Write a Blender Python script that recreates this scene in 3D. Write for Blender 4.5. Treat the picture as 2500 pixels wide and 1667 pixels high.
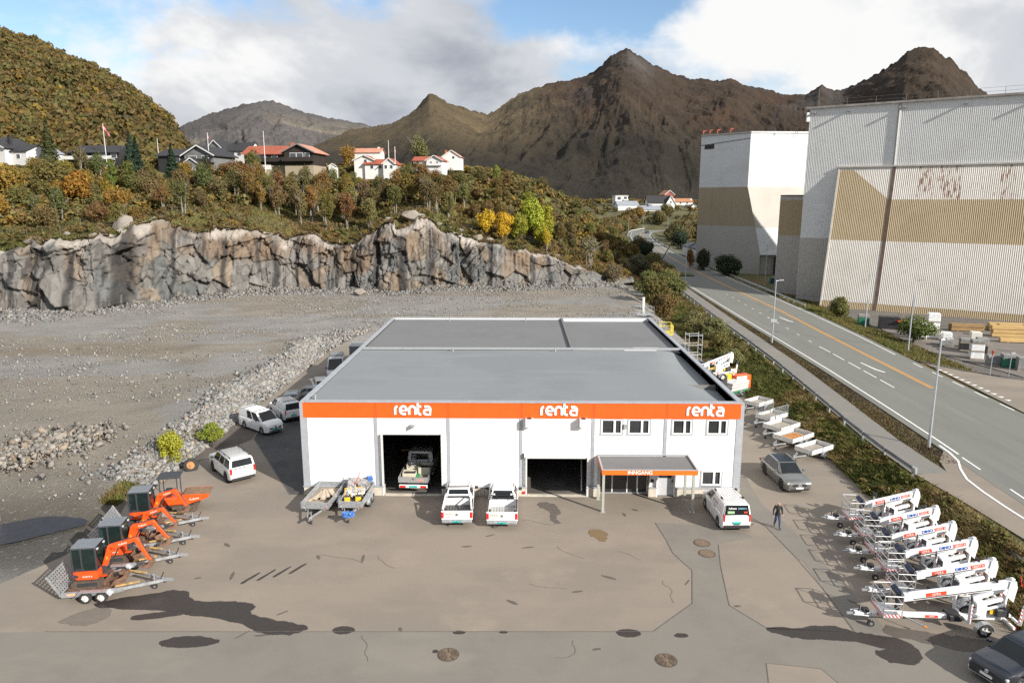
import bpy, bmesh, math, random
import numpy as np
from mathutils import Vector, Matrix

R = math.radians
sc = bpy.context.scene
col = sc.collection
for o in list(bpy.data.objects):
    bpy.data.objects.remove(o)

# ------------------------------------------------------------------ camera
cd = bpy.data.cameras.new('camera')
cam = bpy.data.objects.new('camera', cd)
col.objects.link(cam)
cam.location = (0, 0, 20)
cam.rotation_euler = (R(90 - 11.211), 0, R(0.760))
cd.sensor_fit = 'HORIZONTAL'
cd.sensor_width = 36
cd.lens = 24.955
cd.clip_start = 0.5
cd.clip_end = 20000
sc.camera = cam

# ------------------------------------------------------------------ sky and sun
SUN_EL, SUN_AZ = 26.0, 131.5          # azimuth clockwise from +Y (the way the camera looks)
w = bpy.data.worlds.new('World')
sc.world = w
w.use_nodes = True
nt = w.node_tree
N = nt.nodes
N.clear()
def lk(a, b):
    nt.links.new(a, b)
out = N.new('ShaderNodeOutputWorld')
sky = N.new('ShaderNodeTexSky')
sky.sky_type = 'NISHITA'
sky.sun_disc = False
sky.sun_elevation = R(SUN_EL)
sky.sun_rotation = R(SUN_AZ)
sky.air_density = 1.0
sky.dust_density = 0.15
sky.ozone_density = 2.5
bg = N.new('ShaderNodeBackground')
bg.inputs[1].default_value = 0.10
lk(sky.outputs[0], bg.inputs[0])
tc = N.new('ShaderNodeTexCoord')
sep = N.new('ShaderNodeSeparateXYZ')
lk(tc.outputs['Generated'], sep.inputs[0])
def mth(op, a, b=None, c=None):
    n = N.new('ShaderNodeMath'); n.operation = op
    for i, v in enumerate((a, b, c)):
        if v is None: continue
        if isinstance(v, (int, float)): n.inputs[i].default_value = v
        else: lk(v, n.inputs[i])
    return n.outputs[0]
zz = mth('ADD', mth('MAXIMUM', sep.outputs[2], 0.0), 0.55)
cx = mth('DIVIDE', sep.outputs[0], zz)
cy = mth('DIVIDE', sep.outputs[1], zz)
cmb = N.new('ShaderNodeCombineXYZ')
lk(cx, cmb.inputs[0]); lk(cy, cmb.inputs[1])
def wnoise(scale, detail, rough, off, dist=0.0):
    mp = N.new('ShaderNodeMapping')
    mp.inputs['Location'].default_value = off
    lk(cmb.outputs[0], mp.inputs[0])
    n = N.new('ShaderNodeTexNoise')
    n.inputs['Scale'].default_value = scale
    n.inputs['Detail'].default_value = detail
    n.inputs['Roughness'].default_value = rough
    n.inputs['Distortion'].default_value = dist
    lk(mp.outputs[0], n.inputs['Vector'])
    return n.outputs[0]
def wramp(src, stops):
    r = N.new('ShaderNodeValToRGB')
    r.color_ramp.interpolation = 'EASE'
    while len(r.color_ramp.elements) < len(stops): r.color_ramp.elements.new(0.5)
    for e, (p, c) in zip(r.color_ramp.elements, stops):
        e.position = p
        e.color = c if len(c) == 4 else (*c, 1)
    lk(src, r.inputs[0])
    return r.outputs[0]
CLOUD_OFF = (6.1, 1.7, 0.0)
cover = wramp(wnoise(2.0, 10, 0.57, CLOUD_OFF, 0.15), [(0.37, (0, 0, 0)), (0.49, (1, 1, 1))])
shade = wramp(wnoise(1.9, 9, 0.54, (7.3, 2.1, 0.4), 0.25), [(0.34, (0.52, 0.56, 0.65)), (0.47, (0.90, 0.93, 0.98)), (0.57, (1.32, 1.32, 1.31))])
cbg = N.new('ShaderNodeBackground')
cbg.inputs[1].default_value = 0.47
lk(shade, cbg.inputs[0])
mx = N.new('ShaderNodeMixShader')
low_ = N.new('ShaderNodeMapRange'); low_.interpolation_type = 'SMOOTHSTEP'
for i_, v_ in ((1, 0.20), (2, 0.08), (3, 0.0), (4, 1.0)): low_.inputs[i_].default_value = v_
lk(sep.outputs[2], low_.inputs[0])                      # layers of cloud close up towards the horizon
lk(mth('MAXIMUM', cover, low_.outputs[0]), mx.inputs[0]); lk(bg.outputs[0], mx.inputs[1]); lk(cbg.outputs[0], mx.inputs[2])
lk(mx.outputs[0], out.inputs[0])

sd = bpy.data.lights.new('sun', 'SUN')
sun = bpy.data.objects.new('sun', sd)
col.objects.link(sun)
sd.energy = 5.0
sd.angle = R(0.53)
sd.color = (1.0, 0.94, 0.85)
_az = R(SUN_AZ)
SUNV = Vector((math.sin(_az) * math.cos(R(SUN_EL)), math.cos(_az) * math.cos(R(SUN_EL)), math.sin(R(SUN_EL))))
sun.rotation_euler = SUNV.to_track_quat('Z', 'Y').to_euler()
sun.location = (60, -60, 60)

vs = sc.view_settings
vs.view_transform = 'Standard'
vs.look = 'None'
vs.exposure = 0.65
vs.gamma = 1.0
vs.use_curve_mapping = False
sc.render.engine = 'CYCLES'
cy_ = sc.cycles
cy_.use_denoising = False
try: cy_.denoiser = 'OPENIMAGEDENOISE'
except Exception: pass
cy_.max_bounces = 6
cy_.diffuse_bounces = 3
cy_.glossy_bounces = 3
cy_.transmission_bounces = 4
cy_.transparent_max_bounces = 6
cy_.caustics_reflective = False
cy_.caustics_refractive = False
cy_.use_adaptive_sampling = True
cy_.adaptive_threshold = 0.008

# ------------------------------------------------------------------ materials
MATS = {}
def mat(name, c=(0.5, 0.5, 0.5), rough=0.6, metal=0.0, var=0.10, scale=3.0, c2=None, bump=0.0, bscale=None, spec=0.5, coat=0.0, stretch=(1, 1, 1), detail=5, coord='Object'):
    """a principled surface whose colour is varied by noise between two tones"""
    if name in MATS: return MATS[name]
    m = bpy.data.materials.new(name); m.use_nodes = True
    t = m.node_tree; b = t.nodes['Principled BSDF']
    b.inputs['Roughness'].default_value = rough
    b.inputs['Metallic'].default_value = metal
    b.inputs['Specular IOR Level'].default_value = spec
    b.inputs['Coat Weight'].default_value = coat
    b.inputs['Coat Roughness'].default_value = 0.06
    k = t.nodes.new('ShaderNodeTexCoord')
    mp = t.nodes.new('ShaderNodeMapping'); mp.inputs['Scale'].default_value = stretch
    t.links.new(k.outputs[coord], mp.inputs[0])
    n = t.nodes.new('ShaderNodeTexNoise')
    n.inputs['Scale'].default_value = scale; n.inputs['Detail'].default_value = detail; n.inputs['Roughness'].default_value = 0.62
    t.links.new(mp.outputs[0], n.inputs['Vector'])
    r = t.nodes.new('ShaderNodeValToRGB')
    a = tuple(max(0, x * (1 - var)) for x in c); d = tuple(min(1, x * (1 + var)) for x in c) if c2 is None else c2
    r.color_ramp.elements[0].position = 0.36; r.color_ramp.elements[0].color = (*(c if c2 else a), 1)
    r.color_ramp.elements[1].position = 0.66; r.color_ramp.elements[1].color = (*d, 1)
    t.links.new(n.outputs[0], r.inputs[0]); t.links.new(r.outputs[0], b.inputs['Base Color'])
    if bump:
        bn = t.nodes.new('ShaderNodeTexNoise'); bn.inputs['Scale'].default_value = bscale or scale * 4; bn.inputs['Detail'].default_value = 6
        t.links.new(mp.outputs[0], bn.inputs['Vector'])
        bp = t.nodes.new('ShaderNodeBump'); bp.inputs['Strength'].default_value = bump; bp.inputs['Distance'].default_value = 0.05
        t.links.new(bn.outputs[0], bp.inputs['Height']); t.links.new(bp.outputs[0], b.inputs['Normal'])
    MATS[name] = m
    return m

def layered(name, base, layers, rough=0.9, bump=0.3, bscale=8.0, bdist=0.05, coord='Object', attr=None):
    """ground-like surface: a base colour with noise layers mixed over it: (colour, scale, lo, hi, strength[, stretch])"""
    if name in MATS: return MATS[name]
    m = bpy.data.materials.new(name); m.use_nodes = True
    t = m.node_tree; b = t.nodes['Principled BSDF']
    b.inputs['Roughness'].default_value = rough
    b.inputs['Specular IOR Level'].default_value = 0.25
    k = t.nodes.new('ShaderNodeTexCoord')
    if attr:
        at = t.nodes.new('ShaderNodeAttribute'); at.attribute_name = attr
        cur = at.outputs['Color']
    else:
        rgb = t.nodes.new('ShaderNodeRGB'); rgb.outputs[0].default_value = (*base, 1); cur = rgb.outputs[0]
    for L in layers:
        c, s, lo, hi, st = L[:5]
        mp = t.nodes.new('ShaderNodeMapping')
        if len(L) > 5: mp.inputs['Scale'].default_value = L[5]
        if len(L) > 6: mp.inputs['Rotation'].default_value = (0, 0, L[6])
        t.links.new(k.outputs[coord], mp.inputs[0])
        n = t.nodes.new('ShaderNodeTexNoise'); n.inputs['Scale'].default_value = s; n.inputs['Detail'].default_value = 6; n.inputs['Roughness'].default_value = 0.65
        t.links.new(mp.outputs[0], n.inputs['Vector'])
        mr = t.nodes.new('ShaderNodeMapRange'); mr.interpolation_type = 'SMOOTHSTEP'
        mr.inputs['From Min'].default_value = lo; mr.inputs['From Max'].default_value = hi
        mr.inputs['To Min'].default_value = 0; mr.inputs['To Max'].default_value = st
        t.links.new(n.outputs[0], mr.inputs['Value'])
        mxn = t.nodes.new('ShaderNodeMix'); mxn.data_type = 'RGBA'
        t.links.new(mr.outputs[0], mxn.inputs['Factor']); t.links.new(cur, mxn.inputs[6])
        mxn.inputs[7].default_value = (*c, 1)
        cur = mxn.outputs[2]
    t.links.new(cur, b.inputs['Base Color'])
    if bump:
        bn = t.nodes.new('ShaderNodeTexNoise'); bn.inputs['Scale'].default_value = bscale; bn.inputs['Detail'].default_value = 8; bn.inputs['Roughness'].default_value = 0.7
        t.links.new(k.outputs[coord], bn.inputs['Vector'])
        bp = t.nodes.new('ShaderNodeBump'); bp.inputs['Strength'].default_value = bump; bp.inputs['Distance'].default_value = bdist
        t.links.new(bn.outputs[0], bp.inputs['Height']); t.links.new(bp.outputs[0], b.inputs['Normal'])
    MATS[name] = m
    return m

def leafmat(name, c=None, var=0.24, trans=0.3):
    """foliage: colour from the object (or a point attribute 'col'), varied leaf by leaf"""
    if name in MATS: return MATS[name]
    m = bpy.data.materials.new(name); m.use_nodes = True
    t = m.node_tree; b = t.nodes['Principled BSDF']
    b.inputs['Roughness'].default_value = 0.75
    b.inputs['Specular IOR Level'].default_value = 0.2
    if c == 'attr':
        s = t.nodes.new('ShaderNodeAttribute'); s.attribute_name = 'col'; src = s.outputs['Color']
    elif c is None:
        s = t.nodes.new('ShaderNodeObjectInfo'); src = s.outputs['Color']
    else:
        s = t.nodes.new('ShaderNodeRGB'); s.outputs[0].default_value = (*c, 1); src = s.outputs[0]
    g = t.nodes.new('ShaderNodeNewGeometry')
    hs = t.nodes.new('ShaderNodeHueSaturation')
    t.links.new(src, hs.inputs['Color'])
    mr = t.nodes.new('ShaderNodeMapRange'); mr.inputs['To Min'].default_value = 1 - var; mr.inputs['To Max'].default_value = 1 + var
    t.links.new(g.outputs['Random Per Island'], mr.inputs['Value']); t.links.new(mr.outputs[0], hs.inputs['Value'])
    mul = t.nodes.new('ShaderNodeMath'); mul.operation = 'MULTIPLY'; mul.inputs[1].default_value = 7.31
    fr = t.nodes.new('ShaderNodeMath'); fr.operation = 'FRACT'
    t.links.new(g.outputs['Random Per Island'], mul.inputs[0]); t.links.new(mul.outputs[0], fr.inputs[0])
    m2 = t.nodes.new('ShaderNodeMapRange'); m2.inputs['To Min'].default_value = 0.485; m2.inputs['To Max'].default_value = 0.518
    t.links.new(fr.outputs[0], m2.inputs['Value']); t.links.new(m2.outputs[0], hs.inputs['Hue'])
    t.links.new(hs.outputs[0], b.inputs['Base Color'])
    tr = t.nodes.new('ShaderNodeBsdfTranslucent'); t.links.new(hs.outputs[0], tr.inputs['Color'])
    mxs = t.nodes.new('ShaderNodeMixShader'); mxs.inputs[0].default_value = trans
    o = t.nodes['Material Output']
    t.links.new(b.outputs[0], mxs.inputs[1]); t.links.new(tr.outputs[0], mxs.inputs[2]); t.links.new(mxs.outputs[0], o.inputs[0])
    MATS[name] = m
    return m

def feathered(name, c, rough=0.7, spec=0.25):
    """a damp or stained film whose edge fades raggedly (point attribute 'fade')"""
    if name in MATS: return MATS[name]
    m = bpy.data.materials.new(name); m.use_nodes = True; t = m.node_tree; b = t.nodes['Principled BSDF']
    b.inputs['Roughness'].default_value = rough; b.inputs['Specular IOR Level'].default_value = spec
    k = t.nodes.new('ShaderNodeTexCoord'); n = t.nodes.new('ShaderNodeTexNoise'); n.inputs['Scale'].default_value = 3.5; n.inputs['Detail'].default_value = 8; n.inputs['Roughness'].default_value = 0.7
    t.links.new(k.outputs['Object'], n.inputs['Vector'])
    r = t.nodes.new('ShaderNodeValToRGB'); r.color_ramp.elements[0].color = (*[q * 0.75 for q in c], 1); r.color_ramp.elements[1].color = (*[q * 1.35 for q in c], 1); t.links.new(n.outputs[0], r.inputs[0]); t.links.new(r.outputs[0], b.inputs['Base Color'])
    a = t.nodes.new('ShaderNodeAttribute'); a.attribute_name = 'fade'
    ad = t.nodes.new('ShaderNodeMath'); ad.operation = 'MULTIPLY_ADD'; ad.inputs[1].default_value = 1.5; t.links.new(a.outputs['Fac'], ad.inputs[0])
    sb = t.nodes.new('ShaderNodeMath'); sb.operation = 'MULTIPLY_ADD'; sb.inputs[1].default_value = 1.6; sb.inputs[2].default_value = -1.25; t.links.new(n.outputs[0], sb.inputs[0]); t.links.new(sb.outputs[0], ad.inputs[2])
    mr = t.nodes.new('ShaderNodeMapRange'); mr.inputs['From Min'].default_value = 0.05; mr.inputs['From Max'].default_value = 0.55; t.links.new(ad.outputs[0], mr.inputs['Value'])
    tr = t.nodes.new('ShaderNodeBsdfTransparent'); mx_ = t.nodes.new('ShaderNodeMixShader'); t.links.new(mr.outputs[0], mx_.inputs[0]); t.links.new(tr.outputs[0], mx_.inputs[1]); t.links.new(b.outputs[0], mx_.inputs[2]); t.links.new(mx_.outputs[0], t.nodes['Material Output'].inputs[0])
    MATS[name] = m
    return m

# ------------------------------------------------------------------ object helpers
def tag(o, label=None, cat=None, group=None, kind=None):
    if label: o['label'] = label
    if cat: o['category'] = cat
    if group: o['group'] = group
    if kind: o['kind'] = kind
    return o

def empty(name, loc=(0, 0, 0), rz=0.0, label=None, cat=None, group=None):
    o = bpy.data.objects.new(name, None)
    o.empty_display_size = 0.2
    col.objects.link(o)
    o.location = loc
    o.rotation_euler = (0, 0, rz)
    return tag(o, label, cat, group)

def copy_tree(o, parent=None):
    c = o.copy(); col.objects.link(c); c.parent = parent
    for ch in o.children: copy_tree(ch, c)
    return c

class MB:
    """collects shapes, builds them as one mesh object"""
    def __init__(s): s.v = []; s.f = []; s.m = []; s.mi = 0
    def add(s, vs, fs, mi=None):
        b = len(s.v); s.v += [tuple(p) for p in vs]
        for f in fs:
            s.f.append(tuple(b + i for i in f)); s.m.append(s.mi if mi is None else mi)
        return s
    def box(s, x0, x1, y0, y1, z0, z1, mi=None):
        return s.add([(x0, y0, z0), (x1, y0, z0), (x1, y1, z0), (x0, y1, z0), (x0, y0, z1), (x1, y0, z1), (x1, y1, z1), (x0, y1, z1)],
                     [(0, 3, 2, 1), (4, 5, 6, 7), (0, 1, 5, 4), (1, 2, 6, 5), (2, 3, 7, 6), (3, 0, 4, 7)], mi)
    def obox(s, c, size, rot=None, mi=None):
        M_ = rot or Matrix.Identity(3)
        hx, hy, hz = (q / 2 for q in size)
        vs = [Vector(c) + M_ @ Vector((x, y, z)) for z in (-hz, hz) for x, y in ((-hx, -hy), (hx, -hy), (hx, hy), (-hx, hy))]
        return s.add(vs, [(0, 3, 2, 1), (4, 5, 6, 7), (0, 1, 5, 4), (1, 2, 6, 5), (2, 3, 7, 6), (3, 0, 4, 7)], mi)
    def bar(s, p0, p1, wd, ht, mi=None):
        """box beam between two points, wd sideways, ht upwards"""
        p0 = Vector(p0); p1 = Vector(p1); d = (p1 - p0); L = d.length
        if L < 1e-6: return s
        q = d.to_track_quat('X', 'Z').to_matrix()
        return s.obox((p0 + p1) / 2, (L, wd, ht), q, mi)
    def tube(s, p0, p1, r0, r1=None, n=8, mi=None, caps=True):
        r1 = r0 if r1 is None else r1
        p0 = Vector(p0); p1 = Vector(p1)
        q = (p1 - p0).to_track_quat('Z', 'Y').to_matrix()
        vs = []
        for p, r in ((p0, r0), (p1, r1)):
            for i in range(n):
                a = 2 * math.pi * i / n
                vs.append(p + q @ Vector((r * math.cos(a), r * math.sin(a), 0)))
        fs = [(i, (i + 1) % n, n + (i + 1) % n, n + i) for i in range(n)]
        if caps: fs += [tuple(range(n - 1, -1, -1)), tuple(range(n, 2 * n))]
        return s.add(vs, fs, mi)
    def path(s, pts, r, n=6, mi=None):
        for a, b in zip(pts, pts[1:]): s.tube(a, b, r, n=n, mi=mi)
        return s
    def prism(s, pts, axis, a0, a1, mi=None):
        """polygon extruded along an axis; pts are in the other two axes (x,z for y; y,z for x; x,y for z)"""
        n = len(pts)
        def P(p, a):
            if axis == 'y': return (p[0], a, p[1])
            if axis == 'x': return (a, p[0], p[1])
            return (p[0], p[1], a)
        vs = [P(p, a0) for p in pts] + [P(p, a1) for p in pts]
        fs = [tuple(range(n)), tuple(range(2 * n - 1, n - 1, -1))] + [(i, n + i, n + (i + 1) % n, (i + 1) % n) for i in range(n)]
        return s.add(vs, fs, mi)
    def loft(s, rings, caps=True, closed=True, mi=None):
        n = len(rings[0]); vs = [p for r in rings for p in r]; fs = []
        m_ = n if closed else n - 1
        for k in range(len(rings) - 1):
            for i in range(m_):
                j = (i + 1) % n
                fs.append((k * n + i, k * n + j, (k + 1) * n + j, (k + 1) * n + i))
        if caps:
            fs.append(tuple(range(n - 1, -1, -1))); fs.append(tuple((len(rings) - 1) * n + i for i in range(n)))
        return s.add(vs, fs, mi)
    def xform(s, M_, start=0):
        for i in range(start, len(s.v)): s.v[i] = tuple(M_ @ Vector(s.v[i]))
        return s
    def mesh(s, name, mats, smooth=None, bevel=0, seg=1):
        me = bpy.data.meshes.new(name)
        me.from_pydata(s.v, [], s.f)
        mats = mats if isinstance(mats, (list, tuple)) else [mats]
        for m_ in mats: me.materials.append(m_)
        if len(mats) > 1: me.polygons.foreach_set('material_index', s.m)
        bm = bmesh.new(); bm.from_mesh(me)
        bmesh.ops.recalc_face_normals(bm, faces=bm.faces)
        if bevel:
            es = [e for e in bm.edges if len(e.link_faces) == 2 and e.calc_face_angle(0) > R(28)]
            bmesh.ops.bevel(bm, geom=es, offset=bevel, segments=seg, affect='EDGES', clamp_overlap=True)
        bm.to_mesh(me); bm.free()
        if smooth:
            me.polygons.foreach_set('use_smooth', [True] * len(me.polygons))
            me.set_sharp_from_angle(angle=R(smooth))
        me.update()
        return me
    def build(s, name, mats, parent=None, smooth=None, bevel=0, seg=1, loc=None, rz=None):
        o = bpy.data.objects.new(name, s.mesh(name, mats, smooth, bevel, seg))
        col.objects.link(o); o.parent = parent
        if loc: o.location = loc
        if rz: o.rotation_euler = (0, 0, rz)
        return o

def np_mesh(name, verts, faces, mats, smooth=False, cols=None, attr='col', domain='POINT'):
    """fast mesh from numpy arrays; faces is (n,3) or (n,4)"""
    me = bpy.data.meshes.new(name)
    verts = np.asarray(verts, dtype=np.float32); faces = np.asarray(faces, dtype=np.int32)
    nf, k = faces.shape
    me.vertices.add(len(verts)); me.vertices.foreach_set('co', verts.ravel())
    me.loops.add(nf * k); me.loops.foreach_set('vertex_index', faces.ravel())
    me.polygons.add(nf)
    me.polygons.foreach_set('loop_start', np.arange(0, nf * k, k, dtype=np.int32))
    me.polygons.foreach_set('loop_total', np.full(nf, k, dtype=np.int32))
    for m_ in (mats if isinstance(mats, (list, tuple)) else [mats]): me.materials.append(m_)
    if smooth: me.polygons.foreach_set('use_smooth', np.ones(nf, dtype=bool))
    if cols is not None:
        a = me.color_attributes.new(attr, 'FLOAT_COLOR', domain)
        c = np.ones((len(cols), 4), dtype=np.float32); c[:, :3] = cols
        a.data.foreach_set('color', c.ravel())
    me.update(calc_edges=True)
    me.validate()
    return me

def link(me, name, parent=None, loc=None, **kw):
    o = bpy.data.objects.new(name, me); col.objects.link(o); o.parent = parent
    if loc: o.location = loc
    return tag(o, **kw)

def grid_faces(nx, ny):
    i = np.arange(nx - 1)[None, :] + np.arange(ny - 1)[:, None] * nx
    i = i.ravel()
    return np.stack([i, i + 1, i + nx + 1, i + nx], 1)

# value noise in numpy
def _h(ix, iy, iz, seed):
    n = (ix * 374761393 + iy * 668265263 + iz * 2147483647 + seed * 974711) & 0xFFFFFFFF
    n = ((n ^ (n >> 13)) * 1274126177) & 0xFFFFFFFF
    n = n ^ (n >> 16)
    return (n & 0xFFFFFF) / float(0xFFFFFF)
def vnoise(x, y, z=None, seed=0):
    x = np.asarray(x, float); y = np.asarray(y, float); z = np.zeros_like(x) if z is None else np.asarray(z, float)
    xi = np.floor(x).astype(np.int64); yi = np.floor(y).astype(np.int64); zi = np.floor(z).astype(np.int64)
    fx, fy, fz = x - xi, y - yi, z - zi
    u, v, w_ = (f * f * (3 - 2 * f) for f in (fx, fy, fz))
    r = 0
    for dx in (0, 1):
        for dy in (0, 1):
            for dz in (0, 1):
                r = r + _h(xi + dx, yi + dy, zi + dz, seed) * (u if dx else 1 - u) * (v if dy else 1 - v) * (w_ if dz else 1 - w_)
    return r
def fbm(x, y, z=None, seed=0, octs=5, gain=0.5, ridged=False):
    a, f, s_, tot = 1.0, 1.0, 0, 0
    x = np.asarray(x, float); y = np.asarray(y, float)
    for o_ in range(octs):
        n = vnoise(x * f, y * f, None if z is None else np.asarray(z, float) * f, seed + o_ * 17)
        if ridged: n = 1 - abs(2 * n - 1)
        s_ = s_ + a * n; tot += a; a *= gain; f *= 2.03
    return s_ / tot
def sstep(a, b, x):
    t = np.clip((np.asarray(x, float) - a) / (b - a), 0, 1)
    return t * t * (3 - 2 * t)

# common materials
WHITE = mat('white_paint', (0.80, 0.80, 0.79), 0.35, var=0.03, scale=1.5)
GALV = mat('galvanised_steel', (0.42, 0.44, 0.46), 0.42, 0.55, var=0.22, scale=6)
ALU = mat('aluminium', (0.55, 0.56, 0.57), 0.38, 0.7, var=0.12, scale=8)
BLACKP = mat('black_plastic', (0.022, 0.022, 0.024), 0.55, var=0.25, scale=6)
RUBBER = mat('tyre_rubber', (0.025, 0.025, 0.026), 0.85, var=0.3, scale=20, bump=0.2)
GLASS = mat('dark_vehicle_glass', (0.012, 0.015, 0.018), 0.08, var=0.15, scale=2, spec=0.4)
RIM = mat('alloy_rim', (0.52, 0.53, 0.54), 0.3, 0.8, var=0.1, scale=9)
ORANGE = mat('orange_paint', (0.86, 0.105, 0.012), 0.4, var=0.06, scale=2)
REDL = mat('red_lens', (0.55, 0.02, 0.02), 0.15, var=0.1, scale=20)
AMBER = mat('amber_lens', (0.85, 0.28, 0.03), 0.2, var=0.1, scale=20)
CLEAR = mat('clear_lens', (0.72, 0.74, 0.76), 0.12, 0.3, var=0.2, scale=15)
TEAL = mat('teal_plate', (0.02, 0.36, 0.33), 0.4, var=0.05)
PLATE = mat('white_plate', (0.75, 0.75, 0.74), 0.4, var=0.04)
BLUE = mat('blue_letters', (0.02, 0.09, 0.42), 0.45, var=0.05)
REDS = mat('red_sign', (0.72, 0.07, 0.03), 0.45, var=0.06)
ORTXT = mat('faded_orange_letters', (0.85, 0.35, 0.22), 0.5, var=0.08)
DARKMET = mat('dark_metal', (0.05, 0.052, 0.056), 0.5, 0.3, var=0.2, scale=6)
WOOD = mat('weathered_planks', (0.30, 0.25, 0.20), 0.8, var=0.25, scale=4, stretch=(0.6, 6, 1), bump=0.2)

def text(name, body, size, mt, parent, loc, rot, extrude=0.008, align='CENTER', bold=0.0, sx=1.0):
    c = bpy.data.curves.new(name, 'FONT'); c.body = body; c.size = size; c.extrude = extrude; c.align_x = align; c.align_y = 'CENTER'
    c.offset = bold; c.resolution_u = 3
    c.materials.append(mt)
    o = bpy.data.objects.new(name, c); col.objects.link(o); o.parent = parent; o.location = loc; o.rotation_euler = rot; o.scale = (sx, 1, 1)
    return o

# the rounded letters of the word on the fascia, drawn as strokes on a unit x-height
def _arc(cx_, cy_2, rx, ry, a0, a1, n=10):
    return [(cx_ + rx * math.cos(R(a0 + (a1 - a0) * i / n)), cy_2 + ry * math.sin(R(a0 + (a1 - a0) * i / n))) for i in range(n + 1)]
def _renta():
    S = []
    x = 0.0
    S.append([(x, 0), (x, 0.62)] + _arc(x + 0.36, 0.62, 0.36, 0.38, 180, 95, 6))              # r
    x += 0.60
    S.append([(x + 0.02, 0.52), (x + 0.80, 0.52)] + _arc(x + 0.40, 0.52, 0.40, 0.48, 0, 270, 18) + [(x + 0.72, 0.03)])   # e
    x += 1.10
    S.append([(x, 0), (x, 0.55)] + _arc(x + 0.38, 0.58, 0.38, 0.42, 180, 0, 10) + [(x + 0.76, 0)])    # n
    x += 1.06
    S.append([(x, 1.42), (x, 0.35)] + _arc(x + 0.33, 0.34, 0.33, 0.34, 180, 270, 6) + [(x + 0.42, 0)])   # t
    S.append([(x, 0.98), (x + 0.44, 0.98)])
    x += 0.72
    S.append([(x + 0.10, 0.98), (x + 0.45, 0.98)] + _arc(x + 0.45, 0.64, 0.33, 0.34, 90, 0, 6) + [(x + 0.78, 0.0), (x + 0.32, 0.0)] + _arc(x + 0.30, 0.29, 0.29, 0.29, 270, 90, 8) + [(x + 0.74, 0.58)])  # a
    return S, x + 0.78
RENTA, RENTA_W = _renta()
def renta(parent, loc, rot, h, mt, stroke=0.13, flat=0.35, name='lettering'):
    """h = x-height in metres; loc = middle of the word"""
    c = bpy.data.curves.new(name, 'CURVE'); c.dimensions = '3D'; c.bevel_depth = stroke * h * 1.0; c.bevel_resolution = 1; c.use_fill_caps = True
    for st in RENTA:
        sp = c.splines.new('POLY'); sp.points.add(len(st) - 1)
        for p, (x, y) in zip(sp.points, st): p.co = ((x - RENTA_W / 2) * h, (y - 0.6) * h, 0, 1)
    c.materials.append(mt)
    o = bpy.data.objects.new(name, c); col.objects.link(o); o.parent = parent; o.location = loc; o.rotation_euler = rot; o.scale = (1, 1, flat)
    return o
# ================================================================== SETTING
rng = np.random.default_rng(7)
random.seed(7)
def ip(x, pts):
    a = np.array(pts, float)
    return np.interp(x, a[:, 0], a[:, 1])
L_EDGE = [(0, 30.5), (30, 32.0), (50, 33.2), (57, 33.8), (66, 34.4), (80, 35.2), (98, 35.9), (120, 36.6), (168, 38.5), (230, 42.5), (308, 49.8), (344, 53.5), (401, 60.7), (440, 67.5), (464, 74), (490, 86), (505, 105), (512, 130)]
R_EDGE = [(0, 41), (30, 43), (61, 44.9), (71, 45.6), (86, 47.0), (100, 48.3), (119, 49.6), (141, 50.7), (168, 51.6), (218, 53.6), (287, 58.0), (343, 63.5), (395, 70.5), (434, 78.5), (455, 88), (470, 105), (478, 130)]
RAIL = [(20, 28.6), (44, 28.2), (48, 27.5), (55, 27.6), (66, 28.6), (84, 30.1), (111, 31.4), (140, 33.0), (164, 34.4), (200, 36.6), (240, 39.4), (308, 46)]
FOOT = [(0, 23.2), (30, 23.4), (35, 24.0), (42, 25.2), (45.5, 23.9), (54, 24.3), (73, 23.2), (99, 23.1), (127, 23.8), (160, 27)]
CLIFF_Y = [(-200, 100), (-140, 106), (-110, 110), (-87.5, 117), (-78, 116.5), (-72.5, 118), (-70.6, 123), (-67, 131), (-61, 134.5), (-53, 143.5), (-40.5, 147), (-26, 144), (-15, 151), (-2, 151), (11.5, 155), (18, 158), (26, 166), (34, 180)]
CLIFF_Z = [(-200, 13), (-140, 13), (-92, 12.6), (-85, 13.4), (-81, 13.2), (-77, 14.8), (-73, 13.9), (-71.2, 14.4), (-70, 15.4), (-68, 16.8), (-66, 16.6), (-63.8, 16.0), (-61, 15), (-57, 14.8), (-53.7, 13.9), (-48.4, 12.6), (-44.3, 13.7), (-40, 12.2), (-35.4, 11.8), (-31, 13.2), (-28.2, 14.9), (-25, 15.8), (-21.9, 17.0), (-19, 16.4), (-17.5, 14.6), (-13.3, 12.6), (-6.2, 11.6), (0.2, 10.1), (7.7, 8.1), (13, 6.2), (17.4, 4.2), (26, 2), (40, 1.6)]
HILL_Z = [(-260, 34), (-140, 30), (-100, 29.3), (-60, 28.2), (-20, 27.4), (-5, 26.3), (5, 23), (15, 17), (24, 9.5), (31, 4), (37, 1.5), (45, 1)]
def gz(x, y):
    x = np.asarray(x, float); y = np.asarray(y, float)
    q = np.maximum(sstep(-26.2, -28.8, x) * sstep(39, 58, y), sstep(90, 101, y) * sstep(25, 21, x))
    z = 1.6 * q * (1 - 0)
    xe = ip(y, FOOT); xr = ip(y, RAIL); rx = ip(y, R_EDGE)
    t = np.clip((x - xe) / np.maximum(xr - 0.6 - xe, 0.5), 0, 1)
    up = 0.95 * t
    dn = sstep(rx + 1.0, rx + 6.0, x)
    z = np.where(x > xe, np.maximum(z * (x < xe + 2), up * (1 - dn)), z)
    z = z + 12.0 * sstep(478, 550, y) + 5.0 * sstep(550, 620, y)
    return z
def gzf(x, y): return float(gz(np.array([x]), np.array([y]))[0])
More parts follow.
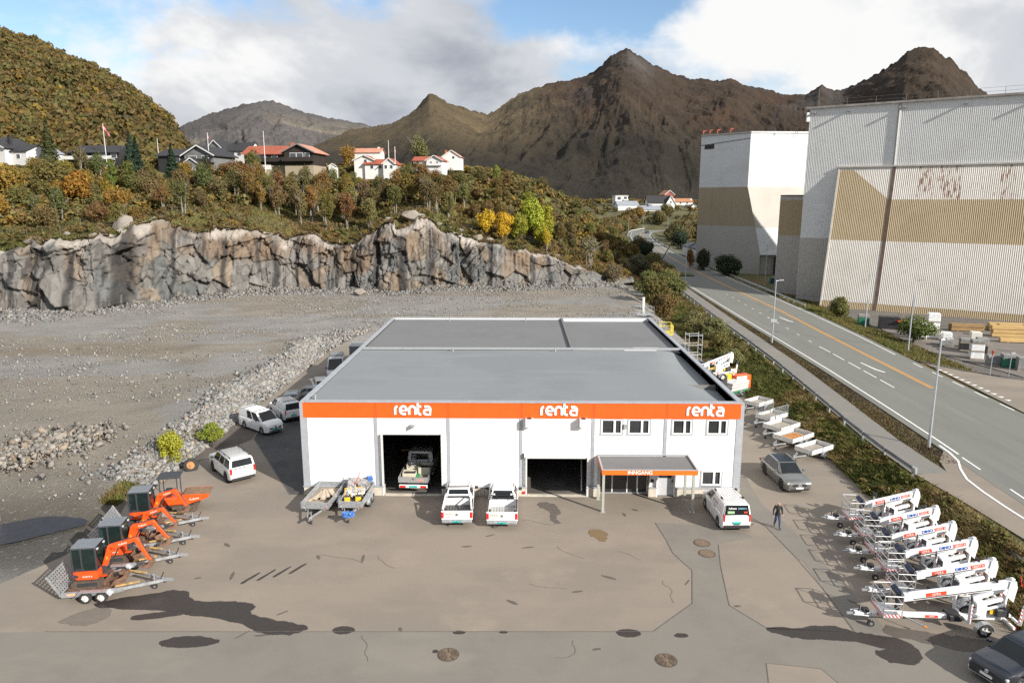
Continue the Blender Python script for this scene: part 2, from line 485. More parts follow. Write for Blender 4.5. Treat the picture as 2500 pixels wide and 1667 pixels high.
def hz(x, y):
    """height of the hillside above the quarry"""
    x = np.asarray(x, float); y = np.asarray(y, float)
    yf = ip(x, CLIFF_Y) + 2.2; zf = ip(x, CLIFF_Z); zb = ip(x, HILL_Z)
    t = np.clip((y - yf) / np.maximum(200 - yf, 10), 0, 1)
    t = 0.55 * t + 0.45 * t * t * (3 - 2 * t)
    z = zf + (zb - zf) * t
    z = z - sstep(225, 330, y) * (zb - 6) * 0.75
    return z + (fbm(x * 0.09, y * 0.09, seed=3, octs=4) - 0.5) * 2.4 * sstep(0, 12, y - yf)
def hzf(x, y): return float(hz(np.array([x]), np.array([y]))[0])

# ---- ground sheet
def axis(pieces):
    a = []
    for lo, hi, st in pieces: a += list(np.arange(lo, hi, st))
    return np.array(a + [pieces[-1][1]], float)
gx = axis([(-420, -140, 8), (-140, -34, 1.6), (-34, -22, 0.45), (-22, 22, 1.6), (22, 62, 0.7), (62, 140, 2.5), (140, 460, 10)])
gy = axis([(-60, 20, 4), (20, 120, 0.9), (120, 200, 1.6), (200, 340, 4), (340, 620, 8), (620, 1000, 30)])
X, Y = np.meshgrid(gx, gy)
Z = gz(X, Y) - 0.045
near = ((X < -26.5) & (Y > 40)) | ((Y > 100) & (X < 23))
Z = Z + np.where(near, (fbm(X * 0.35, Y * 0.35, seed=11, octs=4) - 0.5) * 0.55, (fbm(X * 0.5, Y * 0.5, seed=5, octs=3) - 0.5) * 0.10 * (X > ip(Y, FOOT) + 1))
C = np.zeros(X.shape + (3,))
n1 = fbm(X * 0.05, Y * 0.09, seed=21, octs=5)[..., None]; n2 = fbm(X * 0.3, Y * 0.5, seed=22, octs=5)[..., None]
C[:] = np.array([0.240, 0.231, 0.217]) * (0.74 + 0.5 * n2)
C = np.where(n1 > 0.54, C * np.array([0.97, 0.90, 0.80]), C)
bt = np.exp(-(((Y - (86 + 0.12 * (X + 60))) / 3.2) ** 2)) * (X < -42) * (X > -85)      # brown earth track
C = C * (1 - 0.55 * bt[..., None]) + np.array([0.16, 0.125, 0.085]) * 0.55 * bt[..., None]
wet = (sstep(-22, -28, X) * sstep(50, 40, Y) * sstep(33, 37, Y))[..., None]
C = C * (1 - 0.62 * wet)
xe = ip(Y, FOOT); rx = ip(Y, R_EDGE)
grass = ((X > xe) & (Y < 260))[..., None]
gc = np.array([0.100, 0.086, 0.036]) * (0.6 + 0.9 * n2) * np.where(n1 > 0.5, np.array([1.25, 1.0, 0.8]), np.array([0.85, 1.05, 0.8]))
C = np.where(grass, gc, C)
xl_ = ip(Y, L_EDGE)
verge = ((X > xl_ - 2.6) & (X < xl_))[..., None]
C = np.where(verge & grass, np.array([0.115, 0.092, 0.062]) * (0.55 + 0.9 * n2), C)
yardr = ((X > rx + 7) & (Y < 135) & (Y > 62))[..., None]
C = np.where(yardr, np.array([0.15, 0.138, 0.125]) * (0.75 + 0.5 * n2), C)
farg = (Y > 260)[..., None]
C = np.where(farg, np.array([0.085, 0.080, 0.035]) * (0.6 + 0.9 * n2), C)
ground_m = layered('ground_gravel_and_turf', None, [((0.33, 0.325, 0.315), 3, 0.56, 0.70, 0.5), ((0.08, 0.074, 0.066), 2.0, 0.58, 0.74, 0.45), ((0.36, 0.34, 0.31), 9, 0.58, 0.72, 0.5), ((0.09, 0.085, 0.08), 14, 0.58, 0.72, 0.4)], bump=1.0, bscale=5, bdist=0.25, attr='col')
link(np_mesh('ground', np.stack([X.ravel(), Y.ravel(), Z.ravel()], 1), grid_faces(len(gx), len(gy)), ground_m, True, C.reshape(-1, 3)), 'ground', kind='structure')
MB().box(-9000, 9000, -2500, 9500, -3.2, -3.0).build('terrain', layered('far_plain', (0.06, 0.055, 0.03), [((0.09, 0.06, 0.03), 0.01, 0.4, 0.6, 0.7)], bump=0)).__setitem__('kind', 'structure')

# ---- yard asphalt
ASPH = layered('yard_asphalt', (0.234, 0.201, 0.167), [((0.191, 0.169, 0.144), 0.10, 0.42, 0.62, 0.7, (1, 2.2, 1)), ((0.280, 0.237, 0.192), 0.22, 0.52, 0.72, 0.6), ((0.160, 0.141, 0.122), 0.9, 0.62, 0.80, 0.5, (0.35, 2.4, 1)), ((0.131, 0.118, 0.105), 22, 0.60, 0.80, 0.55), ((0.336, 0.300, 0.253), 38, 0.64, 0.8, 0.5)], rough=0.88, bump=0.25, bscale=40, bdist=0.01)
ASPG = layered('grey_asphalt', (0.189, 0.175, 0.153), [((0.157, 0.147, 0.133), 0.25, 0.45, 0.65, 0.6), ((0.231, 0.209, 0.178), 0.12, 0.50, 0.7, 0.6, (1, 2, 1)), ((0.111, 0.103, 0.092), 24, 0.6, 0.8, 0.5), ((0.296, 0.267, 0.235), 40, 0.64, 0.8, 0.5)], rough=0.88, bump=0.25, bscale=40, bdist=0.01)
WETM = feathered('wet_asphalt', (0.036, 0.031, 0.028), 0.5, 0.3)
def sheet(name, pts, z, m, parent=None, kind=None):
    bm = bmesh.new(); bm.faces.new([bm.verts.new((x, y, z)) for x, y in pts])
    bmesh.ops.recalc_face_normals(bm, faces=bm.faces)
    for f in bm.faces:
        if f.normal.z < 0: f.normal_flip()
    bmesh.ops.triangulate(bm, faces=bm.faces)
    me = bpy.data.meshes.new(name); bm.to_mesh(me); bm.free(); me.materials.append(m)
    o = bpy.data.objects.new(name, me); col.objects.link(o); o.parent = parent
    if kind: o['kind'] = kind
    return o
yard = sheet('asphalt_yard', [(-70, -40), (70, -40), (46, 6), (30, 20), (26.5, 28), (24.2, 30.6), (24.6, 35.4), (25.4, 40.5), (24.4, 45.5), (24.4, 54), (23.3, 73), (23.2, 97), (21, 99), (-25, 99), (-25.4, 90), (-26.6, 76), (-27.2, 67), (-26.4, 57), (-26.4, 50), (-26.9, 45.6), (-25.2, 39.8), (-26.3, 37.1), (-27.7, 34.2), (-70, 30)], 0.0, ASPH, kind='structure')
sheet('asphalt_patch', [(-70, -39), (45, -39), (23.5, 26), (22.8, 29.4), (17.5, 29.9), (15.8, 30.5), (11.75, 30.8), (10.55, 32.66), (11.2, 36.6), (11.75, 39.2), (14.2, 40.2), (12.2, 41.6), (8.5, 42.0), (8.75, 39.66), (8.85, 38.05), (9.46, 36.08), (8.7, 32.83), (6.28, 30.39), (-22.5, 30.0), (-70, 28)], 0.005, ASPG, yard)
sheet('asphalt_patch', [(13.55, 46.6), (15.35, 41.5), (15.75, 37.6), (16.0, 37.2), (15.9, 34.4), (15.85, 30.55), (17.45, 29.95), (17.3, 33), (17.1, 37), (16.8, 41.5), (16.2, 45), (16.6, 49.5), (15.1, 51)], 0.008, ASPG, yard)
sheet('asphalt_patch', [(10.3, 26.0), (10.1, 24.5), (14.0, 24.5), (13.6, 26.4), (13.1, 27.75), (10.85, 28.1)], 0.012, ASPH, yard)
def blob(name, pts, z, m, parent, jag=0.06, sub=5, seed=0, rim=0.16):
    r = random.Random(seed); P = []
    n = len(pts)
    for i in range(n):
        p0, p1, p2, p3 = (pts[(i + k - 1) % n] for k in range(4))
        for s_ in range(sub):
            t = s_ / sub
            c = [0.5 * ((2 * p1[k]) + (-p0[k] + p2[k]) * t + (2 * p0[k] - 5 * p1[k] + 4 * p2[k] - p3[k]) * t * t + (-p0[k] + 3 * p1[k] - 3 * p2[k] + p3[k]) * t ** 3) for k in (0, 1)]
            P.append((c[0] + r.uniform(-jag, jag), c[1] + r.uniform(-jag, jag)))
    if rim <= 0: return sheet(name, P, z, m, parent)
    n = len(P); area = sum(P[i][0] * P[(i + 1) % n][1] - P[(i + 1) % n][0] * P[i][1] for i in range(n)); sg = 1 if area > 0 else -1
    O = []
    for i in range(n):
        dx, dy = P[(i + 2) % n][0] - P[i - 2][0], P[(i + 2) % n][1] - P[i - 2][1]; L = math.hypot(dx, dy) + 1e-6
        O.append((P[i][0] + sg * dy / L * rim, P[i][1] - sg * dx / L * rim))
    bm = bmesh.new(); vi = [bm.verts.new((x, y, z)) for x, y in P]; vo = [bm.verts.new((x, y, z - 0.001)) for x, y in O]
    core = bm.faces.new(vi)
    for i in range(n): bm.faces.new((vi[i], vi[(i + 1) % n], vo[(i + 1) % n], vo[i]))
    bmesh.ops.triangulate(bm, faces=[core]); bmesh.ops.recalc_face_normals(bm, faces=bm.faces)
    for f in bm.faces:
        if f.normal.z < 0: f.normal_flip()
    me = bpy.data.meshes.new(name); bm.to_mesh(me); bm.free(); me.materials.append(m)
    at = me.attributes.new('fade', 'FLOAT', 'POINT')
    at.data.foreach_set('value', [1.0] * n + [0.0] * n)
    o = bpy.data.objects.new(name, me); col.objects.link(o); o.parent = parent
    return o
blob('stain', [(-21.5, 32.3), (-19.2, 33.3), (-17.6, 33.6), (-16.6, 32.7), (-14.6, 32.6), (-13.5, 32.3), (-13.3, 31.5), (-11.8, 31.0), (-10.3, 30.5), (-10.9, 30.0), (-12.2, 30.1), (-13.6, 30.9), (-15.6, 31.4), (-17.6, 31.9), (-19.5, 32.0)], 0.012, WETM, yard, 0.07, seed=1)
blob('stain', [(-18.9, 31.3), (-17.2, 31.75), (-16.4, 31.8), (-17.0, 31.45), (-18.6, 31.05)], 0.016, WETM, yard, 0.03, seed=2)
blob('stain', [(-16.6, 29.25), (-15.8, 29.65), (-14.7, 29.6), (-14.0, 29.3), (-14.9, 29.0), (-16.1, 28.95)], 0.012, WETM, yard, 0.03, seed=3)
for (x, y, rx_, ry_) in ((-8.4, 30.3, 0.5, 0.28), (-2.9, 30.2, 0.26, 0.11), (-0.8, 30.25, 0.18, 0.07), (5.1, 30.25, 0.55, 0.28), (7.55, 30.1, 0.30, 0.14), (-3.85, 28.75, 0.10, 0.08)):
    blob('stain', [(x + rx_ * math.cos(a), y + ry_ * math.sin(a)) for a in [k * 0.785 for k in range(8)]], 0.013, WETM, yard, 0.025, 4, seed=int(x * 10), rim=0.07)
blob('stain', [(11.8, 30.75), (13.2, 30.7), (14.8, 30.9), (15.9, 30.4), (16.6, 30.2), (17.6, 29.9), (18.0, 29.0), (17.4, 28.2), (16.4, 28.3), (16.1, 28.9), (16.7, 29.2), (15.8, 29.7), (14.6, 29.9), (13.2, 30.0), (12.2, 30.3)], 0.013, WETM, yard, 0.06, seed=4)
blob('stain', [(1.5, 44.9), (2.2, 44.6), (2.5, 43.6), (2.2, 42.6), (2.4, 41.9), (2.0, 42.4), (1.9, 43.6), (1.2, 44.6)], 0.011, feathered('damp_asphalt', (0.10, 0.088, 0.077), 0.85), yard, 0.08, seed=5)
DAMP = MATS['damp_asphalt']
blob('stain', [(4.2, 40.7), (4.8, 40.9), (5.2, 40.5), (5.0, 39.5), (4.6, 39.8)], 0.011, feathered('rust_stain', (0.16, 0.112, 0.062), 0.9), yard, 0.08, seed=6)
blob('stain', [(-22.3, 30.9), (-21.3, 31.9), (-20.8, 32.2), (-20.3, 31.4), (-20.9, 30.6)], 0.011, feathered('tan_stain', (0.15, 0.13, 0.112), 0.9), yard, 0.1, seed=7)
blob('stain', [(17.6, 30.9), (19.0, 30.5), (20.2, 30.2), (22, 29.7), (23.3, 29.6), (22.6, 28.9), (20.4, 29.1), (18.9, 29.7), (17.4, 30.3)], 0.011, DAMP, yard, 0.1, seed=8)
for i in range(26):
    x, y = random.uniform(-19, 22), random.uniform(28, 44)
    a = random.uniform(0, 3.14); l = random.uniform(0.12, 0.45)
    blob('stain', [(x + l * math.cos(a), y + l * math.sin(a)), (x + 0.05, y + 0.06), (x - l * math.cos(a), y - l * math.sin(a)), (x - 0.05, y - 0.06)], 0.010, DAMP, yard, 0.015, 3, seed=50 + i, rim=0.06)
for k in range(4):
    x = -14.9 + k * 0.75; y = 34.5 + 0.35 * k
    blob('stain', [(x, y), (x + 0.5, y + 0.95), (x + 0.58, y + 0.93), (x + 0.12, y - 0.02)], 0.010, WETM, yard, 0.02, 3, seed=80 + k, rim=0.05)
# seams between paving lanes
SEAM = mat('joint_tar', (0.105, 0.098, 0.09), 0.9, var=0.3)
def seam(pts, wd=0.032, z=0.018):
    b = MB()
    for (x0, y0), (x1, y1) in zip(pts, pts[1:]):
        dx, dy = x1 - x0, y1 - y0; L = math.hypot(dx, dy); nx, ny = -dy / L * wd / 2, dx / L * wd / 2
        b.add([(x0 + nx, y0 + ny, z), (x1 + nx, y1 + ny, z), (x1 - nx, y1 - ny, z), (x0 - nx, y0 - ny, z)], [(0, 3, 2, 1)])
    return b.build('asphalt_joint', SEAM, yard)
seam([(8.52, 42.0), (8.74, 39.66), (8.8, 38.05), (9.46, 36.08), (8.7, 32.83), (6.28, 30.39)])
seam([(11.73, 39.15), (11.16, 36.58), (10.52, 32.66), (11.71, 30.81)])
seam([(13.55, 46.6), (15.35, 41.5), (15.75, 37.6), (15.9, 34.4), (15.8, 30.5)])
seam([(-22.5, 30.0), (6.28, 30.39)], 0.03)
seam([(-16.0, 46.0), (-22.9, 57.8), (-24.2, 66)], 0.08)
seam([(10.3, 26.0), (10.85, 28.1), (13.1, 27.75), (13.6, 26.4)], 0.03)

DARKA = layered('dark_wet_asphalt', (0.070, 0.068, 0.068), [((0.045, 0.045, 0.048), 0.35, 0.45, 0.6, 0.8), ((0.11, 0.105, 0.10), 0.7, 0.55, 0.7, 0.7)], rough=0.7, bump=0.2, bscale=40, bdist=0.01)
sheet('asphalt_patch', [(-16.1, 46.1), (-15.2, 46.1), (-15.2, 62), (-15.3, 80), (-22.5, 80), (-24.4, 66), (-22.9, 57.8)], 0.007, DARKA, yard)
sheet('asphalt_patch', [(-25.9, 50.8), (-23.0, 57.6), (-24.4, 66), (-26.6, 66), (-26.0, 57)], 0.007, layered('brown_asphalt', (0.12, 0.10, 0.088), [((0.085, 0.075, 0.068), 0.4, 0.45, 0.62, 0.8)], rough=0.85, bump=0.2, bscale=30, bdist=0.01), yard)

rt = random.Random(3)
for k in range(9):
    x, y = rt.uniform(-16, 14), rt.uniform(29, 43); a_ = rt.uniform(0, 6.28); P = [(x, y)]
    for q in range(rt.randrange(5, 11)):
        a_ += rt.uniform(-0.5, 0.5); P.append((P[-1][0] + 0.35 * math.cos(a_), P[-1][1] + 0.25 * math.sin(a_)))
    seam(P, 0.018, 0.019).name = 'asphalt_crack'

# drain covers
IRON = mat('cast_iron', (0.095, 0.072, 0.055), 0.75, 0.2, var=0.3, scale=12, bump=0.3)
for i, (x, y, r, lb) in enumerate(((-3.24, 28.52, 0.42, 'rusty round drain grate beside a small dark square in the foreground asphalt'), (6.47, 28.25, 0.42, 'rusty round drain grate below the large grey patch, in front of the entrance'), (10.79, 39.3, 0.42, 'plain round manhole cover on grey asphalt nearer the white electrician van'), (10.77, 38.02, 0.42, 'plain round manhole cover on grey asphalt, the nearer of the two lids'))):
    t = empty('manhole_cover', (x, y, 0.006), 0, lb, 'manhole cover', 'manhole covers in the yard')
    MB().tube((0, 0, 0), (0, 0, 0.014), r + 0.07, n=28).build('frame', IRON, t)
    b = MB()
    if i < 2:
        b.tube((0, 0, 0), (0, 0, 0.017), r * 0.30, n=16)
        for rr in (0.42, 0.56, 0.70, 0.84, 0.98):
            n_ = 28
            for k in range(n_):
                if k % 4 == 3: continue
                a0, a1 = 2 * math.pi * k / n_, 2 * math.pi * (k + 1) / n_
                b.bar((r * rr * math.cos(a0), r * rr * math.sin(a0), 0.02), (r * rr * math.cos(a1), r * rr * math.sin(a1), 0.02), 0.032, 0.022)
    else:
        b.tube((0, 0, 0), (0, 0, 0.022), r, n=28)
    b.build('lid', mat('lid_iron', (0.17, 0.125, 0.09), 0.8, 0.1, var=0.25, scale=16, bump=0.4), t)

# puddle and wet track on the ramp
blob('puddle', [(-34.5, 38.4), (-32.4, 40.9), (-30.4, 42.0), (-28.4, 41.9), (-27.2, 41.2), (-28.2, 40.0), (-30.0, 38.6), (-31.6, 37.4), (-33.6, 36.8)], gzf(-29, 40) + 0.16, mat('puddle_water', (0.020, 0.022, 0.030), 0.3, var=0.2, spec=0.16), None, 0.08, seed=9, rim=0)['kind'] = 'structure'

# ---- road
ys = np.concatenate([np.arange(-20, 200, 4), np.arange(200, 474, 4)])
ROADM = layered('road_asphalt', (0.171, 0.174, 0.157), [((0.143, 0.148, 0.136), 0.25, 0.45, 0.65, 0.6, (3.0, 0.25, 1)), ((0.208, 0.207, 0.182), 0.3, 0.52, 0.70, 0.6, (3.0, 0.2, 1)), ((0.092, 0.091, 0.089), 30, 0.62, 0.8, 0.4)], rough=0.85, bump=0.2, bscale=40, bdist=0.01)
def strip(name, left, right, z, m, y0=-20, y1=999, parent=None, kind=None, ys_=None):
    yy = [float(v) for v in (ys if ys_ is None else ys_) if y0 <= v <= y1]
    b = MB(); v = []; f = []
    for i, t in enumerate(yy):
        zz_ = z(t) if callable(z) else z
        v += [(left(t), t, zz_), (right(t), t, zz_)]
        if i: f.append((2 * i - 2, 2 * i - 1, 2 * i + 1, 2 * i))
    b.add(v, f)
    o = b.build(name, m, parent)
    for p in o.data.polygons:
        if p.normal.z < 0: o.data.flip_normals(); break
    if kind: o['kind'] = kind
    return o
LF = lambda t: float(ip(t, L_EDGE)); RF = lambda t: float(ip(t, R_EDGE)); GF = lambda t: float(ip(t, RAIL))
road = strip('road', lambda t: LF(t) - 0.7, lambda t: RF(t) + 0.7, 1.0, ROADM, kind='structure')
PATHM = layered('path_asphalt', (0.189, 0.183, 0.168), [((0.227, 0.206, 0.178), 0.12, 0.5, 0.68, 0.8), ((0.151, 0.150, 0.143), 0.4, 0.5, 0.7, 0.5, (3, 0.3, 1)), ((0.101, 0.101, 0.097), 26, 0.6, 0.8, 0.45)], rough=0.88, bump=0.2, bscale=40, bdist=0.01)
strip('footpath', lambda t: GF(t) + 0.35, lambda t: GF(t) + 3.0, 0.985, PATHM, 46, 235, kind='structure')
sheet('pavement', [(28.0, 47.9), (30.4, 48.2), (31.2, 50.6), (32.2, 52.0), (33.1, 53.2), (32.9, 45), (31.9, 20), (36, 5), (29.0, 5), (29.0, 36), (28.5, 43.5)], 0.990, ASPH, kind='structure')
sheet('pavement', [(45.9, 62), (48.1, 83), (49.8, 81), (52.5, 76), (58, 72.5), (70, 69), (70, 55), (46, 55)], 1.004, ASPH, kind='structure')
LINE = mat('white_road_paint', (0.74, 0.74, 0.72), 0.6, var=0.08, scale=6)
YEL = mat('yellow_road_paint', (0.72, 0.33, 0.03), 0.6, var=0.12, scale=6)
strip('edge_line', lambda t: LF(t), lambda t: LF(t) + 0.16, 1.008, LINE, 52, 460, road)
strip('edge_line', lambda t: RF(t) - 0.16, lambda t: RF(t), 1.008, LINE, 85, 450, road)
CURL = [(33.05, 54), (32.9, 52.4), (32.5, 50.6), (31.7, 49.0), (30.95, 47.0), (30.7, 44.8), (30.6, 42.5), (30.6, 40.0), (31.0, 34.0), (32.0, 26)]
b = MB()
for (x0, y0), (x1, y1) in zip(CURL, CURL[1:]): b.add([(x0, y0, 1.010), (x1, y1, 1.010), (x1 + 0.17, y1, 1.010), (x0 + 0.17, y0, 1.010)], [(0, 1, 2, 3)])
b.build('edge_line', LINE, road)
def yl(t): return float(ip(t, [(60, 41.9), (71.6, 42.3), (88, 43.2), (104, 44.1), (124, 45.4), (161, 46.5), (189, 47.4), (233, 49.9), (297, 55.3), (395, 65.4), (440, 73), (465, 85)]))
strip('centre_line', lambda t: yl(t), lambda t: yl(t) + 0.13, 1.008, YEL, 71.5, 460, road, ys_=np.concatenate([[71.6], ys]).tolist() and sorted(set([71.6] + list(ys))))
strip('centre_line', lambda t: yl(t) + 0.28, lambda t: yl(t) + 0.41, 1.008, YEL, 71.5, 250, road, ys_=sorted(set([71.6] + list(ys))))
def dash(x0, y0, x1, y1, wd=0.14, z=1.008, name='lane_dash', m=LINE):
    dx, dy = x1 - x0, y1 - y0; L = math.hypot(dx, dy); nx, ny = -dy / L * wd / 2, dx / L * wd / 2
    o = MB().add([(x0 + nx, y0 + ny, z), (x1 + nx, y1 + ny, z), (x1 - nx, y1 - ny, z), (x0 - nx, y0 - ny, z)], [(0, 3, 2, 1)]).build(name, m, road)
    if o.data.polygons[0].normal.z < 0: o.data.flip_normals()
for a, c in (((39.62, 93.0), (39.5, 89.3)), ((39.45, 88.4), (39.3, 84.8)), ((39.25, 83.6), (39.1, 80.2)), ((39.05, 79.3), (38.9, 76.0)), ((38.86, 75.1), (38.68, 71.8))): dash(*a, *c)
for y in range(96, 150, 5): dash(39.65 + (y - 93) * 0.055, y + 1.0, 39.65 + (y - 93) * 0.055, y)
for y in (83.2, 78.7, 74.4, 70.2, 66.0, 61.8): dash(46.75 - (83.2 - y) * 0.06, y, 46.6 - (83.2 - y) * 0.06, y - 2.3)
for y in (52.0, 46.0, 40.0, 34): dash(33.3 - (52 - y) * 0.07, y - 0.7, 33.1 - (52 - y) * 0.07, y - 3.2, z=1.012)
for i in range(12):                                                     # give-way teeth
    y = 80.1 - i * 1.15; x = 47.75 - i * 0.06
    MB().add([(x, y, 1.010), (x + 0.62, y - 0.2, 1.010), (x + 0.1, y - 0.62, 1.010)], [(0, 2, 1)]).build('give_way_tooth', LINE, road)
for (x, y) in ((42.9, 117.3), (40.55, 83.4)):                            # turn arrows
    P = [(x, y), (x + 0.18, y), (x + 0.28, y - 3.4), (x + 0.62, y - 4.9), (x + 0.40, y - 5.0), (x + 0.02, y - 3.7)]
    MB().add([(a_, c_, 1.009) for a_, c_ in P], [tuple(range(6))]).build('turn_arrow', LINE, road)
# wet gutter and kerb stones of the side road island
b = MB(); CK = [(47.9, 84.5), (48.8, 82.2), (50.5, 79.2), (52.9, 76.8), (56.5, 75.2), (62, 73.6), (70, 71.8)]
for (x0, y0), (x1, y1) in zip(CK, CK[1:]): b.bar((x0, y0, 1.03), (x1, y1, 1.03), 0.16, 0.13)
b.build('kerb', mat('kerb_stone', (0.16, 0.15, 0.14), 0.85, var=0.25, scale=4)).__setitem__('kind', 'structure')
sheet('pavement', [(54, 99.0), (56.5, 88.5), (58.0, 80.5), (66, 76.5), (90, 70), (100, 84), (76, 108), (66, 112), (57.5, 113)], 0.03, layered('works_yard_asphalt', (0.175, 0.158, 0.142), [((0.10, 0.092, 0.085), 0.15, 0.5, 0.65, 0.8), ((0.23, 0.21, 0.19), 0.4, 0.5, 0.7, 0.6)], rough=0.85, bump=0.2, bscale=30), kind='structure')

# ---- cliff
def cliff():
    xs = []
    x = -150.0
    while x < 27:
        xs.append(x)
        x += 0.62 if x < -92 else 0.145
    xs = np.array(xs); ts = np.linspace(0, 1, 74)
    XB, T = np.meshgrid(xs, ts)
    yb = ip(XB, CLIFF_Y); zt = ip(XB, CLIFF_Z)
    # arc length along the foot for the block pattern
    fy = ip(xs, CLIFF_Y); s1 = np.concatenate([[0], np.cumsum(np.hypot(np.diff(xs), np.diff(fy)))]); S = np.interp(XB, xs, s1)
    r = np.random.default_rng(4)
    def cols(wlo, whi, amp, seed, lean):
        rr = np.random.default_rng(seed); e = [0.0]
        while e[-1] < s1[-1] + 10: e.append(e[-1] + rr.uniform(wlo, whi))
        e = np.array(e); o = rr.uniform(-amp, amp, len(e)); tl = rr.uniform(-1, 1, len(e))
        q = S + lean * (T - 0.5) * 6 + (fbm(S * 0.25, T * 3.0, seed=seed, octs=3) - 0.5) * 1.6
        k = np.clip(np.searchsorted(e, q.ravel()).reshape(q.shape) - 1, 0, len(e) - 2)
        f = (q - e[k]) / (e[k + 1] - e[k])
        edge = np.minimum(f, 1 - f) * (e[k + 1] - e[k])
        return o[k] + tl[k] * (f - 0.5) * amp * 0.8, k, edge
    d1, k1, e1 = cols(2.6, 7.5, 0.9, 31, 0.25)
    d2, k2, e2 = cols(0.6, 2.3, 0.16, 32, -0.12)
    HH = 1.3 + (zt - 1.3) * T
    from mathutils.kdtree import KDTree
    def cells(wd, ht_, amp, tilt, seed, warp):
        """flat-faced blocks: nearest of scattered seeds, each with its own offset and slant"""
        rr = np.random.default_rng(seed); n = int(s1[-1] / wd * 22 / ht_)
        ps = np.stack([rr.uniform(-2, s1[-1] + 2, n), rr.uniform(-1, 21, n)], 1)
        kd = KDTree(n)
        for i, (a_, c_) in enumerate(ps): kd.insert((a_ / wd, c_ / ht_, 0), i)
        kd.balance()
        of = rr.uniform(-amp, amp, n); ga = rr.normal(0, tilt, n); gb = rr.normal(0, tilt * 0.8, n) - tilt * 0.5
        qs = (S + (fbm(S * 0.5, HH * 0.5, seed=seed, octs=3) - 0.5) * warp).ravel(); qh = (HH + (fbm(S * 0.5, HH * 0.5, seed=seed + 5, octs=3) - 0.5) * warp).ravel()
        k = np.empty(len(qs), np.int64); ed = np.empty(len(qs))
        for i in range(len(qs)):
            f = kd.find_n((qs[i] / wd, qh[i] / ht_, 0), 2)
            k[i] = f[0][1]; ed[i] = f[1][2] - f[0][2]
        d_ = of[k] + ga[k] * (qs - ps[k, 0]) + gb[k] * (qh - ps[k, 1])
        return d_.reshape(S.shape), k.reshape(S.shape), ed.reshape(S.shape)
    v1, q1, f1 = cells(3.0, 3.6, 0.62, 0.10, 131, 0.25)
    v2, q2, f2 = cells(1.0, 1.5, 0.26, 0.14, 132, 0.12)
    v3, q3, f3 = cells(7.5, 4.0, 1.0, 0.03, 133, 0.4)
    rough = sstep(0.42, 0.60, fbm(S * 0.05, HH * 0.10, seed=47, octs=3))
    D = 0.35 * d1 + v1 + v2 * (0.45 + 0.9 * rough) + v3 * 0.6
    D += (fbm(S * 1.6, HH * 1.1, seed=41, octs=5, gain=0.6) - 0.5) * (0.22 + 0.45 * rough)
    crack = np.exp(-(f1 / 0.025) ** 2) * (fbm(S * 0.3, HH * 0.3, seed=6, octs=2) > 0.40) + 0.6 * np.exp(-(f2 / 0.04) ** 2) * (fbm(S * 0.4, HH * 0.4, seed=16, octs=2) > 0.52)
    D -= 0.35 * crack
    drill = (fbm(S * 0.05, T * 0.6, seed=45, octs=3) > 0.44) & (rough < 0.7)
    D += np.where(drill, 0.09 * (np.abs(np.sin(S * math.pi / 0.95)) - 0.5), 0)
    D -= 2.6 * np.exp(-((XB + 70.3) / 0.9) ** 2) * (T < 0.72)              # dark cleft
    D -= 1.3 * np.exp(-((XB + 29.9) / 0.55) ** 2) * (T < 0.8)
    D += 1.0 * sstep(0.86, 1.0, T) * -1.0
    fold = np.exp(-((XB + 14.5) / 8.0) ** 4)
    D += fold * (fbm((S - T * 9) * 0.9, T * 2, seed=61, octs=4, ridged=True) - 0.55) * 2.4
    tan = np.gradient(fy, xs); nx = np.interp(XB, xs, tan / np.hypot(1, tan)) * 0.55; ny = -np.sqrt(1 - nx ** 2)
    back = 2.2 * T + 1.2 * sstep(0.9, 1.0, T)
    topn = (fbm(S * 0.35, S * 0, seed=71, octs=4) - 0.5) * 2.0 + (_h(k1, k1 * 0, k1 * 0, 15) - 0.5) * 1.2
    zz_ = 1.3 + (zt + topn * sstep(0.55, 1, T) - 1.3) * T ** 0.96
    fade = sstep(0, 0.05, T) * 0.6 + 0.4
    PX = XB + nx * D * fade; PY = yb + back + ny * D * fade; PZ = zz_ + (fbm(S * 0.8, T * 5, seed=81, octs=3) - 0.5) * 0.8 * sstep(0.3, 1, T)
    # rock colours, with cracks, clefts and streaks darkened
    g = fbm(S * 0.10, T * 1.2, seed=91, octs=4)[..., None]; g2 = fbm(S * 1.1, T * 1.6, seed=92, octs=5)[..., None]; g3 = fbm(S * 0.9, T * 9, seed=93, octs=5)[..., None]
    kc = _h(q1, q1 * 0 + 3, q1 * 0, 55)[..., None]; kd = _h(q2, q2 * 0 + 3, q2 * 0, 56)[..., None]
    grey = np.array([0.27, 0.255, 0.235]); warm = np.array([0.285, 0.225, 0.165]); cool = np.array([0.235, 0.245, 0.24]); dark = np.array([0.045, 0.043, 0.042]); pale = np.array([0.62, 0.55, 0.48]); rust = np.array([0.30, 0.185, 0.095])
    Cc = grey * (0.72 + 0.45 * g3) * (0.80 + 0.4 * kd) * (0.82 + 0.36 * kc[..., ::-1])
    Cc = np.where(kc > 0.66, Cc * (warm / grey), Cc); Cc = np.where(kc < 0.2, Cc * (cool / grey), Cc)
    wr = sstep(0.54, 0.68, g); Cc = Cc * (1 - 0.7 * wr) + rust * (0.6 + 0.7 * g3) * 0.7 * wr
    st = sstep(0.60, 0.72, g2) * sstep(1.0, 0.8, T)[..., None]; Cc = Cc * (1 - 0.75 * st) + dark * 0.75 * st
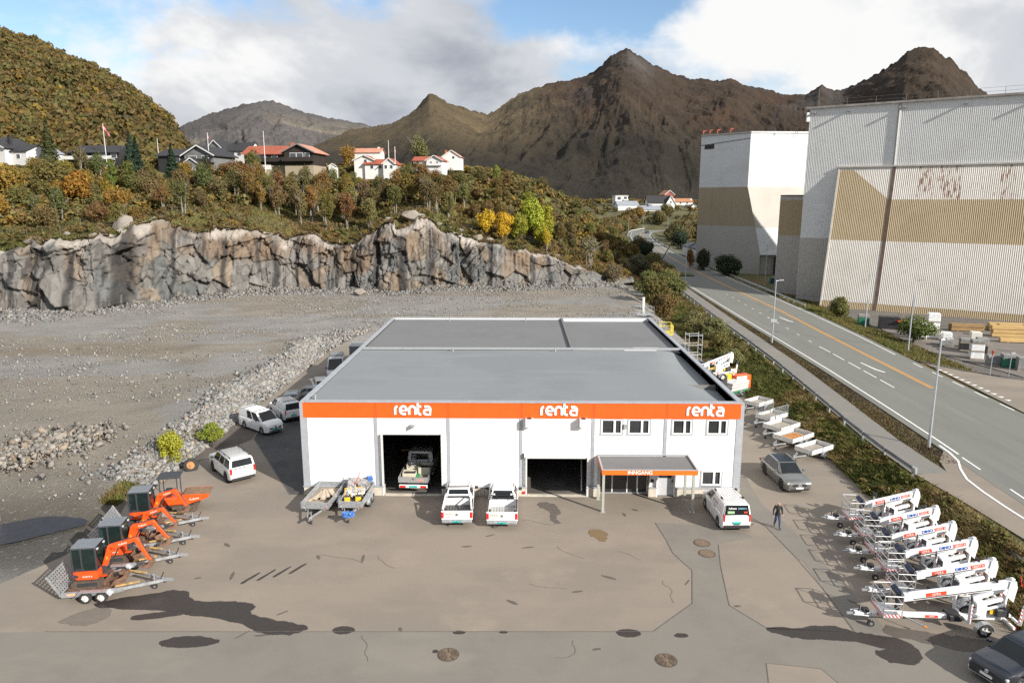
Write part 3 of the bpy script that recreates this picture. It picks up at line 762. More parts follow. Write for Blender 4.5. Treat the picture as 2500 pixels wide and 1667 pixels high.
    for cx0, wd in ((-90, 0.7), (-85.5, 0.5), (-65.5, 0.35), (-58, 0.4), (-50.5, 0.7), (-46.5, 0.4), (-24.5, 0.8), (-19, 0.9), (-11, 0.7), (-6.5, 0.6), (2.5, 0.6), (6, 0.5), (-81.5, 1.1), (-76.2, 0.5), (-70.4, 1.1), (-38.3, 0.8), (-35.2, 0.5), (-29.9, 0.6), (-43.6, 0.5)):
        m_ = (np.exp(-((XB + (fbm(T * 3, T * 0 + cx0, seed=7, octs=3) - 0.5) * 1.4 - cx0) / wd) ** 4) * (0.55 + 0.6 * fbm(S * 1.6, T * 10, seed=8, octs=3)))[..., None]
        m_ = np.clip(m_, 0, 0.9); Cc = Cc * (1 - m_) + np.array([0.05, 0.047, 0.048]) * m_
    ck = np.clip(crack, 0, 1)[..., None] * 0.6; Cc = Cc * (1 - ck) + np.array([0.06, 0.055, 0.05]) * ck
    pt = (sstep(0.84, 0.99, T + 0.5 * (fbm(S * 0.35, HH * 0.2, seed=97, octs=4) - 0.5)))[..., None] * 0.85
    Cc = Cc * (1 - pt) + pale * (0.62 + 0.6 * g3) * pt
    lines = np.where(drill, np.exp(-((((S / 0.85) % 1) - 0.5) / 0.09) ** 2) * 0.5 * (T < 0.86), 0)[..., None] * sstep(0.45, 0.6, fbm(S * 1.2, T * 1.1, seed=46, octs=3))[..., None]
    Cc = Cc * (1 - lines) + np.array([0.48, 0.44, 0.39]) * lines
    gr = (sstep(8, 16, XB) * 0.6)[..., None]; Cc = Cc * (1 - gr) + np.array([0.25, 0.245, 0.23]) * (0.7 + 0.6 * g3) * gr
    Cc = np.clip(Cc, 0, 1); lum = Cc.mean(-1, keepdims=True); Cc = (lum + (Cc - lum) * 0.80) * 0.60
    m = layered('cliff_rock', None, [((0.07, 0.066, 0.062), 1.6, 0.57, 0.70, 0.55, (1.6, 1.6, 0.35)), ((0.22, 0.205, 0.185), 5, 0.60, 0.72, 0.35), ((0.04, 0.037, 0.035), 0.9, 0.66, 0.78, 0.55, (1, 1, 2.5))], rough=0.9, bump=1.0, bscale=7.0, bdist=0.10, attr='col')
    me = np_mesh('cliff', np.stack([PX.ravel(), PY.ravel(), PZ.ravel()], 1), grid_faces(len(xs), len(ts)), m, False, Cc.reshape(-1, 3))
    link(me, 'cliff', kind='structure')
    return xs, PX[-1], PY[-1], PZ[-1]
CXS, CTX, CTY, CTZ = cliff()

# ---- hillside over the cliff
hx = np.concatenate([np.arange(-260, -95, 4.0), np.arange(-95, 28, 0.8), np.arange(28, 46, 1.5)])
ht = np.concatenate([np.linspace(0, 0.12, 16)[:-1], np.linspace(0.12, 1, 60)])
HX, HT = np.meshgrid(hx, ht)
fy_ = np.interp(HX, CXS, CTY, left=108, right=0); fy_ = np.where(HX > 26.5, ip(HX, CLIFF_Y) + 3, fy_) - 0.8
fz_ = np.interp(HX, CXS, CTZ); fz_ = np.where(HX > 26.5, 1.5, fz_)
HY = fy_ + (340 - fy_) * HT ** 1.25
HZ = hz(HX, HY)
bl = np.clip((HY - fy_) / 7.0, 0, 1); bl = bl * bl * (3 - 2 * bl)
HZ = (fz_ - 0.25) * (1 - bl) + HZ * bl
n2 = fbm(HX * 0.25, HY * 0.25, seed=101, octs=5)[..., None]; n1 = fbm(HX * 0.05, HY * 0.05, seed=102, octs=4)[..., None]
HC = np.array([0.125, 0.104, 0.042]) * (0.55 + 0.95 * n2)
HC = np.where(n1 > 0.52, HC * np.array([1.25, 0.92, 0.75]), HC * np.array([0.9, 1.06, 0.8]))
HC = np.where(n2 > 0.74, np.array([0.15, 0.13, 0.11]) * (0.7 + 0.5 * n1), HC)
lawn = (np.exp(-(((HX + 58) / 14) ** 4 + ((HY - 184) / 6.5) ** 4)) + np.exp(-(((HX + 72) / 9) ** 4 + ((HY - 186) / 6) ** 4)))[..., None]
lawn = np.clip(lawn * 1.5, 0, 1); HC = HC * (1 - lawn) + np.array([0.115, 0.16, 0.03]) * lawn
hill_m = layered('heath_turf', None, [((0.045, 0.04, 0.018), 1.2, 0.55, 0.72, 0.6), ((0.16, 0.115, 0.05), 2.4, 0.60, 0.74, 0.5)], bump=0.9, bscale=2.5, bdist=0.4, attr='col')
link(np_mesh('hillside', np.stack([HX.ravel(), HY.ravel(), HZ.ravel()], 1), grid_faces(len(hx), len(ht)), hill_m, True, HC.reshape(-1, 3)), 'hillside', kind='structure')

# ---- mountains: each slope climbs from its foot to a surveyed ridge line, with gullies and spurs
CAMH, FPX, HOR, PYAW = 20.0, 1733.0, 490.0, R(0.760)
TH = R(11.211)
def bearing(u, v):
    """direction of a survey sighting in the 2352-wide plan: returns (dx, dy, dz) for dy = 1"""
    x = (u / 0.9408 - 1250) / FPX; y = -(v / 0.9408 - 833.5) / FPX
    Yf = math.cos(TH) + y * math.sin(TH); Zf = -math.sin(TH) + y * math.cos(TH)
    c, s_ = math.cos(PYAW), math.sin(PYAW)
    X_, Y_ = x * c - Yf * s_, x * s_ + Yf * c
    return X_ / Y_, Zf / Y_
def ridge_range(name, ridge, near, z0, power, amp, seed, mcol, nrow=110, step=2.2, jag=1.0, gscale=1.0, smooth=26.0, spur=0.0, slant=0.5):
    """ridge: (u, v, distance); near: distance of the foot"""
    a = np.array(ridge, float)
    us = np.arange(a[0, 0], a[-1, 0], step)
    rv = np.interp(us, a[:, 0], a[:, 1]); rd = np.interp(us, a[:, 0], a[:, 2])
    jg = (fbm(us * 0.11, us * 0, seed=seed + 1, octs=5, gain=0.6) - 0.5) * 9 * jag
    bx = np.array([bearing(u, v)[0] for u, v in zip(us, rv)]); bz = np.array([bearing(u, v)[1] for u, v in zip(us, rv)])
    rz = CAMH + bz * rd
    t = np.concatenate([np.linspace(0, 1, nrow), [1.04, 1.12, 1.3]])
    T, BX = np.meshgrid(t, bx, indexing='ij'); RD = np.broadcast_to(rd, T.shape); RZ = np.broadcast_to(rz, T.shape)
    nd = np.broadcast_to(near if np.isscalar(near) else np.interp(us, [q[0] for q in near], [q[1] for q in near]), T.shape)
    Dd = nd + (RD - nd) * T
    Xw = BX * Dd; Yw = Dd
    ker = np.exp(-0.5 * (np.arange(-40, 41) * step / smooth) ** 2); ker /= ker.sum()
    pad = np.pad(rz, 40, mode='edge'); rsm = np.minimum(np.convolve(pad, ker, 'valid'), rz * 0.25 + 0.75 * np.convolve(pad, ker, 'valid'))
    wt = np.clip((T - 0.55) / 0.45, 0, 1) ** 1.6
    RB = np.broadcast_to(rsm, T.shape) * (1 - wt) + RZ * wt
    Zw = z0 + (RB - z0) * np.where(T <= 1, np.abs(T) ** power, 1 - (T - 1) * 2.2)
    Zw = Zw - np.broadcast_to(jg * rd / FPX, T.shape) * np.clip((T - 0.93) / 0.07, 0, 1)
    k = gscale / 420.0
    wx = (fbm(Xw * k * 0.7, Yw * k * 0.7, seed=seed + 31, octs=3) - 0.5) * 1.2; wy = (fbm(Xw * k * 0.7, Yw * k * 0.7, seed=seed + 32, octs=3) - 0.5) * 1.2
    env = np.clip(T * (1.0 - T) * 4, 0, 1) ** 0.7 * np.clip(RZ - z0, 0, None)
    rn = fbm(Xw * k + wx, Yw * k * 0.6 + wy, seed=seed, octs=6, gain=0.52, ridged=True) - 0.55
    if spur:
        UU = np.broadcast_to(us, T.shape)
        q_ = UU / spur + 2.0 * (fbm(UU / spur * 0.8, T * 2.2, seed=seed + 41, octs=3) - 0.5) + slant * np.sin(UU / 260.0) * T
        rn = 0.60 * rn + 0.42 * (fbm(q_, T * 1.3 + 3, seed=seed + 42, octs=5, gain=0.5, ridged=True) - 0.55)
    fn = fbm(Xw * k * 5, Yw * k * 3, seed=seed + 9, octs=4, ridged=True) - 0.5
    fn2 = fbm(Xw * k * 14, Yw * k * 9, seed=seed + 12, octs=4, ridged=True) - 0.5
    Zw = Zw + env * amp * (rn + 0.26 * fn + 0.12 * fn2)
    lim = CAMH + (RZ - CAMH) / RD * Dd
    Zw = np.where((T < 1), np.minimum(Zw, np.maximum(lim * (0.985), z0 + (lim - z0) * 0.97)), Zw)
    gy_, gx_ = np.gradient(Zw); 
    P = np.stack([Xw, Yw, Zw], -1)
    dU = np.gradient(P, axis=1); dT = np.gradient(P, axis=0)
    nrm = np.cross(dU, dT); nrm /= np.linalg.norm(nrm, axis=-1, keepdims=True) + 1e-9
    steep = 1 - np.abs(nrm[..., 2]); alt = np.clip((Zw - z0) / (RZ.max() - z0), 0, 1)
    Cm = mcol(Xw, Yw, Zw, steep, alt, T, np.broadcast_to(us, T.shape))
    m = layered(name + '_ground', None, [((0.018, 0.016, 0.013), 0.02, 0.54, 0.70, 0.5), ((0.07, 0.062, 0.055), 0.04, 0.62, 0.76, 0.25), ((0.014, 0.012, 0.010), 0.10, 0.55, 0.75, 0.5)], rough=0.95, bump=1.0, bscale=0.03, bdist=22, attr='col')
    f = grid_faces(len(us), len(t))
    return link(np_mesh(name, P.reshape(-1, 3), f, m, True, Cm.reshape(-1, 3)), name, kind='structure')
def c_grey(X_, Y_, Z_, st, alt, T, U):
    n = fbm(X_ / 300, Y_ / 300, seed=201, octs=5)[..., None]
    c = np.array([0.100, 0.092, 0.090]) * (0.6 + 0.7 * n)  # distant haze is put into this grey
    tan = sstep(0.45, 0.62, fbm(X_ / 500, Y_ / 260, seed=202, octs=4))[..., None] * sstep(0.9, 0.4, alt)[..., None]
    return c * (1 - 0.7 * tan) + np.array([0.25, 0.215, 0.155]) * (0.6 + 0.7 * n) * 0.7 * tan
def c_main(X_, Y_, Z_, st, alt, T, U):  # cloud shade over the range is put into these dark colours
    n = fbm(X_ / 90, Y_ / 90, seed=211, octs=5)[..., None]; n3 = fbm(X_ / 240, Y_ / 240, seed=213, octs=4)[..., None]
    shaded_heath = np.array([0.046, 0.031, 0.020]) * (0.5 + 0.95 * n)
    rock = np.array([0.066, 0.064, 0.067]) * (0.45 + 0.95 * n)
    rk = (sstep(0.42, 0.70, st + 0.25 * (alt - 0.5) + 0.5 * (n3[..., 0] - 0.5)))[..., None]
    c = shaded_heath * (1 - rk) + rock * rk
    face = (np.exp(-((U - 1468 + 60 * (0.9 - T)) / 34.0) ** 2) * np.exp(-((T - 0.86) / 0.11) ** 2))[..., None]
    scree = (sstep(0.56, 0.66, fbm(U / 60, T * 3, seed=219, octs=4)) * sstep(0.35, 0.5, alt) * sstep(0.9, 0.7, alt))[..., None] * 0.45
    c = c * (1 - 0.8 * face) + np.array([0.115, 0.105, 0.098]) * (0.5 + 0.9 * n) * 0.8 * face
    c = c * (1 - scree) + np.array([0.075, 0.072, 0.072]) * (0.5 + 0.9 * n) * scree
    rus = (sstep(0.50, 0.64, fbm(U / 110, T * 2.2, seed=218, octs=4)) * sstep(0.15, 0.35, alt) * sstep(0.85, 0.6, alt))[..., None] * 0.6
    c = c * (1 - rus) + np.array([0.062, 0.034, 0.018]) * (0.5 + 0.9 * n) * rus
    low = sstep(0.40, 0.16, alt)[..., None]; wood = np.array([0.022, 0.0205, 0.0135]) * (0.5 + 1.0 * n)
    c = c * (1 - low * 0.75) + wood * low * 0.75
    gold = (sstep(1330, 1150, U) * sstep(0.10, 0.30, alt))[..., None]  # autumn tan, also lightened to paint sunlight on the low left peak
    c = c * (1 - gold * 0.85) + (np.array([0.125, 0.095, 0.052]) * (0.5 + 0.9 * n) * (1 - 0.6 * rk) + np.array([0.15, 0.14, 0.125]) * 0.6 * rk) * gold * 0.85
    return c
G1 = [(330, 345), (380, 318), (415, 290), (470, 266), (520, 251), (560, 240), (600, 232), (625, 231), (650, 240), (690, 256), (740, 268), (790, 277), (830, 284), (880, 300), (940, 330), (1000, 360)]
ridge_range('mountain', [(u, v, 3800) for u, v in G1], 1500, 10, 1.25, 0.28, 3, c_grey, nrow=90, jag=0.8, gscale=0.7, spur=80.0)
G2 = [(690, 352, 1400), (725, 332, 1450), (760, 318, 1500), (800, 300, 1550), (860, 290, 1600), (900, 284, 1600), (940, 262, 1620), (965, 240, 1640), (985, 214, 1650), (1000, 217, 1660), (1030, 238, 1700), (1075, 252, 1800), (1120, 262, 1950), (1150, 247, 2050), (1190, 217, 2150), (1230, 201, 2200), (1290, 186, 2250), (1330, 180, 2280), (1370, 162, 2300), (1405, 126, 2300), (1425, 118, 2300), (1441, 110, 2300), (1460, 122, 2300), (1480, 136, 2320), (1505, 152, 2350), (1520, 156, 2380), (1545, 170, 2420), (1580, 180, 2500), (1640, 186, 2550), (1680, 182, 2600), (1705, 192, 2600), (1730, 198, 2620), (1765, 207, 2650), (1810, 219, 2700), (1850, 217, 2700), (1872, 207, 2700), (1886, 194, 2700), (1912, 208, 2700), (1940, 205, 2700), (1985, 184, 2700), (2030, 160, 2700), (2060, 140, 2700), (2085, 117, 2700), (2118, 108, 2700), (2145, 112, 2700), (2165, 130, 2700), (2185, 135, 2700), (2205, 160, 2700), (2222, 168, 2700), (2245, 200, 2700), (2275, 222, 2700), (2420, 262, 2700), (2700, 330, 2700)]
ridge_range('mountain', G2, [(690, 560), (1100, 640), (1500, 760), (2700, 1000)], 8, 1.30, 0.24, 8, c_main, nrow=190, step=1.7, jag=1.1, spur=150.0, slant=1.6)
# steep wooded hill on the left
def c_hill(X_, Y_, Z_, st, alt, T, U):
    n = fbm(X_ / 14, Y_ / 14, seed=221, octs=5)[..., None]
    c = np.array([0.085, 0.073, 0.028]) * (0.6 + 0.8 * n)
    rk = (sstep(0.62, 0.70, fbm(X_ / 9, Z_ / 16 + X_ / 30, seed=222, octs=4)) * sstep(0.10, 0.18, alt) * sstep(0.60, 0.45, alt))[..., None]
    return c * (1 - rk) + np.array([0.15, 0.125, 0.115]) * (0.5 + 0.9 * n) * rk
HRIDGE = [(-420, -60, 470), (-200, 8, 450), (0, 66, 430), (40, 92, 425), (75, 92, 420), (150, 136, 405), (200, 152, 395), (240, 170, 388), (300, 210, 375), (350, 246, 365), (380, 272, 360), (395, 292, 357), (410, 318, 355), (425, 340, 352), (450, 372, 350)]
ridge_range('hill', HRIDGE, 222, 27, 0.95, 0.20, 15, c_hill, nrow=70, step=3, jag=0.5, gscale=7)
# ================================================================== THE RENTAL BUILDING
PANEL = mat('white_wall_panel', (0.79, 0.79, 0.785), 0.45, var=0.025, scale=0.8)
GREYT = mat('grey_steel_trim', (0.36, 0.38, 0.41), 0.5, 0.2, var=0.08, scale=2)
CONC = mat('pale_concrete', (0.52, 0.475, 0.40), 0.85, var=0.14, scale=1.5, bump=0.15)
ROOFM = layered('roof_felt', (0.205, 0.221, 0.232), [((0.185, 0.199, 0.211), 0.12, 0.45, 0.6, 0.8), ((0.232, 0.245, 0.253), 0.3, 0.52, 0.7, 0.6, (0.3, 1.6, 1)), ((0.165, 0.174, 0.183), 1.2, 0.62, 0.78, 0.4)], rough=0.75, bump=0.06, bscale=6)
ROOFB = layered('roof_felt_rear', (0.165, 0.168, 0.172), [((0.148, 0.151, 0.154), 0.15, 0.45, 0.6, 0.8), ((0.19, 0.192, 0.194), 0.3, 0.52, 0.7, 0.6)], rough=0.8, bump=0.06, bscale=6)
FRAMEW = mat('white_window_frame', (0.76, 0.76, 0.75), 0.4, var=0.03)
WINGL = mat('window_glass', (0.03, 0.032, 0.036), 0.03, var=0.2, scale=0.7, spec=0.6)
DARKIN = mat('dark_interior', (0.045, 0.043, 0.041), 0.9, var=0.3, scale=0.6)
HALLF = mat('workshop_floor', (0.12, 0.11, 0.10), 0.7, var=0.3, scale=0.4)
F0, ZT, PL, OB = 46.2, 6.72, 0.69, 5.55          # facade plane, top, plinth, underside of the fascia
BX0, BX1 = -14.9, 14.9
bld = empty('rental_building', (0, F0, 0), 0, 'long white rental hall with orange fascia, grey flat roof and lettered signs', 'building')
def bp(b, name, m, parent=None, **k):
    return b.build(name, m, bld if parent is None else parent, **k)
def by(y): return y - F0
PIL = [-14.9, -9.9, -4.95, 0.0, 4.9, 9.8, 14.9]
D1 = (-9.45, -5.45, 4.36); D2 = (0.42, 4.52, 2.70); DG = (5.45, 8.78, 2.66); DP = (9.35, 10.55, 2.55)
WINS = [(5.45, 6.85), (7.28, 8.72), (10.25, 11.55), (12.6, 13.95)]       # upper windows
W_Z = (4.45, 5.50); LW = (12.4, 13.75, 0.80, 1.85)
T = 0.30                                             # wall thickness
# wall panels bay by bay, cut around openings
def panel(x0, x1, z0, z1): 
    if x1 - x0 > 0.03 and z1 - z0 > 0.03: bp(MB().box(x0, x1, 0.0, T, z0, z1), 'wall_panel', PANEL)
g = 0.11
b0, b1, b2, b3, b4, b5 = [(PIL[i] + g, PIL[i + 1] - g) for i in range(6)]
panel(*b0, PL, OB)
panel(b1[0], D1[0], PL, OB); panel(D1[1], b1[1], PL, OB); panel(D1[0], D1[1], D1[2], OB)
panel(*b2, PL, OB)
panel(b3[0], D2[0], PL, OB); panel(D2[1], b3[1], PL, OB); panel(D2[0], D2[1], D2[2], OB)
# bay 4: windows above, glass entrance below
panel(b4[0], b4[1], DG[2], W_Z[0]); panel(b4[0], WINS[0][0], W_Z[0], OB); panel(WINS[0][1], WINS[1][0], W_Z[0], OB); panel(WINS[1][1], b4[1], W_Z[0], OB)
panel(b4[0], DG[0], PL, DG[2]); panel(DG[1], 9.35, PL, DG[2])
# bay 5
panel(b5[0], b5[1], DP[2], W_Z[0]); panel(b5[0], WINS[2][0], W_Z[0], OB); panel(WINS[2][1], WINS[3][0], W_Z[0], OB); panel(WINS[3][1], b5[1], W_Z[0], OB)
panel(DP[1], LW[0], PL, DP[2]); panel(LW[1], b5[1], PL, DP[2]); panel(LW[0], LW[1], LW[3], DP[2])
for x0, x1 in (b0, b1, b2, b3, b4, b5): bp(MB().box(x0 - 0.02, x1 + 0.02, -0.05, T, OB, ZT - 0.08), 'fascia_panel', ORANGE)
for i, x in enumerate(PIL):
    wd = 0.11 if 0 < i < 6 else 0.24
    x_ = x + (0.10 if i == 0 else -0.10 if i == 6 else 0)
    lo = 2.95 if i == 5 else PL
    bp(MB().box(x_ - wd, x_ + wd, -0.035, T, lo, OB if 0 < i < 6 else ZT - 0.08), 'pilaster', GREYT)
    if 0 < i < 6: bp(MB().box(x - 0.09, x + 0.09, -0.04, T - 0.01, OB, ZT - 0.08), 'fascia_joint', mat('dark_orange_trim', (0.72, 0.085, 0.012), 0.45, var=0.05))  # strip in a darker orange over each joint
# plinth and ledge
for x0, x1 in ((-15.0, D1[0] - 0.02), (D1[1] + 0.02, D2[0] - 0.02), (D2[1] + 0.02, DG[0] - 0.05), (DG[1] + 0.05, DP[0] - 0.05), (DP[1] + 0.05, 15.0)):
    n = max(1, round((x1 - x0) / 2.4))
    for k in range(n):
        a, c = x0 + (x1 - x0) * k / n, x0 + (x1 - x0) * (k + 1) / n
        bp(MB().box(a + 0.006, c - 0.006, -0.22, T, 0, PL - 0.06), 'plinth_block', CONC, bevel=0.012)
    bp(MB().box(x0 - 0.03, x1 + 0.03, -0.27, 0.02, PL - 0.06, PL), 'plinth_ledge', GREYT)
# body of the hall: side and rear walls, floor, roofs
DEPTH, MID = 35.1, 17.7
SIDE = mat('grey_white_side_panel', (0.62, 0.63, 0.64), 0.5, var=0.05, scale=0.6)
for x, s in ((BX0, 1), (BX1, -1)):
    n = 7
    for k in range(n):
        y0, y1 = T + (DEPTH - T) * k / n, T + (DEPTH - T) * (k + 1) / n
        bp(MB().box(min(x, x + s * 0.25), max(x, x + s * 0.25), y0 + 0.01, y1 - 0.01, PL, ZT - 0.09), 'side_panel', SIDE)
    bp(MB().box(min(x - s * 0.1, x + s * 0.25), max(x - s * 0.1, x + s * 0.25), T, DEPTH, 0, PL), 'side_plinth', CONC)
bp(MB().box(BX0, BX1, DEPTH - 0.25, DEPTH, 0, ZT - 0.09), 'rear_wall', SIDE)
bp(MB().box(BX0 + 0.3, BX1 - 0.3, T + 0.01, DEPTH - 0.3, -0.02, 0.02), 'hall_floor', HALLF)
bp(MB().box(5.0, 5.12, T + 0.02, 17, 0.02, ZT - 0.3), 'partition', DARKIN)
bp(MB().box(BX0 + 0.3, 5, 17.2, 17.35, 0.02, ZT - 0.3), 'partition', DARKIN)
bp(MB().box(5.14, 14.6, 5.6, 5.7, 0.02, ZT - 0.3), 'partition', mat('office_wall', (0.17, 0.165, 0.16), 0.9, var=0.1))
bp(MB().box(5.14, 14.6, T + 0.05, 5.5, 3.3, 3.5), 'upper_floor', DARKIN)
b = MB()
nx_, ny_ = 30, 18
vv = []; ff = []
for j in range(ny_ + 1):
    for i in range(nx_ + 1):
        x = BX0 + 0.25 + (BX1 - BX0 - 0.5) * i / nx_; y = 0.25 + (MID - 0.5) * j / ny_
        e = min(1, min(i, nx_ - i) / 5.0) ; e2 = min(1, min(j, ny_ - j) / 5.0)
        vv.append((x, y, ZT - 0.62 + 0.42 * math.sin(e * 1.57) * 0.0 + 0.30 * (1 - min(e, 1)) * 0 + 0.38 * (1 - abs(2 * i / nx_ - 1) ** 4 * 0.0) * 0.0))
for j in range(ny_):
    for i in range(nx_): ff.append((j * (nx_ + 1) + i, j * (nx_ + 1) + i + 1, (j + 1) * (nx_ + 1) + i + 1, (j + 1) * (nx_ + 1) + i))
# felt falls away from the parapets to a sunken gutter on the right
vv = [(x, y, ZT - 0.16 - 0.55 * float(sstep(1.2 + 2.2 * math.sin(math.pi * min(max(y / MID, 0), 1)), 0.0, BX1 - 0.3 - x))) for x, y, z in vv]
b.add(vv, ff); bp(b, 'roof_felt', ROOFM, smooth=40)
bp(MB().box(BX0 + 0.25, 4.6, MID + 0.15, DEPTH - 0.2, ZT - 0.55, ZT - 0.22), 'roof_felt', ROOFB)
bp(MB().box(4.75, BX1 - 0.25, MID + 0.15, DEPTH - 0.2, ZT - 0.55, ZT - 0.42), 'roof_felt', ROOFB)
bp(MB().box(4.55, 4.8, MID + 0.1, DEPTH - 0.1, ZT - 0.5, ZT - 0.02), 'roof_upstand', ROOFB)
for (x0, x1, y0, y1) in ((BX0 - 0.06, BX0 + 0.30, -0.06, DEPTH + 0.05), (BX1 - 0.30, BX1 + 0.06, -0.06, DEPTH + 0.05)):
    n = 6
    for k in range(n): bp(MB().box(x0, x1, y0 + (y1 - y0) * k / n + 0.004, y0 + (y1 - y0) * (k + 1) / n - 0.004, ZT - 0.10, ZT), 'parapet_cap', GREYT)
    bp(MB().box(x0 + 0.05, x1 - 0.05, T + 0.02, DEPTH - 0.3, ZT - 0.75, ZT - 0.10), 'parapet', ROOFM)
n = 8
for k in range(n):
    x0, x1 = BX0 + 0.30 + (BX1 - BX0 - 0.6) * k / n, BX0 + 0.30 + (BX1 - BX0 - 0.6) * (k + 1) / n
    bp(MB().box(x0 + 0.004, x1 - 0.004, -0.10, 0.28, ZT - 0.085, ZT + 0.004), 'parapet_cap', GREYT)
    bp(MB().box(x0 + 0.004, x1 - 0.004, MID - 0.12, MID + 0.16, ZT - 0.14, ZT + 0.03), 'parapet_cap', mat('pale_cap', (0.36, 0.37, 0.385), 0.4, 0.2, var=0.06))
    bp(MB().box(x0 + 0.004, x1 - 0.004, DEPTH - 0.22, DEPTH + 0.08, ZT - 0.14, ZT + 0.03), 'parapet_cap', MATS['pale_cap'])
for x, y in ((-6.2, MID - 0.9), (3.1, MID - 0.9), (-8.2, DEPTH - 1.3), (0.5, DEPTH - 1.3), (-14.2, 0.9)):
    bp(MB().tube((x, y, ZT - 0.2), (x, y, ZT + 0.12), 0.06, n=8).tube((x, y, ZT + 0.12), (x, y, ZT + 0.16), 0.10, n=8), 'roof_vent', mat('pale_cap'))
for k in range(3): bp(MB().box(9.6 + k * 0.5, 12.6 + k * 0.2, MID + 0.9 + k * 0.55, MID + 1.05 + k * 0.55, ZT - 0.42, ZT - 0.36), 'roof_batten', WHITE)
# openings
for (x0, x1, zt) in (D1, D2):
    bp(MB().box(x0 - 0.10, x0, -0.24, T, 0, zt + 0.08).box(x1, x1 + 0.10, -0.24, T, 0, zt + 0.08).box(x0 + 0.001, x1 - 0.001, -0.06, T, zt, zt + 0.10), 'door_frame', mat('pale_door_frame', (0.6, 0.6, 0.58), 0.5, var=0.05))
for (x0, x1, zt) in (D1, D2):
    for k in range(4): bp(MB().box(x0 + 0.05, x1 - 0.05, 0.5 + k * 0.62, 1.08 + k * 0.62, zt + 0.25, zt + 0.30), 'lifted_door_panel', GREYT)
bp(MB().box(-9.4, -5.5, -0.24, 0.1, 0.0, 0.035), 'threshold', CONC); bp(MB().box(0.45, 4.5, -0.24, 0.1, 0.0, 0.035), 'threshold', CONC)
bp(MB().tube((4.25, 0.5, 0.1), (4.35, 2.4, 2.5), 0.06, n=8), 'door_rail', ALU)
bp(MB().box(-8.9, -7.6, 9.0, 9.08, 1.2, 1.28).box(-9.3, -8.2, 6, 6.1, 1.0, 1.1), 'workshop_shelf', mat('shelf_orange', (0.35, 0.2, 0.1), 0.7))
def window(x0, x1, z0, z1, split=0.64, prefix='window'):
    w_ = empty('window', (0, 0, 0)); w_.parent = bld
    fr = MB()
    fw = 0.085
    fr.box(x0, x1, -0.03, 0.12, z0, z0 + fw).box(x0, x1, -0.03, 0.12, z1 - fw, z1).box(x0, x0 + fw, -0.03, 0.12, z0 + fw, z1 - fw).box(x1 - fw, x1, -0.03, 0.12, z0 + fw, z1 - fw)
    xm = x0 + (x1 - x0) * split
    fr.box(xm - 0.07, xm + 0.07, -0.03, 0.12, z0 + fw, z1 - fw)
    fr.build('frame', FRAMEW, w_)
    for a, c in ((x0 + fw, xm - 0.07), (xm + 0.07, x1 - fw)): MB().box(a, c, 0.05, 0.07, z0 + fw, z1 - fw).build('pane', WINGL, w_)
    MB().box(x0 - 0.10, x1 + 0.10, -0.05, 0.0, z0 - 0.06, z0).build('sill', GREYT, w_)
    MB().box(x0 - 0.10, x0, -0.02, 0.02, z0, z1).build('trim', GREYT, w_); MB().box(x1, x1 + 0.10, -0.02, 0.02, z0, z1).build('trim', GREYT, w_)
for x0, x1 in WINS: window(x0, x1, *W_Z)
window(*LW)
# entrance glazing
gl = empty('glass_entrance', (0, 0, 0)); gl.parent = bld
xs_ = [DG[0], 6.38, 7.35, 8.02 - 0.12, DG[1]]
xs_ = [5.45, 6.30, 7.02, 7.72, 8.78]
MB().box(DG[0], DG[1], 0.30, 0.40, DG[2] - 0.08, DG[2]).box(DG[0], DG[1], 0.30, 0.40, 0.03, 0.12).build('frame', ALU, gl)
b = MB()
for x in (5.47, 6.33, 7.36, 8.06, 8.76): b.box(x - 0.045, x + 0.045, 0.29, 0.41, 0.12, DG[2] - 0.08)
b.build('mullion', mat('pale_door_frame'), gl)
for a, c in zip((5.52, 6.38, 7.41, 8.11), (6.28, 7.31, 8.01, 8.71)): MB().box(a, c, 0.34, 0.36, 0.12, DG[2] - 0.08).build('pane', WINGL, gl)
MB().box(8.3, 8.55, 0.31, 0.33, 1.75, 2.15).build('notice', PLATE, gl)
MB().box(7.30, 7.33, 0.20, 0.29, 0.9, 1.4).build('handle', DARKMET, gl)
# reveals beside the entrance and the plain door
bp(MB().box(DG[1], DG[1] + 0.05, -0.22, 0.42, 0, DG[2]), 'reveal', CONC); bp(MB().box(DG[0] - 0.05, DG[0], -0.22, 0.42, 0, DG[2]), 'reveal', CONC)
dr = empty('door', (0, 0, 0)); dr.parent = bld
MB().box(DP[0] + 0.02, DP[1] - 0.02, 0.06, 0.12, 0.03, DP[2]).build('leaf', mat('grey_door', (0.45, 0.46, 0.48), 0.5, var=0.05), dr)
MB().box(DP[0] + 0.18, DP[1] - 0.18, 0.04, 0.07, 1.3, DP[2] - 0.12).build('pane', WINGL, dr)
MB().box(DP[0] - 0.05, DP[0] + 0.02, -0.22, 0.12, 0, DP[2] + 0.06).box(DP[1] - 0.02, DP[1] + 0.05, -0.22, 0.12, 0, DP[2] + 0.06).build('frame', FRAMEW, dr)
MB().box(DP[1] - 0.16, DP[1] - 0.10, -0.02, 0.05, 1.0, 1.15).build('handle', DARKMET, dr)
bp(MB().box(8.95, 9.15, -0.03, 0.0, 0.98, 1.22), 'notice', BLACKP)
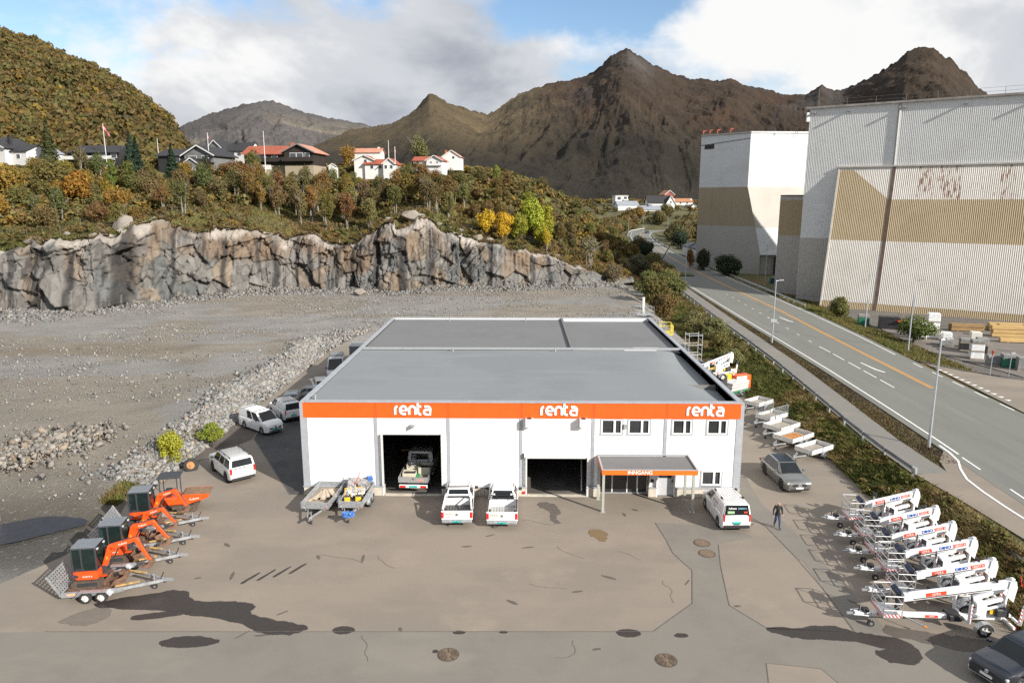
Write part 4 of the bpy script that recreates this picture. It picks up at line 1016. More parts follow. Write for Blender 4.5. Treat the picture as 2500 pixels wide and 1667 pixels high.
# canopy
CY0, CY1, CX0, CX1, CZ = -2.75, -0.06, 5.25, 11.45, 2.95
cn = empty('entrance_canopy', (0, 0, 0)); cn.parent = bld
MB().box(CX0 + 0.06, CX1 - 0.06, CY0 + 0.06, CY1, CZ - 0.22, CZ - 0.07).build('roof', ROOFB, cn)
MB().box(CX0, CX1, CY0, CY0 + 0.06, CZ - 0.34, CZ - 0.02).build('fascia', mat('canopy_orange', (0.86, 0.15, 0.012), 0.45, var=0.05), cn)
MB().box(CX0, CX0 + 0.06, CY0 + 0.06, CY1, CZ - 0.34, CZ - 0.02).box(CX1 - 0.06, CX1, CY0 + 0.06, CY1, CZ - 0.34, CZ - 0.02).build('fascia', MATS['canopy_orange'], cn)
MB().box(CX0 - 0.02, CX1 + 0.02, CY0 - 0.02, CY0 + 0.09, CZ - 0.02, CZ + 0.02).box(CX0 - 0.02, CX0 + 0.09, CY0 + 0.09, CY1, CZ - 0.02, CZ + 0.02).box(CX1 - 0.09, CX1 + 0.02, CY0 + 0.09, CY1, CZ - 0.02, CZ + 0.02).box(CX0, CX1, CY1, CY1 + 0.06, CZ - 0.02, CZ + 0.06).build('edge_trim', MATS['pale_cap'], cn)
GREYG = mat('grey_green_post', (0.40, 0.41, 0.37), 0.5, 0.2, var=0.06)
for x, y in ((CX0 + 0.12, CY0 + 0.12), (CX1 - 0.24, CY0 + 0.12), (CX0 + 0.02, -0.62), (CX1 - 0.32, -0.72)):
    lo = 0.0
    MB().box(x - 0.08, x + 0.08, y - 0.08, y + 0.08, 0.02, CZ - 0.3).box(x - 0.16, x + 0.16, y - 0.16, y + 0.16, 0.0, 0.02).build('post', GREYG, cn)
text('lettering', 'INNGANG', 0.34, PLATE, cn, (7.7, CY0 - 0.012, CZ - 0.18), (R(90), 0, 0), 0.006, bold=0.006)
# signs
for x in (-7.35, 2.55, 12.4): renta(bld, (x, -0.085, 6.14), (R(90), 0, 0), 0.56, PLATE, stroke=0.175)
# small fittings
for x in (0.55, 4.2):
    bp(MB().box(x - 0.27, x + 0.27, -0.55, -0.052, 5.05, 5.62), 'heat_pump', WHITE, bevel=0.03)
    bp(MB().tube((x, -0.3, 5.62), (x, -0.3, 5.635), 0.2, n=14), 'fan_grille', BLACKP)
bp(MB().box(-7.5, -7.22, -0.32, 0.0, 4.92, 5.1).box(-7.42, -7.30, -0.42, -0.3, 4.90, 4.98), 'wall_lamp', GALV)
bp(MB().box(6.95, 7.15, -0.14, 0.0, 4.85, 5.15), 'wall_lamp', GALV); bp(MB().box(0.14, 0.22, -0.2, 0, 2.72, 3.05), 'wall_lamp', DARKMET)
bp(MB().tube((0.22, -0.30, 0.3), (0.22, -0.26, 0.3), 0.10, n=12), 'hose_outlet', REDL)
# orange hi-vis gear on the upper office sill, seen through the glass
# ================================================================== BIG STORES ACROSS THE ROAD
A34 = R(34)
DV = Vector((math.cos(A34), -math.sin(A34), 0)); NV = Vector((-math.sin(A34), -math.cos(A34), 0)); P0 = Vector((56.5, 146.0, 0))
def wp(s, z, off=0.0):
    p = P0 + DV * s + NV * off
    return (p.x, p.y, z)
def metal(name, c, streak=None, st=0.4, lo=0.55, hi=0.72, rough=0.5):
    """painted sheet with vertical streaks"""
    L = [((c[0] * 0.86, c[1] * 0.85, c[2] * 0.82), 0.12, 0.45, 0.65, 0.6), ((c[0] * 0.80, c[1] * 0.76, c[2] * 0.70), 0.8, 0.55, 0.75, 0.5, (1.6, 1.6, 0.06))]
    if streak: L.append((streak, 1.1, lo, hi, st, (2.2, 2.2, 0.07)))
    return layered(name, c, L, rough=rough, bump=0)
SILV = metal('light_sheet', (0.66, 0.67, 0.665)); SILG = metal('grey_sheet', (0.44, 0.42, 0.385)); TANS = metal('tan_sheet', (0.40, 0.315, 0.195), (0.28, 0.20, 0.11), 0.5, 0.52, 0.7)
CREAM = metal('cream_sheet', (0.62, 0.59, 0.54), (0.36, 0.31, 0.25), 0.4); RUSTW = metal('rust_streaked_sheet', (0.64, 0.61, 0.565), (0.24, 0.13, 0.075), 0.7, 0.60, 0.70)
def corr(b, s0, s1, edge, off, pitch=0.30, depth=0.055, rows=1):
    """ribbed sheet between s0..s1; edge(s) -> (z0, z1); off(z) -> distance in front of the wall plane"""
    n = int((s1 - s0) / pitch) * 4
    prof = (0, 0, 1, 1)
    v = []; f = []
    for i in range(n + 1):
        s = s0 + (s1 - s0) * i / n; dd = depth * prof[(i + 1) % 4]
        z0, z1 = edge(s)
        for r in range(rows + 1):
            z = z0 + (z1 - z0) * r / rows; v.append(wp(s, z, off(z) + dd))
    for i in range(n):
        for r in range(rows): 
            a = i * (rows + 1) + r
            f.append((a, a + rows + 1, a + rows + 2, a + 1))
    b.add(v, f); return b
SLEN = 62.0
st = empty('storage_building', wp(0, 0), 0, 'huge ribbed metal storehouse with sloping tan and cream lower wall and rust streaks', 'building')
st_inv = st.matrix_world
def sp(b, name, m, root=None, **k):
    root = root or st
    b.xform(Matrix.Translation(-Vector(root.location)))
    return b.build(name, m, root, **k)
flat = lambda z: 0.0
bat = lambda z: 0.12 + 0.262 * max(0.0, 26.2 - z)
sp(corr(MB(), 0, 15.4, lambda s: (20.15, 37.6), flat), 'upper_wall', SILV)
sp(corr(MB(), 15.9, SLEN, lambda s: (20.15, 37.6), flat), 'upper_wall', SILV)
sp(corr(MB(), 0, 7.0, lambda s: (12.65, 20.15), flat), 'wall', SILV)
sp(corr(MB(), 0, 7.4, lambda s: (0.9, 12.65), flat), 'lower_wall', SILG)
def tl(s): return 25.7 if s < 8.9 else max(20.2, 25.7 - (s - 8.9) * 0.83)
sp(corr(MB(), 6.3, 15.5, lambda s: (tl(s), 26.2), bat), 'cream_panel', CREAM)
RUSTH = metal('heavily_rusted_sheet', (0.62, 0.58, 0.53), (0.20, 0.085, 0.045), 0.9, 0.50, 0.62)
for q0, q1, m_ in ((16.0, 19.9, RUSTW), (19.9, 26.8, RUSTH), (26.8, 32.5, RUSTW), (32.5, 34.6, RUSTH), (34.6, SLEN, RUSTW)): sp(corr(MB(), q0, q1, lambda s: (20.2, 26.2), bat), 'rusty_panel', m_)
sp(corr(MB(), 6.3, 15.5, lambda s: (12.6, tl(s)), bat), 'tan_panel', TANS)
sp(corr(MB(), 16.0, SLEN, lambda s: (12.6, 20.2), bat), 'tan_panel', TANS)
sp(corr(MB(), 6.3, 15.5, lambda s: (1.2, 12.6), bat), 'cream_panel', CREAM); sp(corr(MB(), 16.0, SLEN, lambda s: (1.2, 12.6), bat), 'cream_panel', CREAM)
sp(corr(MB(), 6.3, SLEN, lambda s: (-0.2, 1.2), bat), 'tan_skirt', TANS)
# closing faces, edge trims, gutters, brick foot
TRIM = mat('cream_trim', (0.55, 0.52, 0.47), 0.5, var=0.12, scale=1)
BROWN = mat('brown_downpipe', (0.12, 0.075, 0.055), 0.7, var=0.3, scale=0.6)
sp(MB().add([wp(6.25, 26.3), wp(6.25, -0.3), wp(6.25, -0.3, bat(-0.3) + 0.05), wp(6.25, 26.3, 0.18)], [(0, 1, 2, 3)]), 'end_wall', SILG)
sp(MB().bar(wp(6.25, 26.3, 0.2), wp(6.25, -0.2, bat(-0.2) + 0.08), 0.28, 0.12), 'corner_trim', TRIM)
sp(MB().bar(wp(6.1, 26.35, 0.15), wp(SLEN, 26.35, 0.15), 0.5, 0.28), 'ledge', TRIM)
sp(MB().bar(wp(15.7, 37.4, 0.05), wp(15.7, 26.4, 0.05), 0.42, 0.3), 'gutter_panel', mat('pale_trim_grey', (0.40, 0.40, 0.40), 0.6, var=0.1)); sp(MB().bar(wp(15.75, 26.2, bat(26.2) + 0.06), wp(15.75, -0.2, bat(-0.2) + 0.06), 0.42, 0.14), 'downpipe', BROWN)
sp(MB().add([wp(6.4, -0.2, bat(-0.2) - 0.3), wp(SLEN, -0.2, bat(-0.2) - 0.3), wp(SLEN, -2, bat(-0.2) - 0.3), wp(6.4, -2, bat(-0.2) - 0.3)], [(0, 1, 2, 3)]), 'brick_foot', mat('brown_brick', (0.16, 0.115, 0.085), 0.9, var=0.25, scale=6))
sp(MB().add([wp(-0.1, 0.95, -0.1), wp(7, 0.95, -0.1), wp(7, -2, -0.1), wp(-0.1, -2, -0.1)], [(0, 1, 2, 3)]), 'brick_foot', MATS['brown_brick'])
b = MB(); b.add([wp(0, -2, -0.02), wp(SLEN, -2, -0.02), wp(SLEN, -2, -42), wp(0, -2, -42), wp(0, 37.55, -0.02), wp(SLEN, 37.55, -0.02), wp(SLEN, 37.55, -42), wp(0, 37.55, -42)], [(0, 1, 5, 4), (1, 2, 6, 5), (2, 3, 7, 6), (3, 0, 4, 7), (4, 5, 6, 7)])
sp(b, 'main_body', SILG)
sp(MB().bar(wp(-0.6, 37.75, 0.0), wp(SLEN, 37.75, 0.0), 0.9, 0.36), 'eaves_trim', mat('rusty_eaves', (0.33, 0.30, 0.28), 0.6, var=0.25, scale=0.4)); sp(MB().bar(wp(-0.3, 36.9, 0.12), wp(-0.3, 35.2, 0.12), 0.5, 0.5), 'hopper_head', SILV)
RAILM = mat('thin_rail', (0.12, 0.115, 0.11), 0.6, var=0.2)
for k in range(12):
    s = 1.5 + k * 5.0
    sp(MB().tube(wp(s, 37.9, -0.4), wp(s, 39.2, -0.4), 0.035, n=5), 'roof_rail_post', RAILM)
for h in (38.5, 39.15): sp(MB().tube(wp(1.5, h, -0.4), wp(SLEN, h, -0.4), 0.022, n=5), 'roof_rail', RAILM)
sp(MB().tube(wp(1.3, 37.9, -0.6), wp(1.3, 41.4, -0.6), 0.05, n=6).bar(wp(0.4, 39.4, -0.6), wp(2.2, 39.4, -0.6), 0.05, 0.05).bar(wp(0.6, 38.6, -0.6), wp(2.0, 38.6, -0.6), 0.05, 0.05), 'antenna', RAILM)
for s in (0.9, 7.0, 16.4, 26, 36.5): sp(MB().obox(wp(s, 36.8, 0.5), (0.5, 0.7, 0.25), Matrix.Rotation(-A34, 3, 'Z')), 'flood_lamp', GALV)
# lower annex at the end of the storehouse, in shade
ax = empty('silo_annex', (58.5, 156, 0), 0, 'narrow shaded annex with tan band between the two storehouses', 'building')
def wall45(b, p, q, z0, z1, thick=0.2):
    b.add([(p[0], p[1], z0), (q[0], q[1], z0), (q[0], q[1], z1), (p[0], p[1], z1)], [(0, 1, 2, 3)]); return b
cp, cq = (56.2, 158.0), (64.0, 150.2)
for nm, z0, z1, m_ in (('top_wall', 20.1, 20.9, SILG), ('tan_band', 12.6, 20.1, TANS), ('wall', -2, 12.6, SILG)):
    bb = MB()
    n = 36
    for i in range(n):
        for k, (o0, o1) in enumerate(((0, 0), (0, 0.06), (0.06, 0.06), (0.06, 0))):
            t0, t1 = (i + k / 4) / n, (i + (k + 1) / 4) / n
            P = [(cp[0] + (cq[0] - cp[0]) * t - 0.707 * o, cp[1] + (cq[1] - cp[1]) * t - 0.707 * o) for t, o in ((t0, o0), (t1, o1))]
            wall45(bb, P[0], P[1], z0, z1)
    sp(bb, nm, m_, ax)
sp(MB().prism([(56.2, 158.0), (64.0, 150.2), (72, 158), (64, 166)], 'z', 20.92, 21.2), 'roof', DARKMET, ax)
sp(MB().prism([(56.3, 158.0), (64.0, 150.3), (72, 158), (64, 166)], 'z', -2, 20.9), 'main_body', SILG, ax)
# second storehouse: white, its sunny face battered outwards below
wh = empty('white_storehouse', (62, 200, 0), 0, 'tall white storehouse with a shaded side and tan band beyond the road', 'building')
WSH = metal('white_sheet', (0.66, 0.67, 0.68), rough=0.45); WTAN = metal('pale_tan_sheet', (0.44, 0.42, 0.38)); DTAN = metal('brown_tan_sheet', (0.38, 0.31, 0.215), (0.2, 0.14, 0.08), 0.4)
c0, l0, r0 = Vector((62, 200, 0)), Vector((51.3, 210.7, 0)), Vector((82, 201.5, 0))
def Z(v_, z): return (v_.x, v_.y, z)
fwd = Vector((0.707, -0.707, 0))
c1 = c0 + fwd * 4.9; r1 = r0 + Vector((0.2, -6.0, 0))
sp(MB().add([Z(l0, 23.7), Z(c0, 23.7), Z(c0, 38.0), Z(l0, 38.0)], [(0, 1, 2, 3)]), 'upper_side_wall', WSH, wh)
cm = c0 + fwd * 3.0
sp(MB().add([Z(l0, 13), Z(cm, 13), Z(c0, 23.7), Z(l0, 23.7)], [(0, 1, 2, 3)]), 'tan_side_band', DTAN, wh)
sp(MB().add([Z(l0, -2), Z(c1, -2), Z(c1, 5.4), Z(cm, 13), Z(l0, 13)], [(0, 1, 2, 3, 4)]), 'lower_side_wall', SILG, wh)
sp(MB().add([Z(c0, 23.7), Z(r0, 23.7), Z(r0, 38.0), Z(c0, 38.0)], [(0, 1, 2, 3)]), 'front_wall', WSH, wh)
rm = r0 + (r1 - r0) * 0.6
sp(MB().add([Z(cm, 12.6), Z(rm, 12.6), Z(r0, 23.7), Z(c0, 23.7)], [(0, 1, 2, 3)]), 'sloping_front', WTAN, wh)
sp(MB().add([Z(c1, 5.4), Z(r1, 5.4), Z(rm, 12.6), Z(cm, 12.6)], [(0, 1, 2, 3)]), 'sloping_front', WSH, wh)
c1b = c1 + Vector((0.3, 1.2, 0)); r1b = r1 + Vector((0, 1.2, 0))
sp(MB().add([Z(c1b, -2), Z(r1b, -2), Z(r1b, 5.4), Z(c1b, 5.4)], [(0, 1, 2, 3)]), 'loading_wall', SILG, wh)
sp(MB().box(69.6, 72.2, 196.2, 197.4, -1, 4.8), 'loading_door', DARKIN, wh)
back = Vector((24, 26, 0))
sp(MB().prism([(c0.x + 0.1, c0.y + 0.2), (r0.x, r0.y + 0.1), (r0.x + 14, r0.y + 22), (l0.x + 20, l0.y + 24), (l0.x + 0.15, l0.y + 0.05)], 'z', -2, 37.9), 'main_body', SILG, wh)
sp(MB().bar(Z(l0, 38.15), Z(c0, 38.15), 0.5, 0.4), 'eaves_trim', SILG, wh); sp(MB().bar(Z(c0, 38.15), Z(r0, 38.15), 0.5, 0.4), 'eaves_trim', WSH, wh)
dl = (l0 - c0).normalized(); nl = Vector((-0.707, -0.707, 0))
sp(MB().bar(Z(c0 + nl * 0.05, 36.6), Z(l0 + nl * 0.05, 35.4), 0.1, 0.12), 'eaves_line', DARKMET, wh)
sp(MB().add([Z(l0 - dl * 4.2 + nl * 0.06, 34.3), Z(l0 - dl * 1.2 + nl * 0.06, 34.3), Z(l0 - dl * 1.2 + nl * 0.06, 35.4), Z(l0 - dl * 4.2 + nl * 0.06, 35.6)], [(0, 1, 2, 3)]), 'louvre', DARKIN, wh)
REDP = mat('red_bracket', (0.6, 0.10, 0.05), 0.5, var=0.1)
for k, q in enumerate((0.5, 2.6, 5.0, 9.0)):
    p = l0 - dl * q
    sp(MB().tube(Z(p, 38.3), Z(p, 39.5), 0.06, n=5).bar(Z(p, 39.5), (p.x + 0.9, p.y, 39.5), 0.1, 0.1).bar(Z(p, 38.9), (p.x + 0.7, p.y, 39.45), 0.06, 0.06), 'red_bracket', REDP, wh)
for q in (0.6, 6.5, 12.5, 18): sp(MB().tube((c0.x + q, c0.y + 0.3, 37.2), (c0.x + q, c0.y + 0.3, 39.3), 0.06, n=5).bar((c0.x + q, c0.y + 0.3, 39.0), (c0.x + q + 0.6, c0.y + 0.2, 39.2), 0.06, 0.06), 'lamp_bracket', DARKMET, wh)
# leaning conveyor leg
o = MB().tube((49.8, 212, 17.5), (43.6, 222, 2.0), 0.14, n=6).tube((46.4, 217.5, 9.0), (51.3, 211, 9.0), 0.06, n=5).tube((48.7, 213.8, 14.8), (51.3, 211, 14.8), 0.06, n=5).build('conveyor_leg', BROWN)
tag(o, 'thin dark slanting leg leaning on the white storehouse', 'conveyor leg')
# low workshop with a dark roof beside the road
lb = empty('low_workshop', (55, 215, 0), 0, 'low white workshop with dark shallow roof at the foot of the white storehouse', 'building')
RP = [(58.6, 262, 4.0), (57.3, 224, 4.6), (61.0, 205.5, 5.4), (66.6, 206.0, 7.2), (63.5, 238, 6.6), (61.5, 263, 5.2)]
sp(MB().add(RP + [(x_, y_, z_ - 0.3) for x_, y_, z_ in RP], [tuple(range(6)), tuple(range(11, 5, -1))] + [(i, (i + 1) % 6, 6 + (i + 1) % 6, 6 + i) for i in range(6)]), 'roof', mat('slate_roof', (0.075, 0.078, 0.085), 0.6, var=0.2), lb)
sp(MB().add([(61.2, 205.8, -2), (66.4, 206.2, -2), (66.4, 206.2, 6.8), (61.2, 205.8, 5.1)], [(0, 1, 2, 3)]), 'gable_wall', WSH, lb)
sp(MB().add([(57.5, 224, -2), (61.2, 205.8, -2), (61.2, 205.8, 5.1), (57.5, 224, 4.3)], [(0, 1, 2, 3)]), 'road_wall', WSH, lb); sp(MB().add([(58.8, 262, -2), (57.5, 224, -2), (57.5, 224, 4.3), (58.8, 262, 3.7)], [(0, 1, 2, 3)]), 'road_wall', WSH, lb)
for k in range(3): sp(MB().bar((57.4 + 0.45 * k, 226 + k * 11, 4.75 - 0.17 * k), (63.4 - 0.7 * k, 231 + k * 11, 6.75 - 0.35 * k), 0.3, 0.12), 'roof_seam', DARKIN, lb)

# ================================================================== HOUSES
HW = mat('white_boards', (0.60, 0.60, 0.585), 0.6, var=0.04, scale=0.5, stretch=(1, 1, 6)); HD = mat('charcoal_boards', (0.022, 0.023, 0.026), 0.7, var=0.15, scale=0.5); HG = mat('grey_boards', (0.15, 0.155, 0.16), 0.7, var=0.1, scale=0.5)
HBR = mat('dark_brown_boards', (0.026, 0.018, 0.015), 0.7, var=0.2, scale=0.5); HTAN = mat('tan_foundation', (0.30, 0.25, 0.18), 0.8, var=0.1)
RD = mat('dark_roof_tiles', (0.024, 0.024, 0.027), 0.7, var=0.2, scale=0.8, bump=0.3); RRED = mat('red_roof_tiles', (0.30, 0.075, 0.04), 0.7, var=0.18, scale=0.8, bump=0.3); RPINK = mat('faded_red_roof_tiles', (0.46, 0.21, 0.14), 0.7, var=0.15, scale=0.8); RGREY = mat('grey_roof_sheet', (0.23, 0.25, 0.29), 0.55, var=0.12, scale=0.5); RORG = mat('brown_orange_tiles', (0.36, 0.17, 0.09), 0.7, var=0.2, scale=0.8)
HP = mat('house_pane', (0.05, 0.06, 0.07), 0.05, var=0.2, spec=0.7)
def volume(root, x0, x1, y0, y1, z0, z1, rise, axis, wm, rm, eave=0.5, foot=None, hip=0.0):
    """one gabled volume: walls, two roof slopes; axis = ridge direction; local coordinates"""
    if foot: MB().box(x0 + 0.03, x1 - 0.03, y0 + 0.03, y1 - 0.03, z0 - 3, z0 + foot).build('foundation', HTAN if foot > 0.7 else CONC, root); zb = z0 + foot
    else: zb = z0 - 3
    xm, ym = (x0 + x1) / 2, (y0 + y1) / 2
    b = MB()
    if axis == 'x':
        b.prism([(y0, zb), (y1, zb), (y1, z1), (ym, z1 + rise - 0.05), (y0, z1)], 'x', x0, x1)
    else:
        b.prism([(x0, zb), (x1, zb), (x1, z1), (xm, z1 + rise - 0.05), (x0, z1)], 'y', y0, y1)
    b.build('wall', wm, root)
    th = 0.22; e = eave
    for s in (-1, 1):
        if axis == 'x':
            half = (y1 - y0) / 2; ye = ym + s * (half + e); ze = z1 - rise / half * e
            pts = [(x0 - e, ye, ze), (x1 + e, ye, ze), (x1 + e - hip, ym, z1 + rise), (x0 - e + hip, ym, z1 + rise)]
        else:
            half = (x1 - x0) / 2; xe_ = xm + s * (half + e); ze = z1 - rise / half * e
            pts = [(xe_, y0 - e, ze), (xe_, y1 + e, ze), (xm, y1 + e - hip, z1 + rise), (xm, y0 - e + hip, z1 + rise)]
        MB().add(pts + [(p[0], p[1], p[2] + th) for p in pts], [(0, 1, 2, 3), (4, 5, 6, 7), (0, 1, 5, 4), (1, 2, 6, 5), (2, 3, 7, 6), (3, 0, 4, 7)]).build('roof', rm, root)
        if axis == 'y':     # white barge boards on the gable facing the viewer
            MB().bar((xe_, y0 - e - 0.06, ze + 0.1), (xm, y0 - e - 0.06, z1 + rise + 0.1), 0.08, 0.32).build('barge_board', HW if wm is not HD and wm is not HBR else HG, root)
def hwin(root, x, y, z, w_, h_, face='y'):
    wn = empty('window', (0, 0, 0)); wn.parent = root
    if face == 'y':
        MB().box(x - w_ / 2 - 0.1, x + w_ / 2 + 0.1, y - 0.06, y + 0.1, z - h_ / 2 - 0.1, z + h_ / 2 + 0.1).build('frame', FRAMEW, wn)
        MB().box(x - w_ / 2, x + w_ / 2, y - 0.09, y, z - h_ / 2, z + h_ / 2).build('pane', HP, wn)
    else:
        MB().box(y - 0.1, y + 0.06, x - w_ / 2 - 0.1, x + w_ / 2 + 0.1, z - h_ / 2 - 0.1, z + h_ / 2 + 0.1).build('frame', FRAMEW, wn)
        MB().box(y, y + 0.09, x - w_ / 2, x + w_ / 2, z - h_ / 2, z + h_ / 2).build('pane', HP, wn)
def balcony(root, x0, x1, y0, y1, z, m_, name='balcony'):
    bl_ = empty('balcony', (0, 0, 0)); bl_.parent = root
    MB().box(x0, x1, y0, y1, z - 0.2, z).build('deck', m_, bl_)
    MB().box(x0, x1, y0 - 0.08, y0, z - 0.1, z + 1.0).build('railing', m_, bl_)
    MB().box(x0 - 0.08, x0, y0, y1, z - 0.1, z + 1.0).build('railing', m_, bl_)
def chimney(root, x, y, z, m_): MB().box(x - 0.45, x + 0.45, y - 0.4, y + 0.4, z - 1.5, z + 1.0).box(x - 0.52, x + 0.52, y - 0.47, y + 0.47, z + 1.0, z + 1.15).build('chimney', m_, root)
CHR = mat('red_brick', (0.35, 0.12, 0.07), 0.85, var=0.2, scale=6)
G_H = 'houses on the slope above the quarry'
def house(x, y, z, rz, label): return empty('house', (x, y, z), R(rz), label, 'house', G_H)
h = house(-134.7, 190, 28.5, -16, 'large white house with black chimney and balcony at the edge of the hill')
h.scale = (0.91, 0.91, 0.91)
volume(h, -9, 5.5, -5, 5, 0, 5.2, 3.0, 'y', HW, RD, 0.7); chimney(h, 3.0, -1.0, 7.6, HD); balcony(h, -6.5, 2.0, -6.6, -5, 3.0, HG); hwin(h, -1.5, -5, 4.2, 2.0, 1.3); hwin(h, -4.5, -5, 4.2, 1.6, 1.3); hwin(h, 2.8, -5, 4.2, 1.0, 1.2); volume(h, 5.5, 11.5, -3.5, 4.5, 0, 4.2, 1.8, 'x', HW, RD, 0.4); hwin(h, 8.5, -3.5, 2.8, 1.2, 1.1)
h = house(-128, 196, 29.6, -8, 'small white outbuilding with grey roof behind the tall conifer')
h.scale = (0.83, 0.83, 0.83)
volume(h, -3, 3.2, -3, 3, 0, 3.4, 1.7, 'y', HW, RGREY, 0.4); hwin(h, 0.8, -3, 2.0, 1.2, 1.0)
h = house(-110.6, 192, 29, -6, 'dark house with long white balcony railing beside a flagpole')
h.scale = (0.76, 0.76, 0.76)
volume(h, -9.3, 9.6, -5, 5, 0, 4.4, 2.3, 'x', HD, RD, 0.8, hip=3.5); balcony(h, -10.6, 8.0, -6.8, -5, 2.0, HW); hwin(h, -4.0, -5, 3.2, 1.5, 1.4); hwin(h, 3.5, -5, 3.2, 1.1, 1.5); hwin(h, 7.6, -5, 3.2, 2.0, 1.4); hwin(h, -7.2, -5, 3.2, 1.0, 1.3); chimney(h, -1.5, 0.5, 6.2, HD)
h = house(-85.2, 190, 27.9, -10, 'black house with grey front gable and dark balcony behind the spruces')
h.scale = (0.88, 0.88, 0.88)
volume(h, -9.5, 2.0, -4, 5, 0, 4.0, 1.9, 'x', HD, RD, 0.7); volume(h, 0.5, 9.8, -6, 5, 0, 3.9, 2.5, 'y', HG, RD, 0.8); balcony(h, 0.8, 10.2, -8, -6, 1.7, HBR); hwin(h, 3.2, -6, 2.9, 2.4, 1.3); hwin(h, 7.2, -6, 2.9, 2.0, 1.3); hwin(h, -3.5, -4, 2.7, 2.2, 1.2); chimney(h, -2.4, 1, 5.8, HD)
h = house(-81.8, 182, 26.3, -8, 'small grey gabled shed just below the black house')
h.scale = (0.75, 0.75, 0.75)
volume(h, -2.9, 2.9, -2.5, 3, 0, 3.4, 1.9, 'y', HG, RD, 0.4); MB().box(-1.6, 1.6, -2.6, -2.5, -0.6, 2.2).build('garage_door', mat('grey_door'), h)
h = house(-82.1, 207, 30.6, -14, 'white house with dark roof and pale grey gable behind the black house')
h.scale = (0.74, 0.74, 0.74)
volume(h, -7.5, 0.2, -5.5, 5, 0, 4.4, 3.4, 'y', HG, RD, 0.5); volume(h, 0, 9.6, -3.5, 5.0, 0, 4.2, 3.0, 'x', HW, RD, 0.5); hwin(h, 2.6, -3.5, 3.0, 1.5, 1.4); hwin(h, 5.4, -3.5, 3.0, 1.5, 1.4); chimney(h, 1.8, 0.4, 6.8, HD)
h = house(-61.3, 191, 28, -5, 'long dark timber house with bright red roof over the green lawn')
h.scale = (0.9, 0.9, 0.9)
volume(h, -11.0, 3.5, -4.5, 5, 0, 4.3, 2.2, 'x', HBR, RRED, 0.7, foot=0.9); volume(h, 1.6, 10.0, -6.2, 4, 0, 4.6, 2.0, 'y', HBR, RPINK, 0.8, foot=0.9); chimney(h, 1.6, 0, 6.4, CHR); hwin(h, -5.6, -4.5, 3.4, 2.0, 1.3); hwin(h, -2.0, -4.5, 3.4, 1.6, 1.3); hwin(h, 4.2, -6.2, 3.5, 1.7, 1.4); hwin(h, 6.2, -6.2, 3.5, 1.7, 1.4); hwin(h, 8.3, -6.2, 3.5, 1.2, 1.4); balcony(h, 1.4, 10.4, -7.6, -6.2, 2.1, HBR); balcony(h, -10.4, 1.2, -5.6, -4.5, 2.1, HBR); MB().box(-8.2, -3.2, -4.62, -4.5, -0.2, 1.2).build('garage_door', HW, h)
h = house(-48.4, 187, 27.6, 0, 'tiny white garden shed with dark roof beside the long red-roofed house')
h.scale = (0.6, 0.6, 0.6)
volume(h, -1.6, 1.6, -1.5, 1.5, 0, 1.7, 1.0, 'y', HW, RD, 0.35)
h = house(-38.4, 192, 27.6, -4, 'low white house with orange tiled roof and small flag at its gable')
h.scale = (0.72, 0.72, 0.66)
volume(h, -7.2, 0.2, -3.0, 5, 0, 4.2, 1.8, 'y', HW, RRED, 0.6); volume(h, -3.0, 6.6, -4.0, 3.0, -0.2, 2.7, 1.7, 'x', HW, RRED, 0.6); volume(h, 4.2, 8.4, -5.8, 3.0, -0.2, 2.7, 1.9, 'y', HW, RRED, 0.5); hwin(h, -0.4, -4.0, 1.4, 1.1, 1.2); hwin(h, 2.6, -4.0, 1.4, 1.1, 1.2); hwin(h, 5.2, -5.8, 1.4, 0.9, 1.3); hwin(h, 7.2, -5.8, 1.4, 0.9, 1.3); chimney(h, -1.0, 2, 5.3, HW); hwin(h, -3.0, -3.0, 3.8, 1.0, 1.0)
h = house(-42.3, 203, 30.6, -4, 'white house with faded red roof peeping over the orange-roofed one')
h.scale = (0.6, 0.6, 0.55)
volume(h, -6, 6, -4, 4, 0, 4.4, 2.0, 'x', HW, RPINK, 0.6); chimney(h, 4.5, 0, 6.0, HW)
h = house(-23.6, 191, 28, -8, 'white house with bright red roof, black chimney and balcony on the crest')
h.scale = (0.6, 0.6, 0.55)
volume(h, -7.0, 2.4, -4, 4, 0, 4.0, 1.8, 'x', HW, RRED, 0.6); volume(h, -0.8, 6.0, -5.2, 4, 0, 4.0, 2.0, 'y', HW, RRED, 0.7); hwin(h, 1.2, -5.2, 2.8, 0.9, 1.0); hwin(h, 3.9, -5.2, 2.8, 0.9, 1.0); chimney(h, 0.0, 0, 5.8, HD); balcony(h, -0.6, 5.8, -6.2, -5.2, 1.6, HW)
h = house(-18.6, 197, 29.6, -4, 'small white gabled house with brick chimney at the right end of the crest')
h.scale = (0.6, 0.6, 0.55)
volume(h, -4, 4.2, -4, 4, 0, 3.4, 2.9, 'y', HW, RRED, 0.5); chimney(h, -3.0, 0, 5.6, CHR); hwin(h, 1.0, -4, 3.0, 1.0, 1.2)
